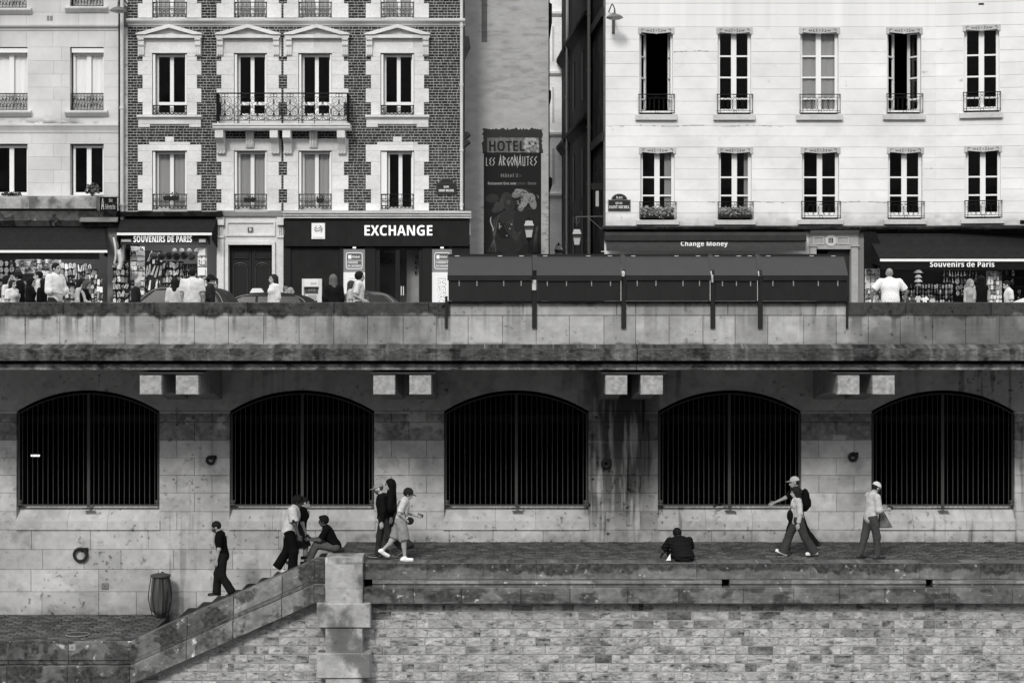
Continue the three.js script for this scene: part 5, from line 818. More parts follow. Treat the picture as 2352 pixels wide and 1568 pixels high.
      const o = [], zz = ZF + 0.032, cx = (l0 + l1) / 2, cy = yt - hh * 0.45; for (const s of [-1, 1]) { o.push(tube([[cx + s * w * 0.06, cy + 0.05, zz], [cx + s * w * 0.085, cy, zz], [cx + s * w * 0.06, cy - 0.05, zz]], 0.009, 8, 4), tube([[cx + s * w * 0.12, cy - 0.05, zz], [cx + s * w * 0.16, cy - 0.02, zz], [cx + s * w * 0.13, cy + 0.03, zz]], 0.009, 8, 4), tube([[cx + s * w * 0.19, cy + 0.01, zz], [cx + s * w * 0.23, cy - 0.025, zz], [cx + s * w * 0.27, cy + 0.015, zz]], 0.011, 8, 4), tube([[cx + s * w * 0.34, cy + 0.035, zz], [cx + s * w * 0.4, cy + 0.03, zz], [cx + s * w * 0.4, cy - 0.02, zz]], 0.009, 8, 4)); } const dd = new THREE.OctahedronGeometry(0.02, 0); dd.translate(cx, cy, zz); o.push(boxUV(ni(dd))); mesh('carved_ornament', o, mat(0.04, 0.8), lam);
      mesh('window_railing', railing(fx(a - 2), fx(b + 3), fy(c - 2), fy(c - (i < 5 ? 45 : 40)), ZF + 0.06, 'oval'), M.iron, h11);
      mesh('sill', pstone(a - 8, b + 9, c + 1, c + (i < 5 ? 13.5 : 12), DF - 0.15, DF + 0.1, 0.012), mat(0.6, 0.85, { map: grainFine }), h11);
    }
  });
  // ledge over the shops
  for (const [a, b] of [[1383, PB], [PB, RX]]) mesh('ledge', prismX([[ZF + 0.36, fy(527)], [ZF + 0.4, fy(522)], [ZF, fy(518)], [ZF - 0.4, fy(518)], [ZF - 0.4, fy(531)], [ZF + 0.2, fy(531)]], fx(a), fx(b)), mat(0.3, 0.85, { map: crustTile }), h11);
  mesh('air_vent', box(fx(2246), fx(2258), fy(14), fy(10), ZF, ZF + 0.012), M.dark, h11); mesh('air_vent', box(fx(2338), fx(2352), fy(516), fy(507), ZF, ZF + 0.012), M.black, h11);
  // ground floor: exchange shop wall, door bay, souvenir shop opening
  mesh('shop_wall', box(fx(1389), fx(1858), GY, fy(531.5), ZF - 0.3, ZF), M.white, h11);
  mesh('door_bay_wall', prismZ(rectHole(fx(1858.5), fx(1972), GY, fy(527)), ZF - 0.4, ZF + 0.02, [rectHole(fx(1875), fx(1955), GY + 0.02, fy(572))]), mat(0.45, 0.85, { map: grainFine }), h11);
  mesh('door_cornice', prismX([[ZF + 0.26, fy(531)], [ZF + 0.26, fy(528)], [ZF + 0.021, fy(527.5)], [ZF + 0.021, fy(537)], [ZF + 0.1, fy(535)]], fx(1860), fx(1972)), mat(0.5, 0.8, { map: grainFine }), h11);
  for (const [a, b] of [[1868, 1893], [1923, 1950]]) mesh('name_panel', prismZ(rectHole(fx(a), fx(b), fy(561), fy(543)), ZF + 0.021, ZF + 0.05, [rectHole(fx(a + 2), fx(b - 2), fy(559), fy(545))]), mat(0.5, 0.8), h11);
  { const p = []; for (let k = 0; k < 8; k++) { const a = Math.PI / 8 + k * Math.PI / 4; p.push([fx(1909) + Math.cos(a) * 0.19, fy(552) + Math.sin(a) * 0.19]); } mesh('octagon_panel', prismZ(p, ZF + 0.021, ZF + 0.05), mat(0.55, 0.8), h11); }
  for (const [a, b] of [[1861, 1875], [1956, 1971]]) mesh('pilaster', [box(fx(a), fx(b), GY, fy(567), ZF + 0.021, ZF + 0.09), box(fx(a) - 0.02, fx(b) + 0.02, fy(566.5), fy(562), ZF + 0.021, ZF + 0.13)], mat(0.45, 0.85, { map: grainFine }), h11);
  { const dp = part('door', h11); mesh('door_leaf', box(fx(1905), fx(1955), GY, fy(572), ZF - 0.3, ZF - 0.25), mat(0.015, 0.4), dp); mesh('door_moulding', prismZ(rectHole(fx(1914), fx(1948), fy(690), fy(592)), ZF - 0.25, ZF - 0.22, [rectHole(fx(1917), fx(1945), fy(688), fy(594))]), mat(0.03, 0.4), dp); mesh('dark_passage', box(fx(1875), fx(1905), GY, fy(572), ZF - 0.6, ZF - 0.4), M.black, dp); }
  mesh('shop_back_wall', [box(fx(1972), fx(PB), GY, fy(531.5), ZF - 1.9, ZF - 1.8), box(fx(PB), fx(RX), GY, fy(531.5), ZF - 1.9, ZF - 1.8)], mat(0.06, 0.9), h11);
  mesh('shop_pier', box(fx(1972.5), fx(1985), GY, fy(531.5), ZF - 1.8, ZF - 0.01), mat(0.25, 0.8), h11);
  bend = null;
}
plaque('number_plate', 'small dark house number plate reading 11 over the doorway', 1903.5, 1914.5, 546, 557.5, 75.93, [['1', 1905.5, 1908.2, 548, 556], ['1', 1910, 1912.7, 548, 556]], { frame: 0.05, face: 0.3, ink: 0.02 });
for (const [px, a] of [[1510, 7], [1690, 8]]) { const lf = [], d = 75.85; const t = thing('flower_box', `leafy plants filling the railing of the ${px < 1600 ? 'first-floor window nearest the alley' : 'second first-floor window from the alley'}`, 'plant', 'plants in window railings'); for (let i = 0; i < 420; i++) { const l = new THREE.CircleGeometry(rr(0.02, 0.045), 5); l.scale(1, 1.6, 1); l.rotateX(rr(-1.2, 1.2)); l.rotateY(rr(-1.5, 1.5)); l.rotateZ(rr(-2, 2)); const x = rr(-37, 37), h = (18 + 10 * fbm(x * 0.12, a, 2, 7)) * Math.sqrt(rnd()); l.translate(X(px + x, d), Y(500 - h, d), Z(d) + rr(-0.08, 0.08)); lf.push(ni(l)); } mesh('foliage', lf, leafPale, t); mesh('planter', pbox(px - 38, px + 38, 492, 500, d - 0.05, d + 0.12), M.dark, t); }
{ const p = (lab, px, py, w) => { const d = 75.86, t = thing('planter_box', lab, 'planter', 'planters on first-floor railings'); mesh('trough', prismZ([[X(px - w, d), Y(py, d)], [X(px + w, d), Y(py, d)], [X(px + w - 2, d), Y(py + 9, d)], [X(px - w + 2, d), Y(py + 9, d)]], Z(d), Z(d) + 0.16), M.dark, t); const lf = []; for (let i = 0; i < 46; i++) { const l = new THREE.CircleGeometry(rr(0.015, 0.035), 5); l.rotateX(rr(-1, 1)); l.rotateY(rr(-1.5, 1.5)); l.translate(X(px + rr(-w, w), d), Y(py - rr(0, 1) * rr(0, 11), d), Z(d) + rr(0, 0.16)); lf.push(ni(l)); } mesh('foliage', lf, leafDouble, t); }; p('dark planter on the railing above the souvenir shop sign', 393, 451, 18); p('dark planter on the railing above the number 9 door', 574, 455, 14); p('dark pot with a bushy plant on the railing left of the exchange sign', 736, 457, 9); }

// wall lamps
for (const [px, py, lab] of [[1412, 36, 'saucer-shaped wall lamp on the white house beside the alley'], [271, 20, 'saucer-shaped wall lamp above the drainpipe between the left houses']]) {
  const t = thing('wall_lamp', lab, 'lamp'), d = 75.0, x = X(px, d), y = Y(py + 4, d), z = Z(d);
  mesh('shade', lathe([[0.0, 0.16], [0.03, 0.15], [0.05, 0.12], [0.16, 0.085], [0.24, 0.03], [0.27, -0.01], [0.26, -0.02]], 32, x, y, z), mat(0.1, 0.35, { side: THREE.DoubleSide }), t);
  mesh('diffuser', lathe([[0.25, -0.015], [0.18, -0.055], [0.09, -0.075], [0, -0.08]], 32, x, y, z), mat(0.4, 0.3), t);
  const s = px > 1000 ? -1 : 1; mesh('arm', [bar([x, y + 0.14, z], [x, y + 0.27, z], 0.03, 8, 0.02), tube([[x, y + 0.26, z], [x - s * -0.04, y + 0.36, z], [x + s * 0.08, y + 0.42, z - 0.1], [x + s * 0.14, y + 0.3, ZF]], 0.02, 14, 6)], M.ironGrey, t);
  const bx = X(px + (px > 1000 ? -3 : 18), DF); mesh('mounting_plate', [box(bx - 0.045, bx + 0.045, fy(py + 41), fy(py - 6), ZF, ZF + 0.06), bar([bx, fy(py + 6), ZF + 0.03], [x, y - 0.02, z], 0.02, 6)], M.ironGrey, t);
}

// ---------- awnings ----------
function awning(label, pxT0, pxT1, pyT, dT, pxB0, pxB1, pyB, dB, { bar: bh = 5, val = 14, valX, m = M.awning, sides = true, ends } = {}) {
  const t = thing('shop_awning', label, 'awning'), P = [X(pxT0, dT), X(pxT1, dT), X(pxB0, dB), X(pxB1, dB)], yt = Y(pyT, dT), yb = Y(pyB, dB), zt = Z(dT), zb = Z(dB), th = 0.02, n = 10, pos = [];
  const top = (u, v, o) => [lerp(lerp(P[0], P[1], u), lerp(P[2], P[3], u), v), lerp(yt, yb, v) - 0.035 * Math.sin(v * Math.PI) * (0.6 + 0.4 * Math.sin(u * 9)) - o, lerp(zt, zb, v)];
  for (let i = 0; i < n; i++) for (let j = 0; j < 5; j++) for (const [o, f] of [[0, 0], [th, 1]]) { const a = top(i / n, j / 5, o), b = top((i + 1) / n, j / 5, o), c = top((i + 1) / n, (j + 1) / 5, o), d = top(i / n, (j + 1) / 5, o); if (f) pos.push(...a, ...b, ...c, ...a, ...c, ...d); else pos.push(...a, ...c, ...b, ...a, ...d, ...c); }
  const g = new THREE.BufferGeometry(); g.setAttribute('position', new THREE.Float32BufferAttribute(pos, 3)); g.computeVertexNormals(); mesh('canopy', boxUV(g), m, t);
  if (bh) mesh('front_bar', box(P[2], P[3], yb - bh / 74, yb - 0.006, zb - 0.05, zb + 0.03), M.awningBar, t);
  if (val) { const [v0, v1] = valX ?? [pxB0 + 1, pxB1 - 1]; mesh('valance', box(X(v0, dB), X(v1, dB), yb - (bh + val) / 74, yb - bh / 74 - 0.004, zb - 0.02, zb), M.valance, t); }
  for (const s of sides ? [0, 1] : []) { const xt = P[s], xbm = P[2 + s], q = [[xt, yt, zt], [xbm, yb, zb], [xbm, yb - 0.22, zb], [xt, yt - 0.9, zt]], th2 = s ? 0.012 : -0.012, ps = []; const Q = q.map(p => [p[0] + th2, p[1], p[2]]); const tri = (a, b, c) => ps.push(...a, ...b, ...c); tri(q[0], q[1], q[2]); tri(q[0], q[2], q[3]); tri(Q[0], Q[2], Q[1]); tri(Q[0], Q[3], Q[2]); for (let k = 0; k < 4; k++) { const m2 = (k + 1) % 4; tri(q[k], Q[k], Q[m2]); tri(q[k], Q[m2], q[m2]); } const sg = new THREE.BufferGeometry(); sg.setAttribute('position', new THREE.Float32BufferAttribute(ps, 3)); sg.computeVertexNormals(); mesh('side_flap', boxUV(sg), M.valance, t); }
  return { t, yb, zb, dB };
}
awning('wide dark awning with a pale front bar over the far left shop', -240, 238, 521, 75.85, -240, 246, 574, 74.5, { bar: 6, val: 15, valX: [-240, 227] });
awning('dark souvenir awning with side flaps under the planter window', 276, 498, 503, 75.8, 268, 486, 534, 75.0, { bar: 6, val: 0 });
{ const A = awning('wide dark souvenir awning with white lettering at the far right', 1992, 2440, 536, 75.7, 2022, 2440, 594, 74.4, { bar: 6, val: 19 }); sign('lettering', 'Souvenirs de Paris', 2137, 2285, 600, 613, 74.4 - 0.004, M.letter, A.t, 0.006); const t = A.t; mesh('folded_side', prismZ([[X(1986, 75.2), Y(532, 75.2)], [X(2012, 75.2), Y(532, 75.2)], [X(2030, 75.2), Y(574, 75.2)], [X(2016, 75.2), Y(576, 75.2)], [X(2016, 75.2), Y(617, 75.2)], [X(1986, 75.2), Y(617, 75.2)]], Z(75.25), Z(75.2)), M.valance, t); }
{ // box awning
  const t = thing('shop_awning', 'retracted box awning lettered Change Money on the white house', 'awning'), d = 75.3; const xa = X(1390, d), xz = X(1853, d);
  mesh('cassette', prismX([[ZF, Y(532, d)], [Z(d) - 0.1, Y(533, d)], [Z(d), Y(540, d)], [Z(d), Y(552, d)], [ZF, Y(552, d)]], xa, xz), mat(0.035, 0.6, { map: wornMetal }), t);
  mesh('front_rail', box(xa, xz, Y(554.5, d), Y(552.3, d), Z(d) - 0.1, Z(d) + 0.03), M.black, t);
  mesh('valance', box(X(1393, d), X(1851, d), Y(576, d), Y(555, d), Z(d) - 0.015, Z(d)), mat(0.07, 0.9, { map: clothTex }), t);
  sign('lettering', 'Change Money', 1564, 1672, 553.5, 568, d - 0.003, M.letter, t, 0.006); mesh('end_arm', [bar([X(1383, d), Y(577, d), ZF + 0.2], [X(1393, d), Y(577, d), Z(d)], 0.015, 6)], M.awningBar, t);
}
// ---------- exchange shop front ----------
{
  const t = thing('shopfront', 'dark currency exchange shopfront with white EXCHANGE lettering', 'shopfront'), d = 75.45, z = Z(d);
  mesh('cornice', prismX([[z + 0.12, Y(501, d)], [z + 0.12, Y(496, d)], [z + 0.19, Y(495.5, d)], [z + 0.19, Y(491, d)], [z + 0.26, Y(490, d)], [z + 0.28, Y(485.5, d)], [ZF, Y(483, d)], [ZF, Y(501, d)]], X(652, d), X(1082, d)), mat(0.85, 0.7, { map: grainFine }), t);
  mesh('fascia', [box(X(653, d), X(1078, d), Y(561, d), Y(501.3, d), ZF, z), box(X(652, d), X(1079, d), Y(565, d), Y(561.2, d), ZF, z + 0.05)], M.shopDark2, t);
  sign('lettering', 'EXCHANGE', 837, 993, 517, 541, d - 0.002, new THREE.MeshStandardMaterial({ color: 0xffffff, roughness: 0.5, emissive: 0xffffff, emissiveIntensity: 0.12 }), t, 0.035);
  { const g = pstone(715, 746, 512, 549, d - 0.04, d, 0.01); mesh('logo_plate', g, M.letter, t); const cx = X(730.5, d), cy = Y(526, d), zz = z + 0.04; mesh('logo_mark', [tube([[cx - 0.1, cy - 0.02, zz], [cx, cy - 0.05, zz], [cx + 0.11, cy + 0.02, zz]], 0.016, 12, 5), tube([[cx - 0.1, cy + 0.05, zz], [cx, cy + 0.02, zz], [cx + 0.1, cy + 0.09, zz]], 0.012, 12, 5), tube([[cx - 0.05, cy + 0.11, zz], [cx - 0.11, cy, zz], [cx - 0.05, cy - 0.1, zz]], 0.01, 12, 5), tube([[cx + 0.05, cy + 0.11, zz], [cx + 0.12, cy + 0.02, zz], [cx + 0.09, cy - 0.1, zz]], 0.016, 12, 5)], mat(0.35, 0.6), t); mesh('logo_text', letters('Exchange', cx, Y(545, d), zz, 0.3, 0.05, 0.004), mat(0.6), t); }
  const pil = (a, b) => mesh('pilaster', pbox(a, b, 565.3, 790, d + 0.08, 76.3), M.shopDark, t);
  pil(653, 667); pil(780, 788); pil(838, 862); pil(970, 992); pil(1038, 1076);
  mesh('blank_panel', pbox(667.2, 779.8, 565.3, 790, d + 0.16, 76.3), M.shopDark2, t);
  mesh('side_return', box(X(1076.2, d), X(1078, d), GY, Y(565.3, d), ZF - 0.2, z - 0.05), M.shopDark, t);
  mesh('side_lightbox', box(X(1078.1, d) , X(1080, d), Y(540, d), Y(512, d), z - 0.4, z - 0.1), mat(0.6), t);
  // lit display signs
  const panelTex = (word, top) => canvasTex(256, 768, (g, w, h) => {
    g.fillStyle = '#8a8a8a'; g.fillRect(0, 0, w, h); g.strokeStyle = '#fff'; g.lineWidth = 8; g.fillStyle = '#5f5f5f'; g.beginPath(); g.roundRect(34, 40, 190, 170, 22); g.fill(); g.stroke(); g.fillStyle = '#fff'; g.fillRect(56, 64, 40, 40); g.font = 'bold 30px sans-serif'; g.fillText('Global', 104, 94); g.fillRect(50, 120, 160, 5); g.font = 'bold 31px sans-serif'; top.forEach((s, i) => g.fillText(s, 48, 156 + i * 36, 164));
    g.fillStyle = '#f4f4f4'; g.fillRect(0, 250, w, h - 250); g.fillStyle = '#777'; for (let k = 0; k < 40; k++) { g.globalAlpha = 0.35; g.beginPath(); g.ellipse(rr(0, w), rr(260, h), rr(5, 40), rr(2, 9), rr(0, 3), 0, 7); g.stroke(); } g.globalAlpha = 1;
    g.save(); g.translate(170, 640); g.rotate(-Math.PI / 2); g.fillStyle = '#9a9a9a'; g.font = 'bold 130px sans-serif'; g.fillText(word, 6, 6, 340); g.fillStyle = '#fff'; g.lineWidth = 6; g.strokeStyle = '#555'; g.strokeText(word, 0, 0, 340); g.fillText(word, 0, 0, 340); g.restore();
  });
  for (const [a, b, top] of [[788.4, 837.6, ['CHANGE', 'DE DEVISES']], [992.4, 1037.6, ['CURRENCY', 'EXCHANGE']]]) {
    const g = pbox(a, b, 572, 760, d + 0.2, d + 0.24), tx = panelTex('CASH', top); mapUV(g, X(a, d + 0.2), Y(735, d + 0.2), X(b, d + 0.2) - X(a, d + 0.2), Y(572, d + 0.2) - Y(735, d + 0.2));
    mesh('lit_sign_panel', g, new THREE.MeshStandardMaterial({ color: grey(0.2), map: tx, emissive: 0xffffff, emissiveMap: tx, emissiveIntensity: 0.55, roughness: 0.4 }), t);
    const L = new THREE.RectAreaLight(0xffffff, 0.5, X(b, d) - X(a, d), 1.6); L.position.set((X(a, d) + X(b, d)) / 2, Y(660, d), Z(d + 0.19)); L.lookAt(L.position.x, L.position.y, 60); t.add(L);
    mesh('spot_lamp', bar([(X(a, d) + X(b, d)) / 2, Y(567, d), Z(d + 0.12)], [(X(a, d) + X(b, d)) / 2, Y(570, d), Z(d + 0.12)], 0.05, 12), new THREE.MeshStandardMaterial({ color: 0xffffff, emissive: 0xffffff, emissiveIntensity: 1.2 }), t);
  }
  // glazed doors
  mesh('door_frame', [pbox(862.2, 872, 565.3, 790, d + 0.15, d + 0.25), pbox(962, 969.8, 565.3, 790, d + 0.15, d + 0.25), pbox(872.2, 961.8, 565.3, 571, d + 0.15, d + 0.25), pbox(908, 918, 571.2, 790, d + 0.14, d + 0.26)], M.shopDark, t);
  mesh('door_glass', [pbox(872.2, 907.8, 571.2, 790, d + 0.19, d + 0.2), pbox(918.2, 961.8, 571.2, 790, d + 0.19, d + 0.2)], M.glass, t);
  mesh('door_handle', [bar([X(921, d), Y(678, d), Z(d + 0.1)], [X(921, d), Y(657, d), Z(d + 0.1)], 0.014, 8), bar([X(926, d), Y(678, d), Z(d + 0.1)], [X(926, d), Y(657, d), Z(d + 0.1)], 0.014, 8)], mat(0.7, 0.3), t);
  mesh('shop_interior', [pbox(860, 990, 560, 790, 78, 78.1), box(fx(862), fx(985), GY, GY + 0.12, Z(78), Z(75.9)), box(fx(860), fx(862), GY, fy(560), Z(78), Z(75.9)), box(fx(985), fx(987), GY, fy(560), Z(78), Z(75.9)), box(fx(860), fx(987), fy(563), fy(560), Z(78), Z(75.9))], mat(0.1, 0.9), t);
  mesh('inner_panel', [pbox(882, 910, 575, 580, 77.9, 77.95), pbox(934, 965, 575, 760, 76.9, 76.95)], mat(0.35), t);
  { const m = mat(0.01); sign('inner_lettering', 'EXCHANGE', 868, 936, 592, 605, 77.95, mat(0.015), t, 0.01); 'SEVE'.split('').forEach((c, i) => sign('inner_lettering', c, 953, 959, 587 + i * 12, 595 + i * 12, 76.88, m, t, 0.004)); }
}
{ const t = thing('cash_machine', 'pale cash machine set against the dark exchange shopfront', 'cash machine'), d = 75.35; const P = (a, b, c, e, d0, d1) => pbox(a, b, c, e, d0, d1); mesh('housing', [P(693, 697, 640, 780, d, 75.62), P(732, 738.5, 640, 780, d, 75.62), P(697, 732, 640, 659, d, 75.62), P(697, 732, 730, 780, d, 75.62), P(697, 732, 659, 730, d + 0.14, 75.62)], mat(0.6, 0.4), t); mesh('header', pstone(699, 731, 642, 658, d - 0.02, d, 0.004), mat(0.7, 0.3), t); mesh('screen', pbox(707, 726, 677, 687, d + 0.12, d + 0.139), mat(0.35, 0.2), t); mesh('recess', pbox(700, 730, 661, 674, d + 0.125, d + 0.139), mat(0.05, 0.4), t); sign('lettering', 'ATM', 707, 724, 663, 668, d + 0.12, mat(0.3), t, 0.006); sign('header_lettering', 'dem', 713, 727, 648, 653, d - 0.021, mat(0.3), t, 0.004); mesh('card_slot', pbox(720, 728, 690, 693, d + 0.11, d + 0.138), M.dark, t); }
// ---------- souvenir sign box ----------
{ const t = thing('shop_sign', 'lit sign box with white letters Souvenirs de Paris under the awning', 'sign'), d = 75.3; mesh('sign_box', pbox(275, 478, 537, 561, d, 75.7), mat(0.045, 0.5), t); sign('lettering', 'SOUVENIRS DE PARIS', 306, 440, 541.5, 556, d - 0.002, new THREE.MeshStandardMaterial({ color: 0xffffff, emissive: 0xffffff, emissiveIntensity: 0.45 }), t, 0.02); mesh('floodlight', [pstone(277, 300, 549, 556, d - 0.1, d, 0.02), pstone(456, 472, 548, 557, d - 0.1, d, 0.02)], mat(0.5, 0.4), t); }

// ---------- merchandise ----------
const itemTones = [0.05, 0.12, 0.22, 0.4, 0.6, 0.8, 0.7, 0.03].map(v => mat(v, 0.6));
const prints = [0, 1, 2, 3, 4, 5].map(k => new THREE.MeshStandardMaterial({ roughness: 0.6, map: canvasTex(64, 64, (g) => { const b = [230, 60, 200, 30, 245, 150][k]; g.fillStyle = `rgb(${b},${b},${b})`; g.fillRect(0, 0, 64, 64); for (let i = 0; i < 16; i++) { const v = rr(10, 250) | 0; g.fillStyle = `rgb(${v},${v},${v})`; if (k % 3 === 0) g.fillRect(rr(0, 56), rr(0, 60), rr(4, 26), rr(3, 10)); else if (k % 3 === 1) { g.beginPath(); g.arc(rr(0, 64), rr(0, 64), rr(3, 10), 0, 7); g.fill(); } else { g.beginPath(); g.moveTo(rr(0, 64), 64); g.lineTo(rr(10, 54), rr(4, 30)); g.lineTo(rr(0, 64), 64); g.fill(); } } }) }));
const unitUV = g => { const b = new THREE.Box3().setFromBufferAttribute(g.attributes.position); return mapUV(g, b.min.x, b.min.y, Math.max(b.max.x - b.min.x, 0.01), Math.max(b.max.y - b.min.y, 0.01)); };
const IG = { card: () => box(-0.5, 0.5, -0.5, 0.5, -0.04, 0.04), plate: () => { const g = new THREE.CylinderGeometry(0.5, 0.35, 0.12, 14); g.rotateX(Math.PI / 2); return ni(g); }, bag: () => prismZ([[-0.5, -0.5], [0.5, -0.5], [0.42, 0.28], [0.2, 0.32], [0.14, 0.5], [0.06, 0.5], [0.1, 0.32], [-0.1, 0.32], [-0.06, 0.5], [-0.14, 0.5], [-0.2, 0.32], [-0.42, 0.28]], -0.1, 0.1), shirt: () => prismZ([[-0.3, -0.5], [0.3, -0.5], [0.3, 0.15], [0.5, 0.02], [0.6, 0.2], [0.25, 0.5], [0.1, 0.42], [-0.1, 0.42], [-0.25, 0.5], [-0.6, 0.2], [-0.5, 0.02], [-0.3, 0.15]], -0.06, 0.06), scarf: () => prismZ([[-0.4, -0.5], [-0.1, -0.46], [0.15, -0.5], [0.45, -0.42], [0.3, 0.1], [0.2, 0.5], [-0.2, 0.5], [-0.25, 0.1]], -0.1, 0.1), tower: () => { const g = new THREE.LatheGeometry([[0.5, -0.5], [0.42, -0.42], [0.2, -0.1], [0.1, 0.25], [0.02, 0.5]].map(p => new THREE.Vector2(...p)), 4); return ni(g); }, globe: () => { const g = new THREE.LatheGeometry([[0, -0.5], [0.4, -0.5], [0.34, -0.28], [0.48, -0.05], [0.42, 0.25], [0.2, 0.46], [0, 0.5]].map(p => new THREE.Vector2(...p)), 12); return ni(g); } };
for (const k in IG) IG[k] = unitUV(IG[k]());
function rack(name, label, px0, px1, py0, py1, d, kind, nx, ny, { fill = 0.9, jitter = 0.12, tones = itemTones, back = 0.1, tilt = 0.1, dens = 1 } = {}) {
  const t = thing(name, label, name.split('_').pop() === 'rack' ? 'rack' : 'display', undefined), x0 = X(px0, d), x1 = X(px1, d), y0 = Y(py1, d), y1 = Y(py0, d), z = Z(d), w = (x1 - x0) / nx, h = (y1 - y0) / ny;
  mesh('panel', box(x0, x1, y0, y1, z - 0.06, z - 0.03), mat(back, 0.8), t); const rails = []; for (let j = 0; j <= ny; j++) rails.push(box(x0, x1, y0 + h * j - 0.006, y0 + h * j + 0.006, z - 0.03, z + 0.0)); mesh('rails', rails, M.ironGrey, t);
  for (let j = 0; j < ny; j++) for (let i = 0; i < nx; i++) { if (rnd() > dens) continue; const m = mesh({ card: 'postcard', plate: 'plate', bag: 'bag', shirt: 'shirt', scarf: 'scarf', tower: 'figurine', globe: 'snow_globe' }[kind], IG[kind], rnd() < 0.6 ? prints[Math.floor(rnd() * 6)] : tones[Math.floor(rnd() * tones.length)], t); m.position.set(x0 + w * (i + 0.5) + rr(-jitter, jitter) * w, y0 + h * (j + 0.5) + rr(-jitter, jitter) * h, z + 0.03 + rr(0, 0.04)); m.scale.set(w * fill * rr(0.85, 1.05), h * fill * rr(0.85, 1.05), Math.min(w, h) * 0.8); m.rotation.set(rr(-0.1, 0.1), rr(-0.5, 0.5), rr(-tilt, tilt)); }
  return t;
}
const bright = [0.5, 0.7, 0.85, 0.6, 0.8, 0.3].map(v => mat(v, 0.6));
// left shop
rack('plate_display', 'wall of souvenir plates at the far left edge', -40, 33, 596, 660, 76.2, 'plate', 6, 4, { tones: bright, back: 0.03 });
rack('shirt_display', 'row of pale folded shirts at the top of the left shop', 34, 84, 594, 628, 76.3, 'shirt', 4, 2, { tones: bright, back: 0.5 });
rack('card_display', 'printed card panel behind the man in the white shirt', 85, 113, 594, 645, 76.1, 'card', 3, 4, { tones: bright, back: 0.6 });
rack('magnet_display', 'crowded magnet board low in the left shop', -40, 60, 645, 720, 76.0, 'globe', 14, 6, { back: 0.2 });
rack('card_display', 'striped poster cards left of the hanging tote bags', 114, 140, 596, 640, 76.0, 'card', 4, 5, { tones: bright, back: 0.5 });
rack('bag_display', 'hanging tote bags under the left awning', 138, 176, 602, 650, 75.9, 'bag', 4, 3, { tones: bright });
rack('scarf_display', 'hanging scarves in the left shop beside two women', 172, 212, 606, 664, 75.8, 'scarf', 7, 3, { tones: bright, back: 0.08, tilt: 0.3 });
rack('shirt_display', 'shirts on hangers behind the two women at the left shop', 112, 172, 650, 720, 76.0, 'shirt', 5, 2, { back: 0.1 });
rack('postcard_rack', 'tall postcard rack at the right end of the left shop', 196, 222, 618, 720, 75.3, 'card', 4, 9, { jitter: 0.2, tilt: 0.3, back: 0.03 });
rack('postcard_rack', 'narrow rack of rolled posters between the two left awnings', 222, 236, 640, 720, 75.0, 'card', 2, 5, { tones: bright });
// middle souvenir shop
rack('shirt_display', 'white shirts stacked in the left cabinet of the middle souvenir shop', 298, 331, 565, 690, 76.2, 'card', 2, 11, { tones: bright, back: 0.7 });
rack('scarf_display', 'hanging bags and scarves in the middle souvenir shop', 331, 372, 576, 700, 76.5, 'scarf', 5, 4, { tilt: 0.35, back: 0.05 });
rack('bag_display', 'shelves of bags at the centre of the middle souvenir shop', 372, 420, 600, 700, 76.8, 'bag', 6, 6, { tilt: 0.4, back: 0.03 });
rack('figurine_display', 'dark shelves of figurines in the middle souvenir shop', 420, 452, 606, 700, 76.9, 'tower', 8, 6, { back: 0.02, tones: itemTones.slice(0, 4) });
rack('poster_display', 'white poster column at the right side of the middle souvenir shop', 453, 474, 566, 680, 75.7, 'card', 1, 5, { tones: [mat(0.85), mat(0.8)], back: 0.8, fill: 0.85 });
rack('postcard_rack', 'postcard rack beside the man in the bucket hat', 472, 500, 640, 700, 74.9, 'card', 6, 6, { jitter: 0.25, tilt: 0.3 });
rack('bag_display', 'bags hanging at the left doorpost of the middle souvenir shop', 258, 296, 600, 700, 75.4, 'bag', 4, 6, { tilt: 0.5, back: 0.02 });
for (let k = 0; k < 6; k++) { const t = thing('brimmed_hat', `dark brimmed hat, ${['first', 'second', 'third', 'fourth', 'fifth', 'sixth'][k]} from the left in the hanging hat row`, 'hat', 'hats hanging in a row'), d = 75.9, x = X(352 + k * 17.5, d), y = Y(587 + (k % 2) * 2, d), m = mat([0.05, 0.015, 0.01, 0.01, 0.015, 0.05][k], 0.8); const g = lathe([[0, 0.1], [0.075, 0.1], [0.085, 0.02], [0.12, 0.0], [0.12, -0.01], [0, -0.008]], 20); g.rotateX(Math.PI / 2 - 0.25); g.translate(x, y, Z(d)); mesh('hat_body', g, m, t); const q = new THREE.TorusGeometry(0.086, 0.01, 5, 18); q.rotateX(-0.25); q.translate(x, y, Z(d) + 0.02); mesh('hat_band', boxUV(ni(q)), mat(0.1), t); }
for (let k = 0; k < 5; k++) { const t = thing('pale_cap', `pale cap, ${['first', 'second', 'third', 'fourth', 'fifth'][k]} from the left above the dark hat row`, 'cap', 'caps hung under the sign'), d = 75.75; const g = new THREE.SphereGeometry(0.075, 14, 8, 0, 6.283, 0, 1.7); g.scale(1, 1.1, 1); g.translate(X(400 + k * 17, d), Y(576, d), Z(d)); mesh('crown', boxUV(ni(g)), mat(0.75), t); mesh('brim', [box(X(396 + k * 17, d), X(404 + k * 17, d), Y(577, d) , Y(576, d), Z(d), Z(d) + 0.13)], mat(0.7), t); }
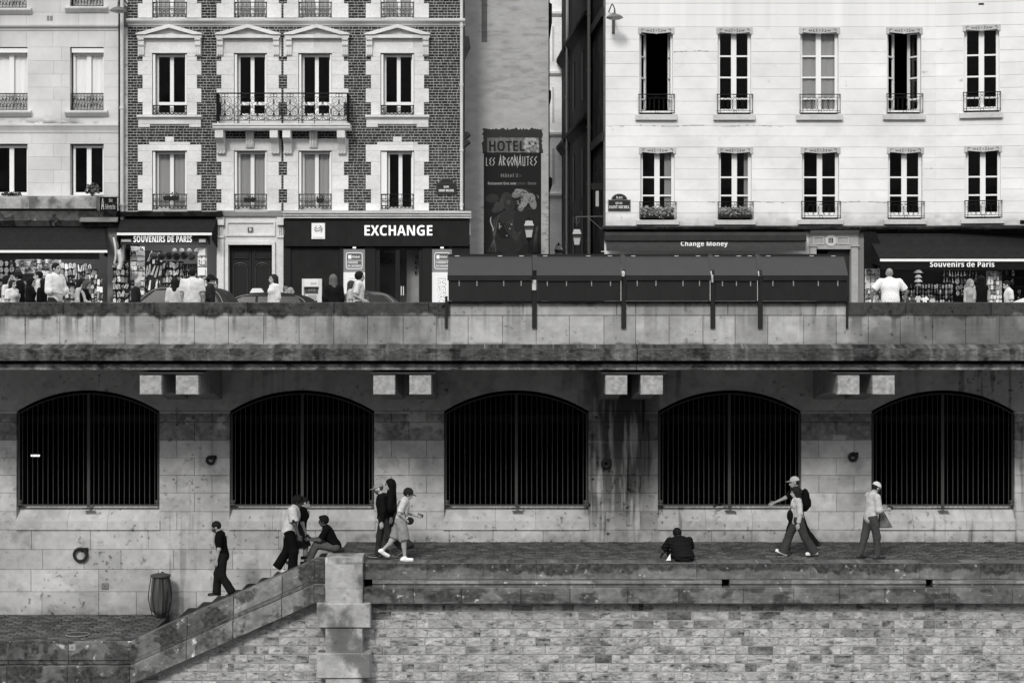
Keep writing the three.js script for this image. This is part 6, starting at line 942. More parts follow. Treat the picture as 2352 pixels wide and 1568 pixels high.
for (const [px, py, h, l] of [[264, 575, 60, 'long white plush toy hanging at the shop corner'], [275, 596, 44, 'white bundle of bags hanging at the shop corner']]) { const t = thing('hanging_toy', l, 'toy'), d = 75.05; mesh('body', tube([[X(px - 4, d), Y(py - h / 2, d), Z(d)], [X(px, d), Y(py - h / 6, d), Z(d) + 0.02], [X(px + 1, d), Y(py + h / 5, d), Z(d)], [X(px - 3, d), Y(py + h / 2, d), Z(d)]], px > 270 ? 0.07 : 0.035, 20, 8), mat(0.75, 0.9, { map: clothTex }), t); mesh('string', bar([X(px - 4, d), Y(py - h / 2, d), Z(d)], [X(px - 4, d), Y(540, d), Z(d)], 0.006, 4), M.dark, t); }
// right souvenir shop
rack('box_display', 'white boxed goods beside the bald man at the right souvenir shop', 1988, 2022, 615, 665, 75.9, 'card', 3, 3, { tones: bright, back: 0.5 });
rack('magnet_display', 'crowded magnets low behind the bald man', 1988, 2060, 665, 730, 75.6, 'card', 12, 6, { back: 0.3 });
rack('figurine_display', 'shelf of small towers and globes in the right souvenir shop', 2070, 2190, 652, 700, 76.4, 'globe', 18, 4, { back: 0.02 });
rack('figurine_display', 'row of tower figurines high in the right souvenir shop', 2165, 2245, 620, 650, 76.6, 'tower', 12, 2, { tones: bright, back: 0.02 });
rack('plate_display', 'plates and bowls under the right awning lettering', 2195, 2260, 640, 680, 76.5, 'plate', 7, 3, { back: 0.02 });
rack('postcard_rack', 'pale tall postcard carousel between the two women and the cap shelf', 2268, 2302, 622, 720, 75.0, 'card', 5, 9, { tones: bright, back: 0.4 });
rack('bag_display', 'counter of folded shirts low in the right souvenir shop', 2085, 2150, 680, 730, 75.2, 'shirt', 4, 2, { tones: bright });
rack('cap_display', 'dark shelf of caps at the right edge of the picture', 2306, 2400, 616, 700, 76.2, 'globe', 7, 4, { dens: 0.6, back: 0.01, fill: 0.7 });
{ const t = thing('hat_stand', 'tiered pale hat stand in the right souvenir shop', 'hat stand'), d = 75.8, x = X(2110, d); [[622, 0.15], [633, 0.12], [643, 0.14], [652, 0.1]].forEach(([py, r], i) => mesh('hat_tier', lathe([[0, 0.1], [r * 0.5, 0.08], [r, 0], [r * 0.9, -0.01], [0, 0.02]], 18, x, Y(py + 4, d), Z(d)), mat(0.5 + 0.1 * (i % 3)), t)); mesh('pole', bar([x, FSW, Z(d)], [x, Y(616, d), Z(d)], 0.012, 6), M.iron, t); }
// shop ceiling lamps
for (const [px, py, d, w, l, I] of [[110, 588, 75.3, 3.0, 'strip lamp under the far left awning lighting the goods', 9], [385, 553, 75.85, 2.0, 'strip lamp inside the middle souvenir shop', 10], [2200, 611, 75.2, 3.2, 'strip lamp inside the right souvenir shop', 5]]) {
  const t = thing('strip_lamp', l, 'lamp'), x = X(px, d), y = Y(py, d); mesh('lamp_tube', bar([x - w / 2, y, Z(d)], [x + w / 2, y, Z(d)], 0.02, 8), new THREE.MeshStandardMaterial({ color: 0xffffff, emissive: 0xffffff, emissiveIntensity: 1 }), t); mesh('housing', box(x - w / 2, x + w / 2, y + 0.025, y + 0.06, Z(d) - 0.04, Z(d) + 0.04), M.white, t);
  const L = new THREE.RectAreaLight(0xffffff, I, w, 0.12); L.position.set(x, y - 0.03, Z(d)); L.lookAt(x, y - 2, Z(d) - 1.2); t.add(L);
}

// ---------- vehicles ----------
function car(label, px, d, dir, paint, { h = 1.5, len = 4.4, belt = 0.95, roofLight } = {}) {
  const t = thing('car', label, 'car'), bm = phys(paint, 0.5, { specularIntensity: 0.18 }), W = 0.88, L = len / 2;
  const body = new THREE.Shape([[-L, 0.35], [-L + 0.02, 0.75], [-L + 0.12, belt - 0.02], [-L + 0.6, belt + 0.02], [L * 0.42, belt], [L - 0.35, belt - 0.18], [L - 0.03, 0.6], [L, 0.35], [L - 0.25, 0.22], [-L + 0.25, 0.22]].map(p => new THREE.Vector2(...p)));
  const bg = new THREE.ExtrudeGeometry(body, { depth: 2 * W - 0.16, bevelEnabled: true, bevelSize: 0.06, bevelThickness: 0.08, bevelOffset: -0.06, bevelSegments: 3 }); bg.translate(0, 0, -W + 0.08); mesh('body', boxUV(ni(bg)), bm, t);
  const roof = (k, y0) => { const c = new THREE.SplineCurve([[-L + 0.35, belt], [-L + 0.75, h - 0.14], [-L + 1.4, h - 0.01], [-0.3, h], [0.35, h - 0.07], [L * 0.52, belt]].map(p => new THREE.Vector2(...p))); const pts = c.getPoints(30); const s = new THREE.Shape(pts); const g = new THREE.ExtrudeGeometry(s, { depth: 2 * (W - 0.08), bevelEnabled: true, bevelSize: 0.05, bevelThickness: 0.06, bevelOffset: -0.05, bevelSegments: 3 }); g.translate(0, 0, -W + 0.08); const p = g.attributes.position; for (let i = 0; i < p.count; i++) { const f = clamp((p.getY(i) - belt) / (h - belt)); p.setZ(i, p.getZ(i) * (1 - 0.2 * f)); } g.computeVertexNormals(); return boxUV(ni(g)); };
  mesh('cabin', roof(), bm, t);
  const glassM = phys(0.012, 0.15, { specularIntensity: 0.18 }), inset = (a, b) => { const zc = y => (W - 0.02) * (1 - 0.2 * clamp((y - belt) / (h - belt))) + 0.006; const y0 = belt + 0.04, y1 = h - 0.12; return [1, -1].map(s => { const v = [[a[0], y0], [b[0], y0], [b[1], y1], [a[1], y1]].map(([x, y]) => [x, y, s * zc(y)]); const q = s > 0 ? [0, 1, 2, 0, 2, 3] : [0, 2, 1, 0, 3, 2]; const g = new THREE.BufferGeometry(); g.setAttribute('position', new THREE.Float32BufferAttribute(q.flatMap(i => v[i]), 3)); g.computeVertexNormals(); return boxUV(g); }); };
  inset([-0.05, -0.05], [L * 0.42, 0.32]).forEach(g => mesh('side_window', g, glassM, t)); inset([-L + 0.75, -L + 0.95], [-0.12, -0.12]).forEach(g => mesh('side_window', g, glassM, t));
  const zc = (W - 0.02); mesh('window_trim', [1, -1].map(s => tube([[L * 0.45, belt + 0.03, s * (zc + 0.005)], [0.36, h - 0.1, s * (zc * 0.83 + 0.005)], [-0.4, h - 0.085, s * (zc * 0.815 + 0.005)], [-L + 0.95, h - 0.12, s * (zc * 0.83 + 0.005)], [-L + 0.62, belt + 0.06, s * (zc + 0.005)]], 0.012, 30, 4)), mat(0.2, 0.4), t);
  for (const x of [-L * 0.62, L * 0.62]) for (const s of [-1, 1]) { const w = part('wheel', t), tg = new THREE.TorusGeometry(0.25, 0.09, 8, 20); tg.translate(x, 0.33, s * (W - 0.08)); mesh('tyre', boxUV(ni(tg)), M.dark, w); const r = new THREE.CylinderGeometry(0.19, 0.19, 0.1, 16); r.rotateX(Math.PI / 2); r.translate(x, 0.33, s * (W - 0.08)); mesh('rim', boxUV(ni(r)), mat(0.4, 0.35, { metalness: 0.7 }), w); }
  for (const s of [-1, 1]) { mesh('headlight', box(L - 0.14, L - 0.02, 0.6, 0.72, s * 0.72 - 0.14, s * 0.72 + 0.1), mat(0.6, 0.2), t); mesh('tail_light', box(-L - 0.01, -L + 0.1, 0.68, 0.82, s * 0.7 - 0.12, s * 0.7 + 0.1), mat(0.12, 0.2), t); const m = new THREE.SphereGeometry(0.09, 12, 8); m.scale(0.7, 0.8, 1); m.translate(L * 0.42, belt + 0.06, s * (W + 0.06)); mesh('wing_mirror', boxUV(ni(m)), bm, t); }
  if (roofLight) mesh('roof_light', prismZ([[-0.2, h - 0.01], [0.2, h - 0.01], [0.12, h + 0.12], [-0.12, h + 0.12]], -0.12, 0.12), mat(0.75, 0.4), t);
  t.position.set(X(px, d), ROAD + 0.002, Z(d)); t.rotation.y = dir > 0 ? 0 : Math.PI; return t;
}
car('dark estate car with a bright window trim passing the middle souvenir shop', 395, 66.5, -1, 0.02, { h: 1.6 });
car('dark taxi with a white roof light in front of the number 9 door', 590, 70, -1, 0.012, { h: 1.44, roofLight: true });
car('grey hatchback with its roof showing in front of the exchange doors', 856, 65.5, 1, 0.05, { h: 1.46, len: 3.4 });
car('white car at the right edge of the picture', 2400, 66, -1, 0.6, { h: 1.36 });
// ---------- people ----------
const V = (x, y, z) => [x, y, z];
const cap = (a, b, ra, rb) => { const bx = b[0] - a[0], by = b[1] - a[1], bz = b[2] - a[2], q = bx * bx + by * by + bz * bz || 1e-9; return (x, y, z) => { const px = x - a[0], py = y - a[1], pz = z - a[2]; let t = (px * bx + py * by + pz * bz) / q; t = t < 0 ? 0 : t > 1 ? 1 : t; const dx = px - bx * t, dy = py - by * t, dz = pz - bz * t; return Math.sqrt(dx * dx + dy * dy + dz * dz) - (ra + (rb - ra) * t); }; };
const ell = (c, r, tilt = 0) => { const ct = Math.cos(tilt), st = Math.sin(tilt), m = Math.min(...r); return (x, y, z) => { let px = x - c[0], py = y - c[1]; const pz = z - c[2], qx = px * ct + py * st, qy = -px * st + py * ct; const k = Math.sqrt(qx * qx / r[0] / r[0] + qy * qy / r[1] / r[1] + pz * pz / r[2] / r[2]); return (k - 1) * m * (k > 1 ? 1.2 : 1); }; };
const smin = (a, b, k) => { const h = Math.max(k - Math.abs(a - b), 0) / k; return Math.min(a, b) - h * h * k * 0.25; };
const uni = (list, k = 0.04) => (x, y, z) => { let d = 1e9; for (const f of list) { const v = f(x, y, z); d = d > 1e8 ? v : smin(d, v, k); } return d; };
const cut = (f, o, n) => (x, y, z) => Math.max(f(x, y, z), (x - o[0]) * n[0] + (y - o[1]) * n[1] + (z - o[2]) * n[2]);   // keep the side against n
function nets(f, lo, hi, s) { // naive surface nets
  const nx = Math.ceil((hi[0] - lo[0]) / s) + 1, ny = Math.ceil((hi[1] - lo[1]) / s) + 1, nz = Math.ceil((hi[2] - lo[2]) / s) + 1, v = new Float32Array(nx * ny * nz), at = (i, j, k) => (k * ny + j) * nx + i;
  for (let k = 0; k < nz; k++) for (let j = 0; j < ny; j++) for (let i = 0; i < nx; i++) v[at(i, j, k)] = f(lo[0] + i * s, lo[1] + j * s, lo[2] + k * s);
  const id = new Int32Array(nx * ny * nz).fill(-1), P = [], I = [];
  for (let k = 0; k < nz - 1; k++) for (let j = 0; j < ny - 1; j++) for (let i = 0; i < nx - 1; i++) {
    let x = 0, y = 0, z = 0, n = 0; const c = []; let neg = 0; for (let q = 0; q < 8; q++) { const w = v[at(i + (q & 1), j + (q >> 1 & 1), k + (q >> 2))]; c.push(w); if (w < 0) neg++; }
    if (!neg || neg === 8) continue;
    for (let a = 0; a < 8; a++) for (const bit of [1, 2, 4]) { const b = a | bit; if (b === a) continue; if ((c[a] < 0) !== (c[b] < 0)) { const t = c[a] / (c[a] - c[b]); x += (a & 1) + (bit === 1 ? t : 0); y += (a >> 1 & 1) + (bit === 2 ? t : 0); z += (a >> 2) + (bit === 4 ? t : 0); n++; } }
    id[at(i, j, k)] = P.length / 3; P.push(lo[0] + (i + x / n) * s, lo[1] + (j + y / n) * s, lo[2] + (k + z / n) * s);
  }
  const quad = (a, b, c, d, flip) => { if (a < 0 || b < 0 || c < 0 || d < 0) return; if (flip) I.push(a, c, b, a, d, c); else I.push(a, b, c, a, c, d); };
  for (let k = 1; k < nz - 1; k++) for (let j = 1; j < ny - 1; j++) for (let i = 1; i < nx - 1; i++) {
    const w = v[at(i, j, k)] < 0;
    if (w !== v[at(i + 1, j, k)] < 0) quad(id[at(i, j - 1, k - 1)], id[at(i, j, k - 1)], id[at(i, j, k)], id[at(i, j - 1, k)], !w);
    if (w !== v[at(i, j + 1, k)] < 0) quad(id[at(i - 1, j, k - 1)], id[at(i - 1, j, k)], id[at(i, j, k)], id[at(i, j, k - 1)], !w);
    if (w !== v[at(i, j, k + 1)] < 0) quad(id[at(i - 1, j - 1, k)], id[at(i, j - 1, k)], id[at(i, j, k)], id[at(i - 1, j, k)], !w);
  }
  const g = new THREE.BufferGeometry(); g.setAttribute('position', new THREE.Float32BufferAttribute(P, 3)); g.setIndex(I); g.computeVertexNormals(); return g;
}
const bounds = (pts, m) => { const lo = [1e9, 1e9, 1e9], hi = [-1e9, -1e9, -1e9]; for (const p of pts) for (let i = 0; i < 3; i++) { lo[i] = Math.min(lo[i], p[i] - m); hi[i] = Math.max(hi[i], p[i] + m); } return [lo, hi]; };
const R = d => d * Math.PI / 180;
const clothMats = {}, clothMat = v => clothMats[v] ??= mat(v, 0.95, { map: clothTex, bumpMap: bumpFine, bumpScale: 0.002 });
// local axes: x forward, y up, z to the person's right; angles in degrees, forward positive
function person(o) {
  const { label, px, py, d, h = 1.75, face = 0, lean = 0, nod = 0, skin = 0.35, fine = true } = o, S = h / 1.75, fem = o.fem ? 1 : 0;
  const t = thing('person', label, 'person'), cell = fine ? 0.017 : 0.027;
  const legs = o.legs ?? [[6, 4], [-8, 6]], arms = o.arms ?? [[4, 12, 6], [-4, 12, 6]], wide = o.wide ?? 1;
  const dirv = a => [Math.sin(R(a)), -Math.cos(R(a))], hw = 0.085 * S, sw = (fem ? 0.165 : 0.19) * S * wide;
  const TH = 0.43 * S, SH = 0.41 * S, UA = 0.29 * S, FA = 0.25 * S;
  const J = {}; let low = 1e9;
  legs.forEach(([a, k, fp = 0, sp = 0], i) => { const s = i ? -1 : 1, t1 = dirv(a), t2 = dirv(a - k), hp = V(0, 0, s * hw), kn = V(t1[0] * TH, t1[1] * TH, s * (hw + sp * 0.5)), an = V(kn[0] + t2[0] * SH, kn[1] + t2[1] * SH, s * (hw * 0.8 + sp)); const fa = R(fp), toe = V(an[0] + Math.cos(fa) * 0.15 * S, an[1] - 0.045 * S + Math.sin(fa) * 0.15 * S, an[2] + s * 0.02), heel = V(an[0] - 0.05 * S * Math.cos(fa), an[1] - 0.045 * S - 0.05 * S * Math.sin(fa), an[2]); J['leg' + i] = { hp, kn, an, toe, heel }; low = Math.min(low, toe[1] - 0.03 * S, heel[1] - 0.035 * S); });
  const up = o.seat !== undefined ? o.seat : -low;         // pelvis height above the ground
  const LN = R(lean), ax = (l, f = 0, z = 0) => V(Math.sin(LN) * l + Math.cos(LN) * f, Math.cos(LN) * l - Math.sin(LN) * f, z);
  const waist = ax(0.13 * S), chest = ax(0.33 * S, 0.005), neck = ax(0.54 * S, 0.01), hN = R(lean * 0.35 + nod);
  const hc = V(neck[0] + Math.sin(hN) * 0.1 * S + 0.02 * S, neck[1] + Math.cos(hN) * 0.115 * S, 0), hx = (f, u, z = 0) => V(hc[0] + (Math.cos(hN) * f + Math.sin(hN) * u) * S, hc[1] + (-Math.sin(hN) * f + Math.cos(hN) * u) * S, z * S);
  arms.forEach(([a, e, ab = 5, twist = 0], i) => { const s = i ? -1 : 1, sh = ax(0.46 * S, -0.01, s * sw), A = a + lean * 0.2, d1 = dirv(A), d2 = dirv(A + e), ca = Math.cos(R(ab)), sa = Math.sin(R(ab)); const el = V(sh[0] + d1[0] * UA * ca, sh[1] + d1[1] * UA * ca, sh[2] + s * UA * sa), tw = R(twist), wr = V(el[0] + d2[0] * FA * Math.cos(tw), el[1] + d2[1] * FA * Math.cos(tw), el[2] - s * FA * Math.sin(tw)); const f = [wr[0] - el[0], wr[1] - el[1], wr[2] - el[2]].map(q => q / FA); J['arm' + i] = { sh, el, wr, f, s }; });
  const B = [ell(V(-0.01 * S, 0.0, 0), [0.105 * S, 0.12 * S, (fem ? 0.165 : 0.15) * S * wide]), ell(waist, [0.09 * S * wide, 0.14 * S, (fem ? 0.115 : 0.135) * S * wide], -LN), ell(chest, [0.105 * S * wide, 0.19 * S, (fem ? 0.135 : 0.16) * S * wide], -LN), cap(ax(0.45 * S, 0, -sw * 0.85), ax(0.45 * S, 0, sw * 0.85), 0.052 * S, 0.052 * S), cap(ax(0.46 * S), hx(-0.02, -0.05), 0.055 * S, 0.052 * S)];
  if (fem) B.push(ell(ax(0.34 * S, 0.075 * S, 0.06 * S), [0.055 * S, 0.06 * S, 0.06 * S]), ell(ax(0.34 * S, 0.075 * S, -0.06 * S), [0.055 * S, 0.06 * S, 0.06 * S]));
  for (const i of [0, 1]) { const l = J['leg' + i], a = J['arm' + i]; B.push(cap(l.hp, l.kn, 0.085 * S * Math.sqrt(wide), 0.056 * S), cap(l.kn, l.an, 0.055 * S, 0.036 * S), ell(V(lerp(l.kn[0], l.an[0], 0.3) - 0.015 * S, lerp(l.kn[1], l.an[1], 0.3), l.kn[2]), [0.05 * S, 0.1 * S, 0.048 * S]), cap(a.sh, a.el, 0.05 * S, 0.04 * S), cap(a.el, a.wr, 0.041 * S, 0.027 * S), cap(l.heel, l.toe, 0.034 * S, 0.026 * S)); }
  const hb = (f0, f1, u0, u1, z) => [hx(f0, u0, z), hx(f0, u1, -z), hx(f1, u0, -z), hx(f1, u1, z)];
  const bodyF = uni(B, 0.045 * S), pts = Object.values(J).flatMap(q => ['hp', 'kn', 'an', 'toe', 'heel', 'sh', 'el', 'wr'].filter(k => q[k]).map(k => q[k])).concat([neck, hx(0, 0.12)]);
  const geos = []; { const [lo, hi] = bounds(pts.concat([V(-0.12, 0, 0), V(0.12, 0, 0)]), 0.14 * S); geos.push(nets(bodyF, lo, hi, cell)); }
  // head with brow, nose, jaw, ears
  const H = [ell(hx(-0.012, 0.03), [0.096 * S, 0.092 * S, 0.076 * S], -hN), ell(hx(0.022, -0.035), [0.07 * S, 0.085 * S, 0.06 * S], -hN), ell(hx(0.045, -0.092), [0.036 * S, 0.027 * S, 0.034 * S], -hN), cap(hx(0.082, 0.012), hx(0.108, -0.03), 0.011 * S, 0.017 * S), ell(hx(0.07, 0.03), [0.022 * S, 0.014 * S, 0.05 * S], -hN), ell(hx(0.088, -0.066), [0.013 * S, 0.014 * S, 0.026 * S], -hN), ell(hx(-0.005, -0.008, 0.078), [0.024 * S, 0.034 * S, 0.011 * S], -hN), ell(hx(-0.005, -0.008, -0.078), [0.024 * S, 0.034 * S, 0.011 * S], -hN), cap(hx(-0.02, -0.05), neck, 0.05 * S, 0.055 * S)];
  const headF = uni(H, 0.022 * S); geos.push(nets(headF, ...bounds([...hb(-0.12, 0.13, -0.15, 0.13, 0.09), neck], 0.03 * S), fine ? 0.006 : 0.01));
  // hands: palm, four fingers, thumb
  for (const i of [0, 1]) {
    const { wr, f, s } = J['arm' + i], up2 = [-f[1], f[0], 0], ul = Math.hypot(...up2) || 1, b = up2.map(q => q / ul), nrm = [f[1] * b[2] - f[2] * b[1], f[2] * b[0] - f[0] * b[2], f[0] * b[1] - f[1] * b[0]].map(q => q * s);
    const at = (l, bb, n) => V(wr[0] + (f[0] * l + b[0] * bb + nrm[0] * n) * S, wr[1] + (f[1] * l + b[1] * bb + nrm[1] * n) * S, wr[2] + (f[2] * l + b[2] * bb + nrm[2] * n) * S), curl = o.curl?.[i] ?? 0.35;
    const hd = [cap(at(0.0, 0, 0), at(0.035, 0, 0), 0.026 * S, 0.026 * S), cap(at(0.045, 0.024, 0), at(0.085, 0.026, 0), 0.015 * S, 0.013 * S), cap(at(0.045, 0.006, 0), at(0.088, 0.008, 0), 0.015 * S, 0.013 * S), cap(at(0.045, -0.014, 0), at(0.085, -0.014, 0), 0.015 * S, 0.013 * S), cap(at(0.04, -0.026, 0), at(0.078, -0.03, 0), 0.014 * S, 0.011 * S)];
    [[0.027, 0.088, 0.07], [0.009, 0.092, 0.08], [-0.012, 0.088, 0.074], [-0.031, 0.08, 0.056]].forEach(([bb, l0, L]) => { const c1 = curl * 0.8, c2 = curl * 1.9, p0 = at(l0, bb, 0), p1 = at(l0 + Math.cos(c1) * L * 0.5, bb * 1.08, -Math.sin(c1) * L * 0.5), p2 = at(l0 + Math.cos(c1) * L * 0.5 + Math.cos(c2) * L * 0.5, bb * 1.1, -Math.sin(c1) * L * 0.5 - Math.sin(c2) * L * 0.5); hd.push(cap(p0, p1, 0.0095 * S, 0.0085 * S), cap(p1, p2, 0.0085 * S, 0.007 * S)); });
    hd.push(cap(at(0.02, 0.02, -0.005), at(0.055, 0.045, -0.02), 0.014 * S, 0.011 * S), cap(at(0.055, 0.045, -0.02), at(0.088, 0.05, -0.035), 0.0105 * S, 0.008 * S));
    geos.push(nets(uni(hd, 0.008 * S), ...bounds([at(-0.02, 0, 0), at(0.18, 0.06, 0.03), at(0.18, -0.05, -0.12), at(0, -0.05, -0.1), at(0.05, 0.06, 0.02)], 0.02), fine ? 0.004 : 0.008));
  }
  // skin colour with dark eyes, brows and lips
  for (const g of geos) { const p = g.attributes.position, c = new Float32Array(p.count * 3), e1 = hx(0.083, 0.008, 0.031), e2 = hx(0.083, 0.008, -0.031), b1 = hx(0.088, 0.033, 0.032), b2 = hx(0.088, 0.033, -0.032), mo = hx(0.1, -0.067); for (let i = 0; i < p.count; i++) { const x = p.getX(i), y = p.getY(i), z = p.getZ(i), D = (q, sy) => Math.hypot(x - q[0], (y - q[1]) * sy, z - q[2]); let v = skin; if (g === geos[1]) { if (D(e1, 1.6) < 0.016 * S || D(e2, 1.6) < 0.016 * S) v = 0.02; else if (D(b1, 3) < 0.026 * S || D(b2, 3) < 0.026 * S) v = Math.min(skin, 0.05); else if (D(mo, 2.5) < 0.022 * S) v = skin * 0.55; else if (o.beard && (y - hc[1]) < -0.035 * S && x - hc[0] > 0.0) v = o.beard; } c.set([v, v, v], i * 3); } g.setAttribute('color', new THREE.BufferAttribute(c, 3)); }
  const bodyG = mergeGeometries(geos); t.userData.skin = undefined; delete t.userData.skin;
  const bm = mesh('body', bodyG, new THREE.MeshStandardMaterial({ vertexColors: true, roughness: 0.65 }), t);
  const fold = (f, a, fr, ph = 0) => (x, y, z) => f(x, y, z) + a * (Math.sin(y * fr + x * fr * 0.7 + z * 9 + ph) * 0.6 + Math.sin(y * fr * 1.9 - x * fr * 1.1 + z * 21 + ph) * 0.4);
  const cc = fine ? 0.0125 : 0.022, cloth = (name, f, P, m, v) => { const g = nets(f, ...bounds(P, m), cc); return mesh(name, boxUV(g), typeof v === 'number' ? clothMat(v) : v, t); };
  // top
  if (o.top) {
    const { v, sleeve = 'short', hem = 0.02, loose = 0.022, hood } = o.top, lo2 = loose * S;
    const tr = [ell(V(-0.01 * S, 0.0, 0), [0.105 * S + lo2, 0.13 * S + lo2, (fem ? 0.165 : 0.15) * S * wide + lo2]), ell(waist, [0.095 * S * wide + lo2, 0.17 * S, (fem ? 0.12 : 0.14) * S * wide + lo2], -LN), ell(chest, [0.108 * S * wide + lo2, 0.205 * S, (fem ? 0.138 : 0.162) * S * wide + lo2], -LN), cap(ax(0.455 * S, 0, -sw * 0.85), ax(0.455 * S, 0, sw * 0.85), 0.056 * S + lo2 * 0.5, 0.056 * S + lo2 * 0.5)];
    if (fem) tr.push(ell(ax(0.34 * S, 0.075 * S, 0), [0.06 * S + lo2, 0.07 * S, 0.11 * S + lo2]));
    if (hood) tr.push(ell(ax(0.49 * S, -0.06 * S), [0.075 * S, 0.055 * S, 0.11 * S]));
    else tr.push(cap(ax(0.47 * S), ax(0.525 * S, 0.005), 0.068 * S, 0.058 * S));
    let f = uni(tr, 0.075 * S); f = cut(f, ax(-hem - 0.06), ax(-1));
    const parts = [f], P = [ax(0.55 * S), ax(-hem - 0.1), V(0.18, 0, sw), V(-0.2, 0, -sw)];
    for (const i of [0, 1]) { const a = J['arm' + i]; if (sleeve === 'none') continue; const u = [(a.el[0] - a.sh[0]) / UA, (a.el[1] - a.sh[1]) / UA, (a.el[2] - a.sh[2]) / UA], fu = a.f; const L = sleeve === 'short' ? 0.82 : 1; const e = V(lerp(a.sh[0], a.el[0], L), lerp(a.sh[1], a.el[1], L), lerp(a.sh[2], a.el[2], L)); let q = cap(a.sh, a.el, 0.056 * S + lo2 * 0.6, 0.05 * S + lo2); if (sleeve === 'short') q = cut(q, e, u); else { const k = sleeve === 'rolled' ? 0.35 : 0.93, w = V(lerp(a.el[0], a.wr[0], k), lerp(a.el[1], a.wr[1], k), lerp(a.el[2], a.wr[2], k)); q = uni([q, cut(cap(a.el, a.wr, 0.048 * S + lo2 * 0.7, 0.036 * S + lo2 * 0.5), w, fu)], 0.03); P.push(a.wr); } parts.push(q); P.push(a.sh, a.el); }
    cloth(o.top.name ?? 'shirt', fold(uni(parts, 0.03 * S), 0.0022, 26, px), P, 0.1, v);
    if (o.top.under !== undefined) cloth('undershirt', cut(uni([ell(ax(0.3 * S, 0.045 * S), [0.1 * S + lo2, 0.26 * S, 0.085 * S]), ell(ax(0.05 * S, 0.045 * S), [0.1 * S + lo2, 0.2 * S, 0.085 * S])]), ax(-0.1), ax(-1)), [ax(0.6 * S), ax(-0.2), V(0.2, 0, 0.15), V(-0.15, 0, -0.15)], 0.05, o.top.under);
  }
  if (o.bottom) {
    const { v, len = 'long', loose = 0.014, flare = 0 } = o.bottom, lo2 = loose * S, q = [ell(V(-0.01 * S, -0.01, 0), [0.108 * S + lo2, 0.125 * S, (fem ? 0.168 : 0.153) * S * wide + lo2])], P = [V(0.15, 0.14, 0.2), V(-0.2, 0, -0.2)];
    let f0 = cut(uni(q), V(0, 0.09 * S, 0), V(0, 1, 0)); const parts = [f0];
    for (const i of [0, 1]) { const l = J['leg' + i]; let g; P.push(l.hp, l.kn); if (len === 'short') { const u = [(l.kn[0] - l.hp[0]) / TH, (l.kn[1] - l.hp[1]) / TH, (l.kn[2] - l.hp[2]) / TH]; g = cut(cap(l.hp, l.kn, 0.09 * S + lo2, 0.072 * S + lo2 * 1.6), l.kn, u); } else { const u = [(l.an[0] - l.kn[0]) / SH, (l.an[1] - l.kn[1]) / SH, (l.an[2] - l.kn[2]) / SH]; const e = V(l.an[0] + u[0] * 0.03, l.an[1] + u[1] * 0.03, l.an[2]); g = uni([cap(l.hp, l.kn, 0.09 * S * Math.sqrt(wide) + lo2, 0.064 * S + lo2), cut(cap(l.kn, e, 0.063 * S + lo2, 0.046 * S + lo2 + flare), e, u)], 0.04); P.push(l.an, e); } parts.push(g); }
    cloth(len === 'short' ? 'shorts' : 'trousers', fold(uni(parts, 0.035 * S), 0.0022, 24, px + 2), P, 0.13, v);
  }
  if (o.shoes !== undefined) for (const i of [0, 1]) { const l = J['leg' + i], n = [l.toe[1] - l.heel[1], -(l.toe[0] - l.heel[0]), 0], nl = Math.hypot(...n), so = V(l.heel[0] + n[0] / nl * 0.032 * S, l.heel[1] + n[1] / nl * 0.032 * S, 0); const f = cut(uni([cap(V(l.heel[0] - 0.005, l.heel[1], l.heel[2]), V(l.toe[0] + 0.02, l.toe[1] + 0.004, l.toe[2]), 0.047 * S, 0.037 * S), cap(l.heel, l.an, 0.046 * S, 0.05 * S)], 0.03), so, n.map(q => q / nl)); const g = nets(f, ...bounds([l.heel, l.toe, l.an], 0.07), 0.009); mesh('shoe', boxUV(g), mat(o.shoes, 0.6), t); if (o.soles) { const s2 = nets(cut(cut(cap(V(l.heel[0] - 0.005, l.heel[1] - 0.0, l.heel[2]), V(l.toe[0] + 0.022, l.toe[1], l.toe[2]), 0.05 * S, 0.041 * S), V(so[0] + n[0] / nl * 0.006, so[1] + n[1] / nl * 0.006, 0), n.map(q => q / nl)), V(so[0] - n[0] / nl * 0.012, so[1] - n[1] / nl * 0.012, 0), n.map(q => -q / nl)), ...bounds([l.heel, l.toe], 0.08), 0.007); mesh('sole', boxUV(s2), mat(o.soles, 0.7), t); } }
  // hair, caps
  if (o.hair) {
    const { v, style = 'short', vol = 0.01 } = o.hair; const sk = ell(hx(-0.022, 0.03), [(0.096 + vol) * S, (0.096 + vol) * S, (0.077 + vol) * S], -hN), face1 = cap(hx(0.088, -0.012), hx(0.12, -0.14), 0.08 * S, 0.12 * S), lowC = hx(-0.02, style === 'short' || style === 'quiff' ? -0.07 : -0.09);
    let f = (x, y, z) => Math.max(sk(x, y, z), -face1(x, y, z)); const dn = [-Math.sin(hN) * -1, -Math.cos(hN), 0]; f = cut(f, lowC, [-Math.sin(hN), -Math.cos(hN), 0]);
    const P = hb(-0.14, 0.12, -0.12, 0.15, 0.1);
    if (style === 'quiff') { const q = ell(hx(0.045, 0.1), [0.055 * S, 0.032 * S, 0.05 * S], -hN), f1 = f; f = (x, y, z) => smin(f1(x, y, z), q(x, y, z), 0.03); P.push(hx(0.12, 0.16)); }
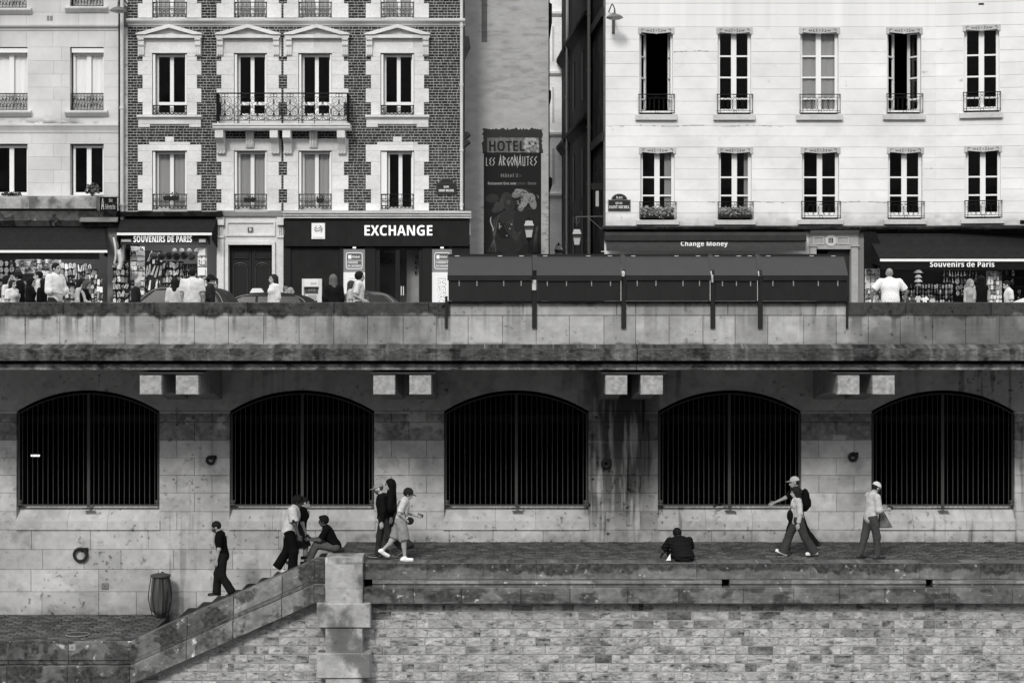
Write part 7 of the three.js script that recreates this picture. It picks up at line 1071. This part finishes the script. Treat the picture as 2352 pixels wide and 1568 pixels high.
    if (style === 'long' || style === 'bob') { const e = style === 'long' ? (o.hair.len ?? 0.42) : 0.2, bk = V(neck[0] - 0.075 * S, hc[1] - e * S, 0), q1 = uni([cap(hx(-0.06, 0.02), bk, 0.085 * S, 0.07 * S), cap(hx(-0.03, 0.0, 0.062), V(bk[0] + 0.04, bk[1] + 0.06, 0.075 * S), 0.04 * S, 0.045 * S), cap(hx(-0.03, 0.0, -0.062), V(bk[0] + 0.04, bk[1] + 0.06, -0.075 * S), 0.04 * S, 0.045 * S)], 0.03), f1 = f; f = (x, y, z) => Math.max(smin(f1(x, y, z), q1(x, y, z), 0.03), -face1(x, y, z)); P.push(V(bk[0] - 0.06, bk[1] - 0.08, 0), V(bk[0], bk[1], 0.12), V(bk[0], bk[1], -0.12)); }
    if (style === 'bun') { const q = ell(hx(-0.1, 0.09), [0.05, 0.05, 0.05]), f1 = f; f = (x, y, z) => smin(f1(x, y, z), q(x, y, z), 0.02); P.push(hx(-0.16, 0.15)); }
    const rough = (x, y, z) => f(x, y, z) + 0.0035 * Math.sin(x * 150 + y * 60) * Math.sin(z * 140 + y * 90);
    mesh('hair', boxUV(nets(rough, ...bounds(P, 0.03), fine ? 0.008 : 0.012)), mat(v, 0.75), t);
  }
  if (o.cap) {
    const { v, kind = 'cap', back } = o.cap, sgn = back ? -1 : 1; const up1 = [Math.sin(hN), Math.cos(hN), 0];
    if (kind === 'bucket') { const f = uni([cut(ell(hx(-0.01, 0.05), [0.115 * S, 0.11 * S, 0.1 * S], -hN), hx(0, 0.045), up1.map(q => -q)), cut(cut(ell(hx(-0.005, 0.03), [0.175 * S, 0.06 * S, 0.16 * S], -hN), hx(0, 0.065), up1), hx(0, 0.01), up1.map(q => -q))], 0.02); mesh('hat', boxUV(nets(f, ...bounds(hb(-0.2, 0.2, -0.05, 0.2, 0.18), 0.03), 0.01)), clothMat(v), t); }
    else { const dome = cut(ell(hx(-0.014, 0.04), [0.113 * S, 0.105 * S, 0.092 * S], -hN), hx(0, 0.035), up1.map(q => -q)); mesh('cap', boxUV(nets(dome, ...bounds(hb(-0.14, 0.12, 0.02, 0.16, 0.11), 0.03), 0.008)), clothMat(v), t); const br = cut(cut(ell(hx(sgn * 0.085, 0.035), [0.11 * S, 0.03 * S, 0.075 * S], -hN + sgn * 0.12), hx(0, 0.047), up1), hx(0, 0.033), up1.map(q => -q)); if (kind !== 'helmet') mesh('cap_brim', boxUV(nets(br, ...bounds(hb(-0.22, 0.24, 0, 0.08, 0.1), 0.02), 0.007)), clothMat(o.cap.brim ?? v), t); }
  }
  if (o.glasses) mesh('glasses', [1, -1].map(s => { const g = new THREE.SphereGeometry(0.02 * S, 8, 6); g.scale(0.4, 0.8, 1.2); g.translate(...hx(0.1, 0.01, s * 0.033)); return boxUV(ni(g)); }), mat(0.01, 0.2), t);
  for (const k of t.children) k.position.y = up;
  const gy = o.y, xx = X(px, d); t.position.set(xx, gy, Z(d)); t.rotation.y = R(face); t.updateMatrixWorld(true);
  return { t, J, up, S, ax, hx, neck, chest, local: p => t.localToWorld(new THREE.Vector3(p[0], p[1] + up, p[2])) };
}
// loose things carried: placed at a point of a person in that person's frame, standing as objects of their own
function carried(p, at, build) { const o = build(); o.position.copy(p.local(at)); o.rotation.y = p.t.rotation.y; return o; }
const netMesh = (name, f, P, m, s, v, parent) => mesh(name, boxUV(nets(f, ...bounds(P, m), s)), typeof v === 'number' ? mat(v, 0.85, { map: clothTex }) : v, parent);
function backpack(label, v, h = 0.46) { const t = thing('backpack', label, 'backpack'); netMesh('main_pack', uni([ell(V(-0.07, 0, 0), [0.11, h / 2, 0.15]), ell(V(-0.06, -h * 0.2, 0), [0.12, h * 0.32, 0.15])], 0.05), [V(-0.22, h / 2, 0.17), V(0.08, -h / 2, -0.17)], 0.04, 0.014, v, t); netMesh('front_pocket', ell(V(-0.165, -0.08, 0), [0.05, 0.12, 0.11]), [V(-0.24, 0.06, 0.13), V(-0.1, -0.22, -0.13)], 0.02, 0.012, v * 1.3, t); for (const s of [-1, 1]) mesh('strap', tube([[0.0, -h * 0.35, s * 0.11], [0.17, -0.08, s * 0.12], [0.19, 0.1, s * 0.12], [0.1, 0.24, s * 0.1], [-0.02, 0.2, s * 0.09]], 0.02, 18, 6), mat(v, 0.8), t); return t; }

const rightF = 0, leftF = 180, away = 90, toward = -90;
// --- lower quay ---
const stairY = k => -k * RISE;
person({ label: 'bearded man in black polo shirt and dark trousers walking down the stairs', px: 511, d: 57.6, y: -1.12, h: 1.86, face: leftF, lean: 7, nod: 28, legs: [[16, 12, -6], [2, 34, -40]], arms: [[4, 14, 6], [0, 10, 6]], top: { v: 0.006, sleeve: 'short', hem: 0.06, loose: 0.03 }, bottom: { v: 0.015, loose: 0.03, flare: 0.02 }, shoes: 0.02, soles: 0.6, hair: { v: 0.012, style: 'short', vol: 0.012 }, beard: 0.03, skin: 0.32 });
person({ label: 'man in an oversized white T-shirt and wide black trousers going up the stairs', px: 664, d: 56.9, y: -0.47, h: 1.9, face: rightF, lean: 12, nod: 22, legs: [[14, 18, 0], [-6, 26, -34]], arms: [[8, 10, 6], [-4, 10, 5]], top: { v: 0.66, sleeve: 'short', hem: 0.14, loose: 0.06 }, bottom: { v: 0.006, loose: 0.04, flare: 0.02 }, shoes: 0.7, soles: 0.8, hair: { v: 0.008, style: 'short', vol: 0.022 }, skin: 0.06 });
person({ label: 'woman in a black graphic top climbing the stairs behind the man in white', px: 690, d: 57.7, y: -0.4, h: 1.72, fem: 1, face: rightF, lean: 6, nod: 14, legs: [[18, 20, 0], [-10, 18, -20]], arms: [[4, 14, 6], [-2, 12, 6]], top: { v: 0.012, sleeve: 'short', hem: 0.14, loose: 0.035 }, bottom: { v: 0.03, len: 'short', loose: 0.04 }, shoes: 0.02, hair: { v: 0.01, style: 'bun' }, skin: 0.36 });
{ const p = person({ label: 'man in black T-shirt and grey trousers seated at the stair top with phone', px: 770, d: 57.4, y: 0.0, h: 1.78, face: leftF, lean: 26, nod: -2, seat: 0.12, legs: [[108, 78, 0], [96, 70, 0]], arms: [[22, 66, 4, 10], [26, 62, 4, 12]], curl: [0.7, 0.7], top: { v: 0.006, sleeve: 'short', hem: 0.02, loose: 0.03 }, bottom: { v: 0.11, loose: 0.022 }, shoes: 0.008, soles: 0.3, hair: { v: 0.008, style: 'quiff', vol: 0.018 }, skin: 0.07, glasses: true });
  carried(p, V(p.J.arm0.wr[0] + p.J.arm0.f[0] * 0.1, p.J.arm0.wr[1] + p.J.arm0.f[1] * 0.1 + 0.04, (p.J.arm0.wr[2] + p.J.arm1.wr[2]) / 2), () => { const t = thing('phone', 'phone held by the man seated on the stairs', 'phone'); mesh('case', stone(-0.035, 0.035, -0.075, 0.075, -0.005, 0.005, 0.004), mat(0.02, 0.3), t); mesh('screen', box(-0.032, 0.032, -0.07, 0.07, 0.0052, 0.0065), mat(0.03, 0.1), t); t.rotation.z = 0.5; return t; }); }
{ const p = person({ label: 'man in a dark hoodie and grey cap walking left past the pier', px: 880, d: 56.0, y: 0, h: 1.79, face: leftF, lean: 5, nod: 16, legs: [[12, 6, 4], [-20, 26, -30]], arms: [[2, 14, 5], [-8, 12, 5]], top: { v: 0.008, sleeve: 'long', hem: 0.08, loose: 0.03, hood: true, name: 'hoodie' }, bottom: { v: 0.035, loose: 0.012 }, shoes: 0.03, soles: 0.55, cap: { v: 0.3 }, hair: { v: 0.05, style: 'short', vol: 0.002 }, beard: 0.05, skin: 0.4 });
  carried(p, p.ax(0.3, -0.11), () => backpack('black backpack worn by the man in the hoodie', 0.006)); }
person({ label: 'woman with long black hair and sunglasses walking beside the man in the hoodie', px: 900, d: 57.2, y: 0, h: 1.8, fem: 1, face: leftF, lean: 2, nod: 2, legs: [[16, 6, 4], [-20, 20, -20]], arms: [[6, 14, 6], [-6, 12, 6]], top: { v: 0.008, sleeve: 'long', hem: 0.02, loose: 0.014 }, bottom: { v: 0.05, loose: 0.014, flare: 0.02 }, shoes: 0.01, hair: { v: 0.005, style: 'long', len: 0.5, vol: 0.02 }, glasses: true, skin: 0.36 });
{ const p = person({ label: 'man in white T-shirt, beige shorts and backward-tilted dark cap walking right', px: 921, d: 55.5, y: 0, h: 1.72, face: rightF, lean: 10, nod: 24, legs: [[10, 8, 0, 0.03], [-20, 26, -34]], arms: [[-22, 68, 8, 20], [4, 70, 6, 8]], curl: [0.6, 0.6], top: { v: 0.66, sleeve: 'short', hem: 0.06, loose: 0.03 }, bottom: { v: 0.3, len: 'short', loose: 0.04 }, shoes: 0.78, soles: 0.8, cap: { v: 0.025 }, hair: { v: 0.012, style: 'short', vol: 0.02 }, skin: 0.32 });
  carried(p, V(0.2, 0.02, 0.1), () => { const t = thing('shoulder_bag', 'small dark shoulder bag of the man in beige shorts', 'bag'); netMesh('pouch', ell(V(0, 0, 0), [0.1, 0.09, 0.05]), [V(0.12, 0.1, 0.06), V(-0.12, -0.1, -0.06)], 0.02, 0.01, 0.02, t); mesh('strap', tube([[-0.08, 0.05, 0], [-0.13, 0.25, 0.09], [-0.2, 0.46, 0.06], [-0.3, 0.3, -0.1]], 0.009, 20, 5), mat(0.02), t); mesh('buckle', box(-0.07, -0.04, 0.06, 0.09, 0.04, 0.055), mat(0.7, 0.3), t); return t; });
  carried(p, V(p.J.arm1.wr[0] + p.J.arm1.f[0] * 0.1, p.J.arm1.wr[1] + p.J.arm1.f[1] * 0.1 + 0.03, p.J.arm1.wr[2]), () => { const t = thing('phone', 'phone held by the man in beige shorts', 'phone'); mesh('case', stone(-0.035, 0.035, -0.07, 0.07, -0.005, 0.005, 0.004), mat(0.02, 0.3), t); t.rotation.z = 1.2; return t; }); }
person({ label: 'person in a padded dark vest sitting on the quay edge seen from behind', px: 1572, d: 55.35, y: 0.0, h: 1.8, face: away + 14, lean: 48, nod: 22, seat: 0.1, wide: 1.22, legs: [[92, 12, 60], [96, 16, 60]], arms: [[28, 18, 18], [20, 26, 18]], top: { v: (() => { const m = mat(0.008, 0.8, { bumpMap: tex(8, 256, (u, v) => 128 + 110 * Math.abs(Math.sin(v * Math.PI * 9)), { srgb: false, rep: 0.72 }), bumpScale: 0.03 }); return m; })(), sleeve: 'short', hem: 0.06, loose: 0.05, hood: true, name: 'padded_vest' }, bottom: { v: 0.02, loose: 0.02 }, shoes: 0.02, hair: { v: 0.008, style: 'short', vol: 0.018 }, skin: 0.08 });
{ const t = thing('paper_sheet', 'white paper held beside the seated person in the padded vest', 'paper'), d = 55.2; mesh('sheet', prismZ([[X(1530, d), Y(1287, d)], [X(1541, d), Y(1287, d)], [X(1540, d), Y(1271, d)]], Z(d) - 0.01, Z(d)), M.paper, t); }
{ const p = person({ label: 'tall man in a light trucker cap swinging one arm forward behind the woman', px: 1832, d: 57.6, y: 0, h: 1.84, face: leftF, lean: 3, nod: 6, legs: [[20, 6, 8], [-22, 18, -24]], arms: [[52, 14, 4], [-12, 20, 6]], top: { v: 0.007, sleeve: 'short', hem: 0.08, loose: 0.03 }, bottom: { v: 0.012, loose: 0.02 }, shoes: 0.02, soles: 0.6, cap: { v: 0.6, brim: 0.4 }, hair: { v: 0.02, style: 'short', vol: 0.004 }, skin: 0.3 });
  carried(p, p.ax(0.28, -0.13), () => backpack('bulging black backpack of the tall man in the trucker cap', 0.006, 0.52)); }
{ const p = person({ label: 'woman in a white shirt and wide grey trousers walking left with a black bag', px: 1834, d: 56.5, y: 0, h: 1.7, fem: 1, face: leftF, lean: 3, nod: 6, legs: [[28, 8, 24], [-20, 12, -4]], arms: [[2, 10, 8], [-6, 14, 8]], top: { v: 0.6, sleeve: 'long', hem: 0.12, loose: 0.022, under: 0.75 }, bottom: { v: 0.055, loose: 0.03, flare: 0.05 }, shoes: 0.78, soles: 0.8, hair: { v: 0.015, style: 'long', len: 0.34, vol: 0.022 }, skin: 0.36 });
  carried(p, V(0.2, 0.1, -0.06), () => { const t = thing('shoulder_bag', 'black shoulder bag at the front of the woman in the white shirt', 'bag'); netMesh('pouch', ell(V(0, 0, 0), [0.075, 0.14, 0.06]), [V(0.12, 0.17, 0.12), V(-0.12, -0.17, -0.12)], 0.02, 0.012, 0.008, t); mesh('strap', tube([[0, 0.12, 0], [-0.08, 0.3, 0.04], [-0.16, 0.4, 0.02], [-0.26, 0.24, -0.02]], 0.01, 16, 5), mat(0.01), t); return t; }); }
{ const p = person({ label: 'man in white helmet, white shirt and grey trousers looking at a phone', px: 2001, d: 56.0, y: 0, h: 1.82, face: rightF + 22, lean: 7, nod: 26, legs: [[12, 10, 0, 0.03], [-12, 6, -4, 0.03]], arms: [[2, 86, 8, 10], [16, 74, 5, 10]], curl: [0.7, 0.7], top: { v: 0.62, sleeve: 'rolled', hem: 0.12, loose: 0.03 }, bottom: { v: 0.07, loose: 0.022 }, shoes: 0.05, cap: { v: 0.78, kind: 'helmet' }, hair: { v: 0.015, style: 'short', vol: 0.01 }, beard: 0.03, skin: 0.3 });
  carried(p, V(p.J.arm0.wr[0] + p.J.arm0.f[0] * 0.1, p.J.arm0.wr[1] + p.J.arm0.f[1] * 0.1 + 0.04, p.J.arm0.wr[2] - 0.03), () => { const t = thing('phone', 'phone held by the man in the white helmet', 'phone'); mesh('case', stone(-0.035, 0.035, -0.075, 0.075, -0.005, 0.005, 0.004), mat(0.02, 0.3), t); t.rotation.z = 1.3; return t; });
  carried(p, V(0.3, -0.06, -0.02), () => { const t = thing('paper_bag', 'crumpled grey carrier bag hanging from the arm of the man in the helmet', 'bag'); const g = stone(-0.14, 0.14, -0.2, 0.17, -0.05, 0.04, 0.02, 0.02, 4, 4), q = g.attributes.position; for (let i = 0; i < q.count; i++) { const f = (0.17 - q.getY(i)) / 0.37; q.setX(i, q.getX(i) * (0.45 + 0.75 * f) + 0.12 * f); q.setZ(i, q.getZ(i) * (0.4 + f)); } g.computeVertexNormals(); mesh('bag_body', g, mat(0.13, 0.6), t); mesh('handle', tube([[-0.06, 0.17, 0], [-0.06, 0.26, 0.02], [0.0, 0.27, 0.02], [0.06, 0.17, 0]], 0.008, 12, 5), mat(0.2), t); return t; }); }

// --- street level (only their upper halves show above the parapet) ---
const U = (label, px, d0, h, face, o, d = d0 < 63.4 ? d0 - 3.5 : d0) => person({ label, px, d, y: d < 63.4 ? SW : d < 72.6 ? ROAD : FSW, h, face, fine: false, ...o });
const T = (v, o = {}) => ({ v, sleeve: 'short', loose: 0.03, ...o }), BTM = { v: 0.03, loose: 0.02 };
U('large man in a white shirt with rolled sleeves walking past the left shop', 126, 60.3, 1.86, rightF - 30, { wide: 0.98, nod: 4, top: T(0.8, { sleeve: 'rolled', loose: 0.04 }), bottom: BTM, hair: { v: 0.01 }, skin: 0.3, arms: [[6, 70, 8, 20], [10, 60, 8]], shoes: 0.02 });
U('long-haired person in pale clothes at the bottom left corner', 14, 61.5, 1.58, rightF, { fem: 1, top: T(0.7), bottom: BTM, hair: { v: 0.008, style: 'long' }, skin: 0.4, shoes: 0.02 });
U('child in a white top near the bottom left corner', 27, 61.0, 1.46, rightF - 30, { fem: 1, top: T(0.78), bottom: BTM, hair: { v: 0.02, style: 'bob' }, skin: 0.34, shoes: 0.02 });
U('young man in a black T-shirt browsing plates at the left shop', 44, 62.6, 1.68, leftF, { top: T(0.008), bottom: BTM, hair: { v: 0.01, vol: 0.02 }, skin: 0.4, nod: 14, shoes: 0.02 });
U('person in a dark hooded top with long black hair at the left shop', 68, 61.0, 1.52, rightF, { fem: 1, top: T(0.008, { sleeve: 'long' }), bottom: BTM, hair: { v: 0.005, style: 'long' }, skin: 0.3, nod: 10, shoes: 0.02 });
U('man in a pale open shirt facing left beside the printed cards', 89, 62.8, 1.7, leftF, { top: T(0.6), bottom: BTM, hair: { v: 0.01 }, skin: 0.4, shoes: 0.02 });
U('person in black with a pale strap in front of the white-shirted man', 99, 61.3, 1.5, leftF - 30, { fem: 1, top: T(0.006, { sleeve: 'long' }), bottom: BTM, hair: { v: 0.008, style: 'long' }, skin: 0.3, shoes: 0.02 });
U('dark-haired woman browsing scarves at the left shop', 181, 62.9, 1.5, rightF, { fem: 1, top: T(0.5, { sleeve: 'none' }), bottom: BTM, hair: { v: 0.008, style: 'bob' }, skin: 0.4, nod: 14, shoes: 0.02 });
U('woman in a black sleeveless top with light brown hair looking down', 193, 61.6, 1.46, rightF, { fem: 1, top: T(0.006, { sleeve: 'none' }), bottom: BTM, hair: { v: 0.06, style: 'long', len: 0.3 }, skin: 0.34, nod: 26, arms: [[16, 60, 5], [10, 50, 5]], shoes: 0.02 });
U('bald man in dark clothes passing the estate car', 311, 61.5, 1.5, rightF, { top: T(0.02, { sleeve: 'long' }), bottom: BTM, hair: { v: 0.12, vol: -0.006 }, skin: 0.35, nod: 12, shoes: 0.02 });
U('woman with dark curly hair and a pale cardigan beside the man in the white T-shirt', 401, 61.2, 1.5, away, { fem: 1, top: T(0.6, { sleeve: 'long' }), bottom: BTM, hair: { v: 0.01, style: 'bob', vol: 0.03 }, skin: 0.35, shoes: 0.02 });
U('broad man in a white T-shirt seen from behind near the souvenir shop', 441, 60.5, 1.74, away - 12, { wide: 1.15, top: T(0.7, { loose: 0.04 }), bottom: BTM, hair: { v: 0.01 }, skin: 0.3, shoes: 0.02 });
U('man in a dark bucket hat and jacket facing right', 482, 61.8, 1.58, rightF, { top: T(0.03, { sleeve: 'long' }), bottom: BTM, hair: { v: 0.02 }, cap: { v: 0.012, kind: 'bucket' }, skin: 0.4, shoes: 0.02 });
U('woman in a white top with long brown hair in front of the number 9 door', 629, 61.2, 1.6, leftF + 30, { fem: 1, top: T(0.75, { sleeve: 'long' }), bottom: BTM, hair: { v: 0.02, style: 'long', len: 0.32 }, skin: 0.32, shoes: 0.02 });
U('grey-haired person with glasses beside the cash machine', 655, 73.4, 1.56, rightF, { top: T(0.6), bottom: BTM, hair: { v: 0.12 }, skin: 0.4, glasses: true, shoes: 0.02 });
U('fair-haired older woman beside the cash machine', 666, 73.0, 1.52, rightF, { fem: 1, top: T(0.45), bottom: BTM, hair: { v: 0.25, style: 'bob' }, skin: 0.34, shoes: 0.02 });
U('person in black with a patterned headscarf tied at the back', 765, 60.8, 1.58, away + 20, { fem: 1, wide: 1.12, top: T(0.01, { sleeve: 'long', loose: 0.05 }), bottom: BTM, hair: { v: prints[3] ? 0.1 : 0.1, style: 'bob', vol: 0.026 }, skin: 0.08, shoes: 0.02 });
U('girl in a pale top behind the young man in the white T-shirt', 806, 62.5, 1.46, rightF, { fem: 1, top: T(0.5), bottom: BTM, hair: { v: 0.04, style: 'long', len: 0.3 }, skin: 0.4, shoes: 0.02 });
U('young man in a white T-shirt with bushy black hair walking right', 824, 61.2, 1.66, rightF, { top: T(0.72), bottom: BTM, hair: { v: 0.008, vol: 0.024 }, skin: 0.3, arms: [[-14, 76, 8], [6, 40, 6]], shoes: 0.02 });
const flecked = new THREE.MeshStandardMaterial({ roughness: 0.9, map: canvasTex(256, 256, g => { g.fillStyle = '#ececec'; g.fillRect(0, 0, 256, 256); g.fillStyle = '#3a3a3a'; for (let j = 0; j < 9; j++) for (let i = 0; i < 7; i++) { g.beginPath(); g.ellipse(i * 37 + (j % 2) * 18 + rr(2, 12), j * 28 + rr(4, 14), 9, 3.4, rr(-0.6, 0.6), 0, 7); g.fill(); } }) }); flecked.map.wrapS = flecked.map.wrapT = THREE.RepeatWrapping; flecked.map.repeat.set(2.6, 2.6);
U('bald man in a white shirt with dark flecks leaning on the parapet with arms spread', 2046, 60.0, 1.74, away + 6, { wide: 1.2, lean: 6, top: { v: flecked, sleeve: 'short', loose: 0.04 }, bottom: BTM, skin: 0.22, arms: [[8, 4, 36], [8, 4, 38]], shoes: 0.02 });
U('smiling fair-haired woman in the right souvenir shop crowd', 2229, 62.8, 1.5, rightF - 60, { fem: 1, top: T(0.4, { sleeve: 'none' }), bottom: BTM, hair: { v: 0.2, style: 'bob' }, skin: 0.36, shoes: 0.02 });
U('woman in black with long black hair seen from behind at the right', 2255, 61.0, 1.56, away, { fem: 1, top: T(0.006, { sleeve: 'none' }), bottom: BTM, hair: { v: 0.004, style: 'long', len: 0.4, vol: 0.02 }, skin: 0.34, shoes: 0.02 });
U('dark-haired man in a white top at the right edge looking down', 2318, 62.9, 1.46, leftF, { top: T(0.75), bottom: BTM, hair: { v: 0.012 }, skin: 0.4, nod: 20, shoes: 0.02 });

for (const o of [...scene.children]) if (o.isGroup && o.name !== 'person' && !/^(person|car|phone|backpack|paper_bag|shoulder_bag)/.test(o.name) && o.userData.label) rebase(o);
scene.traverse(o => { if (o.isMesh) { o.castShadow = o.receiveShadow = true; } });
renderer.render(scene, camera);
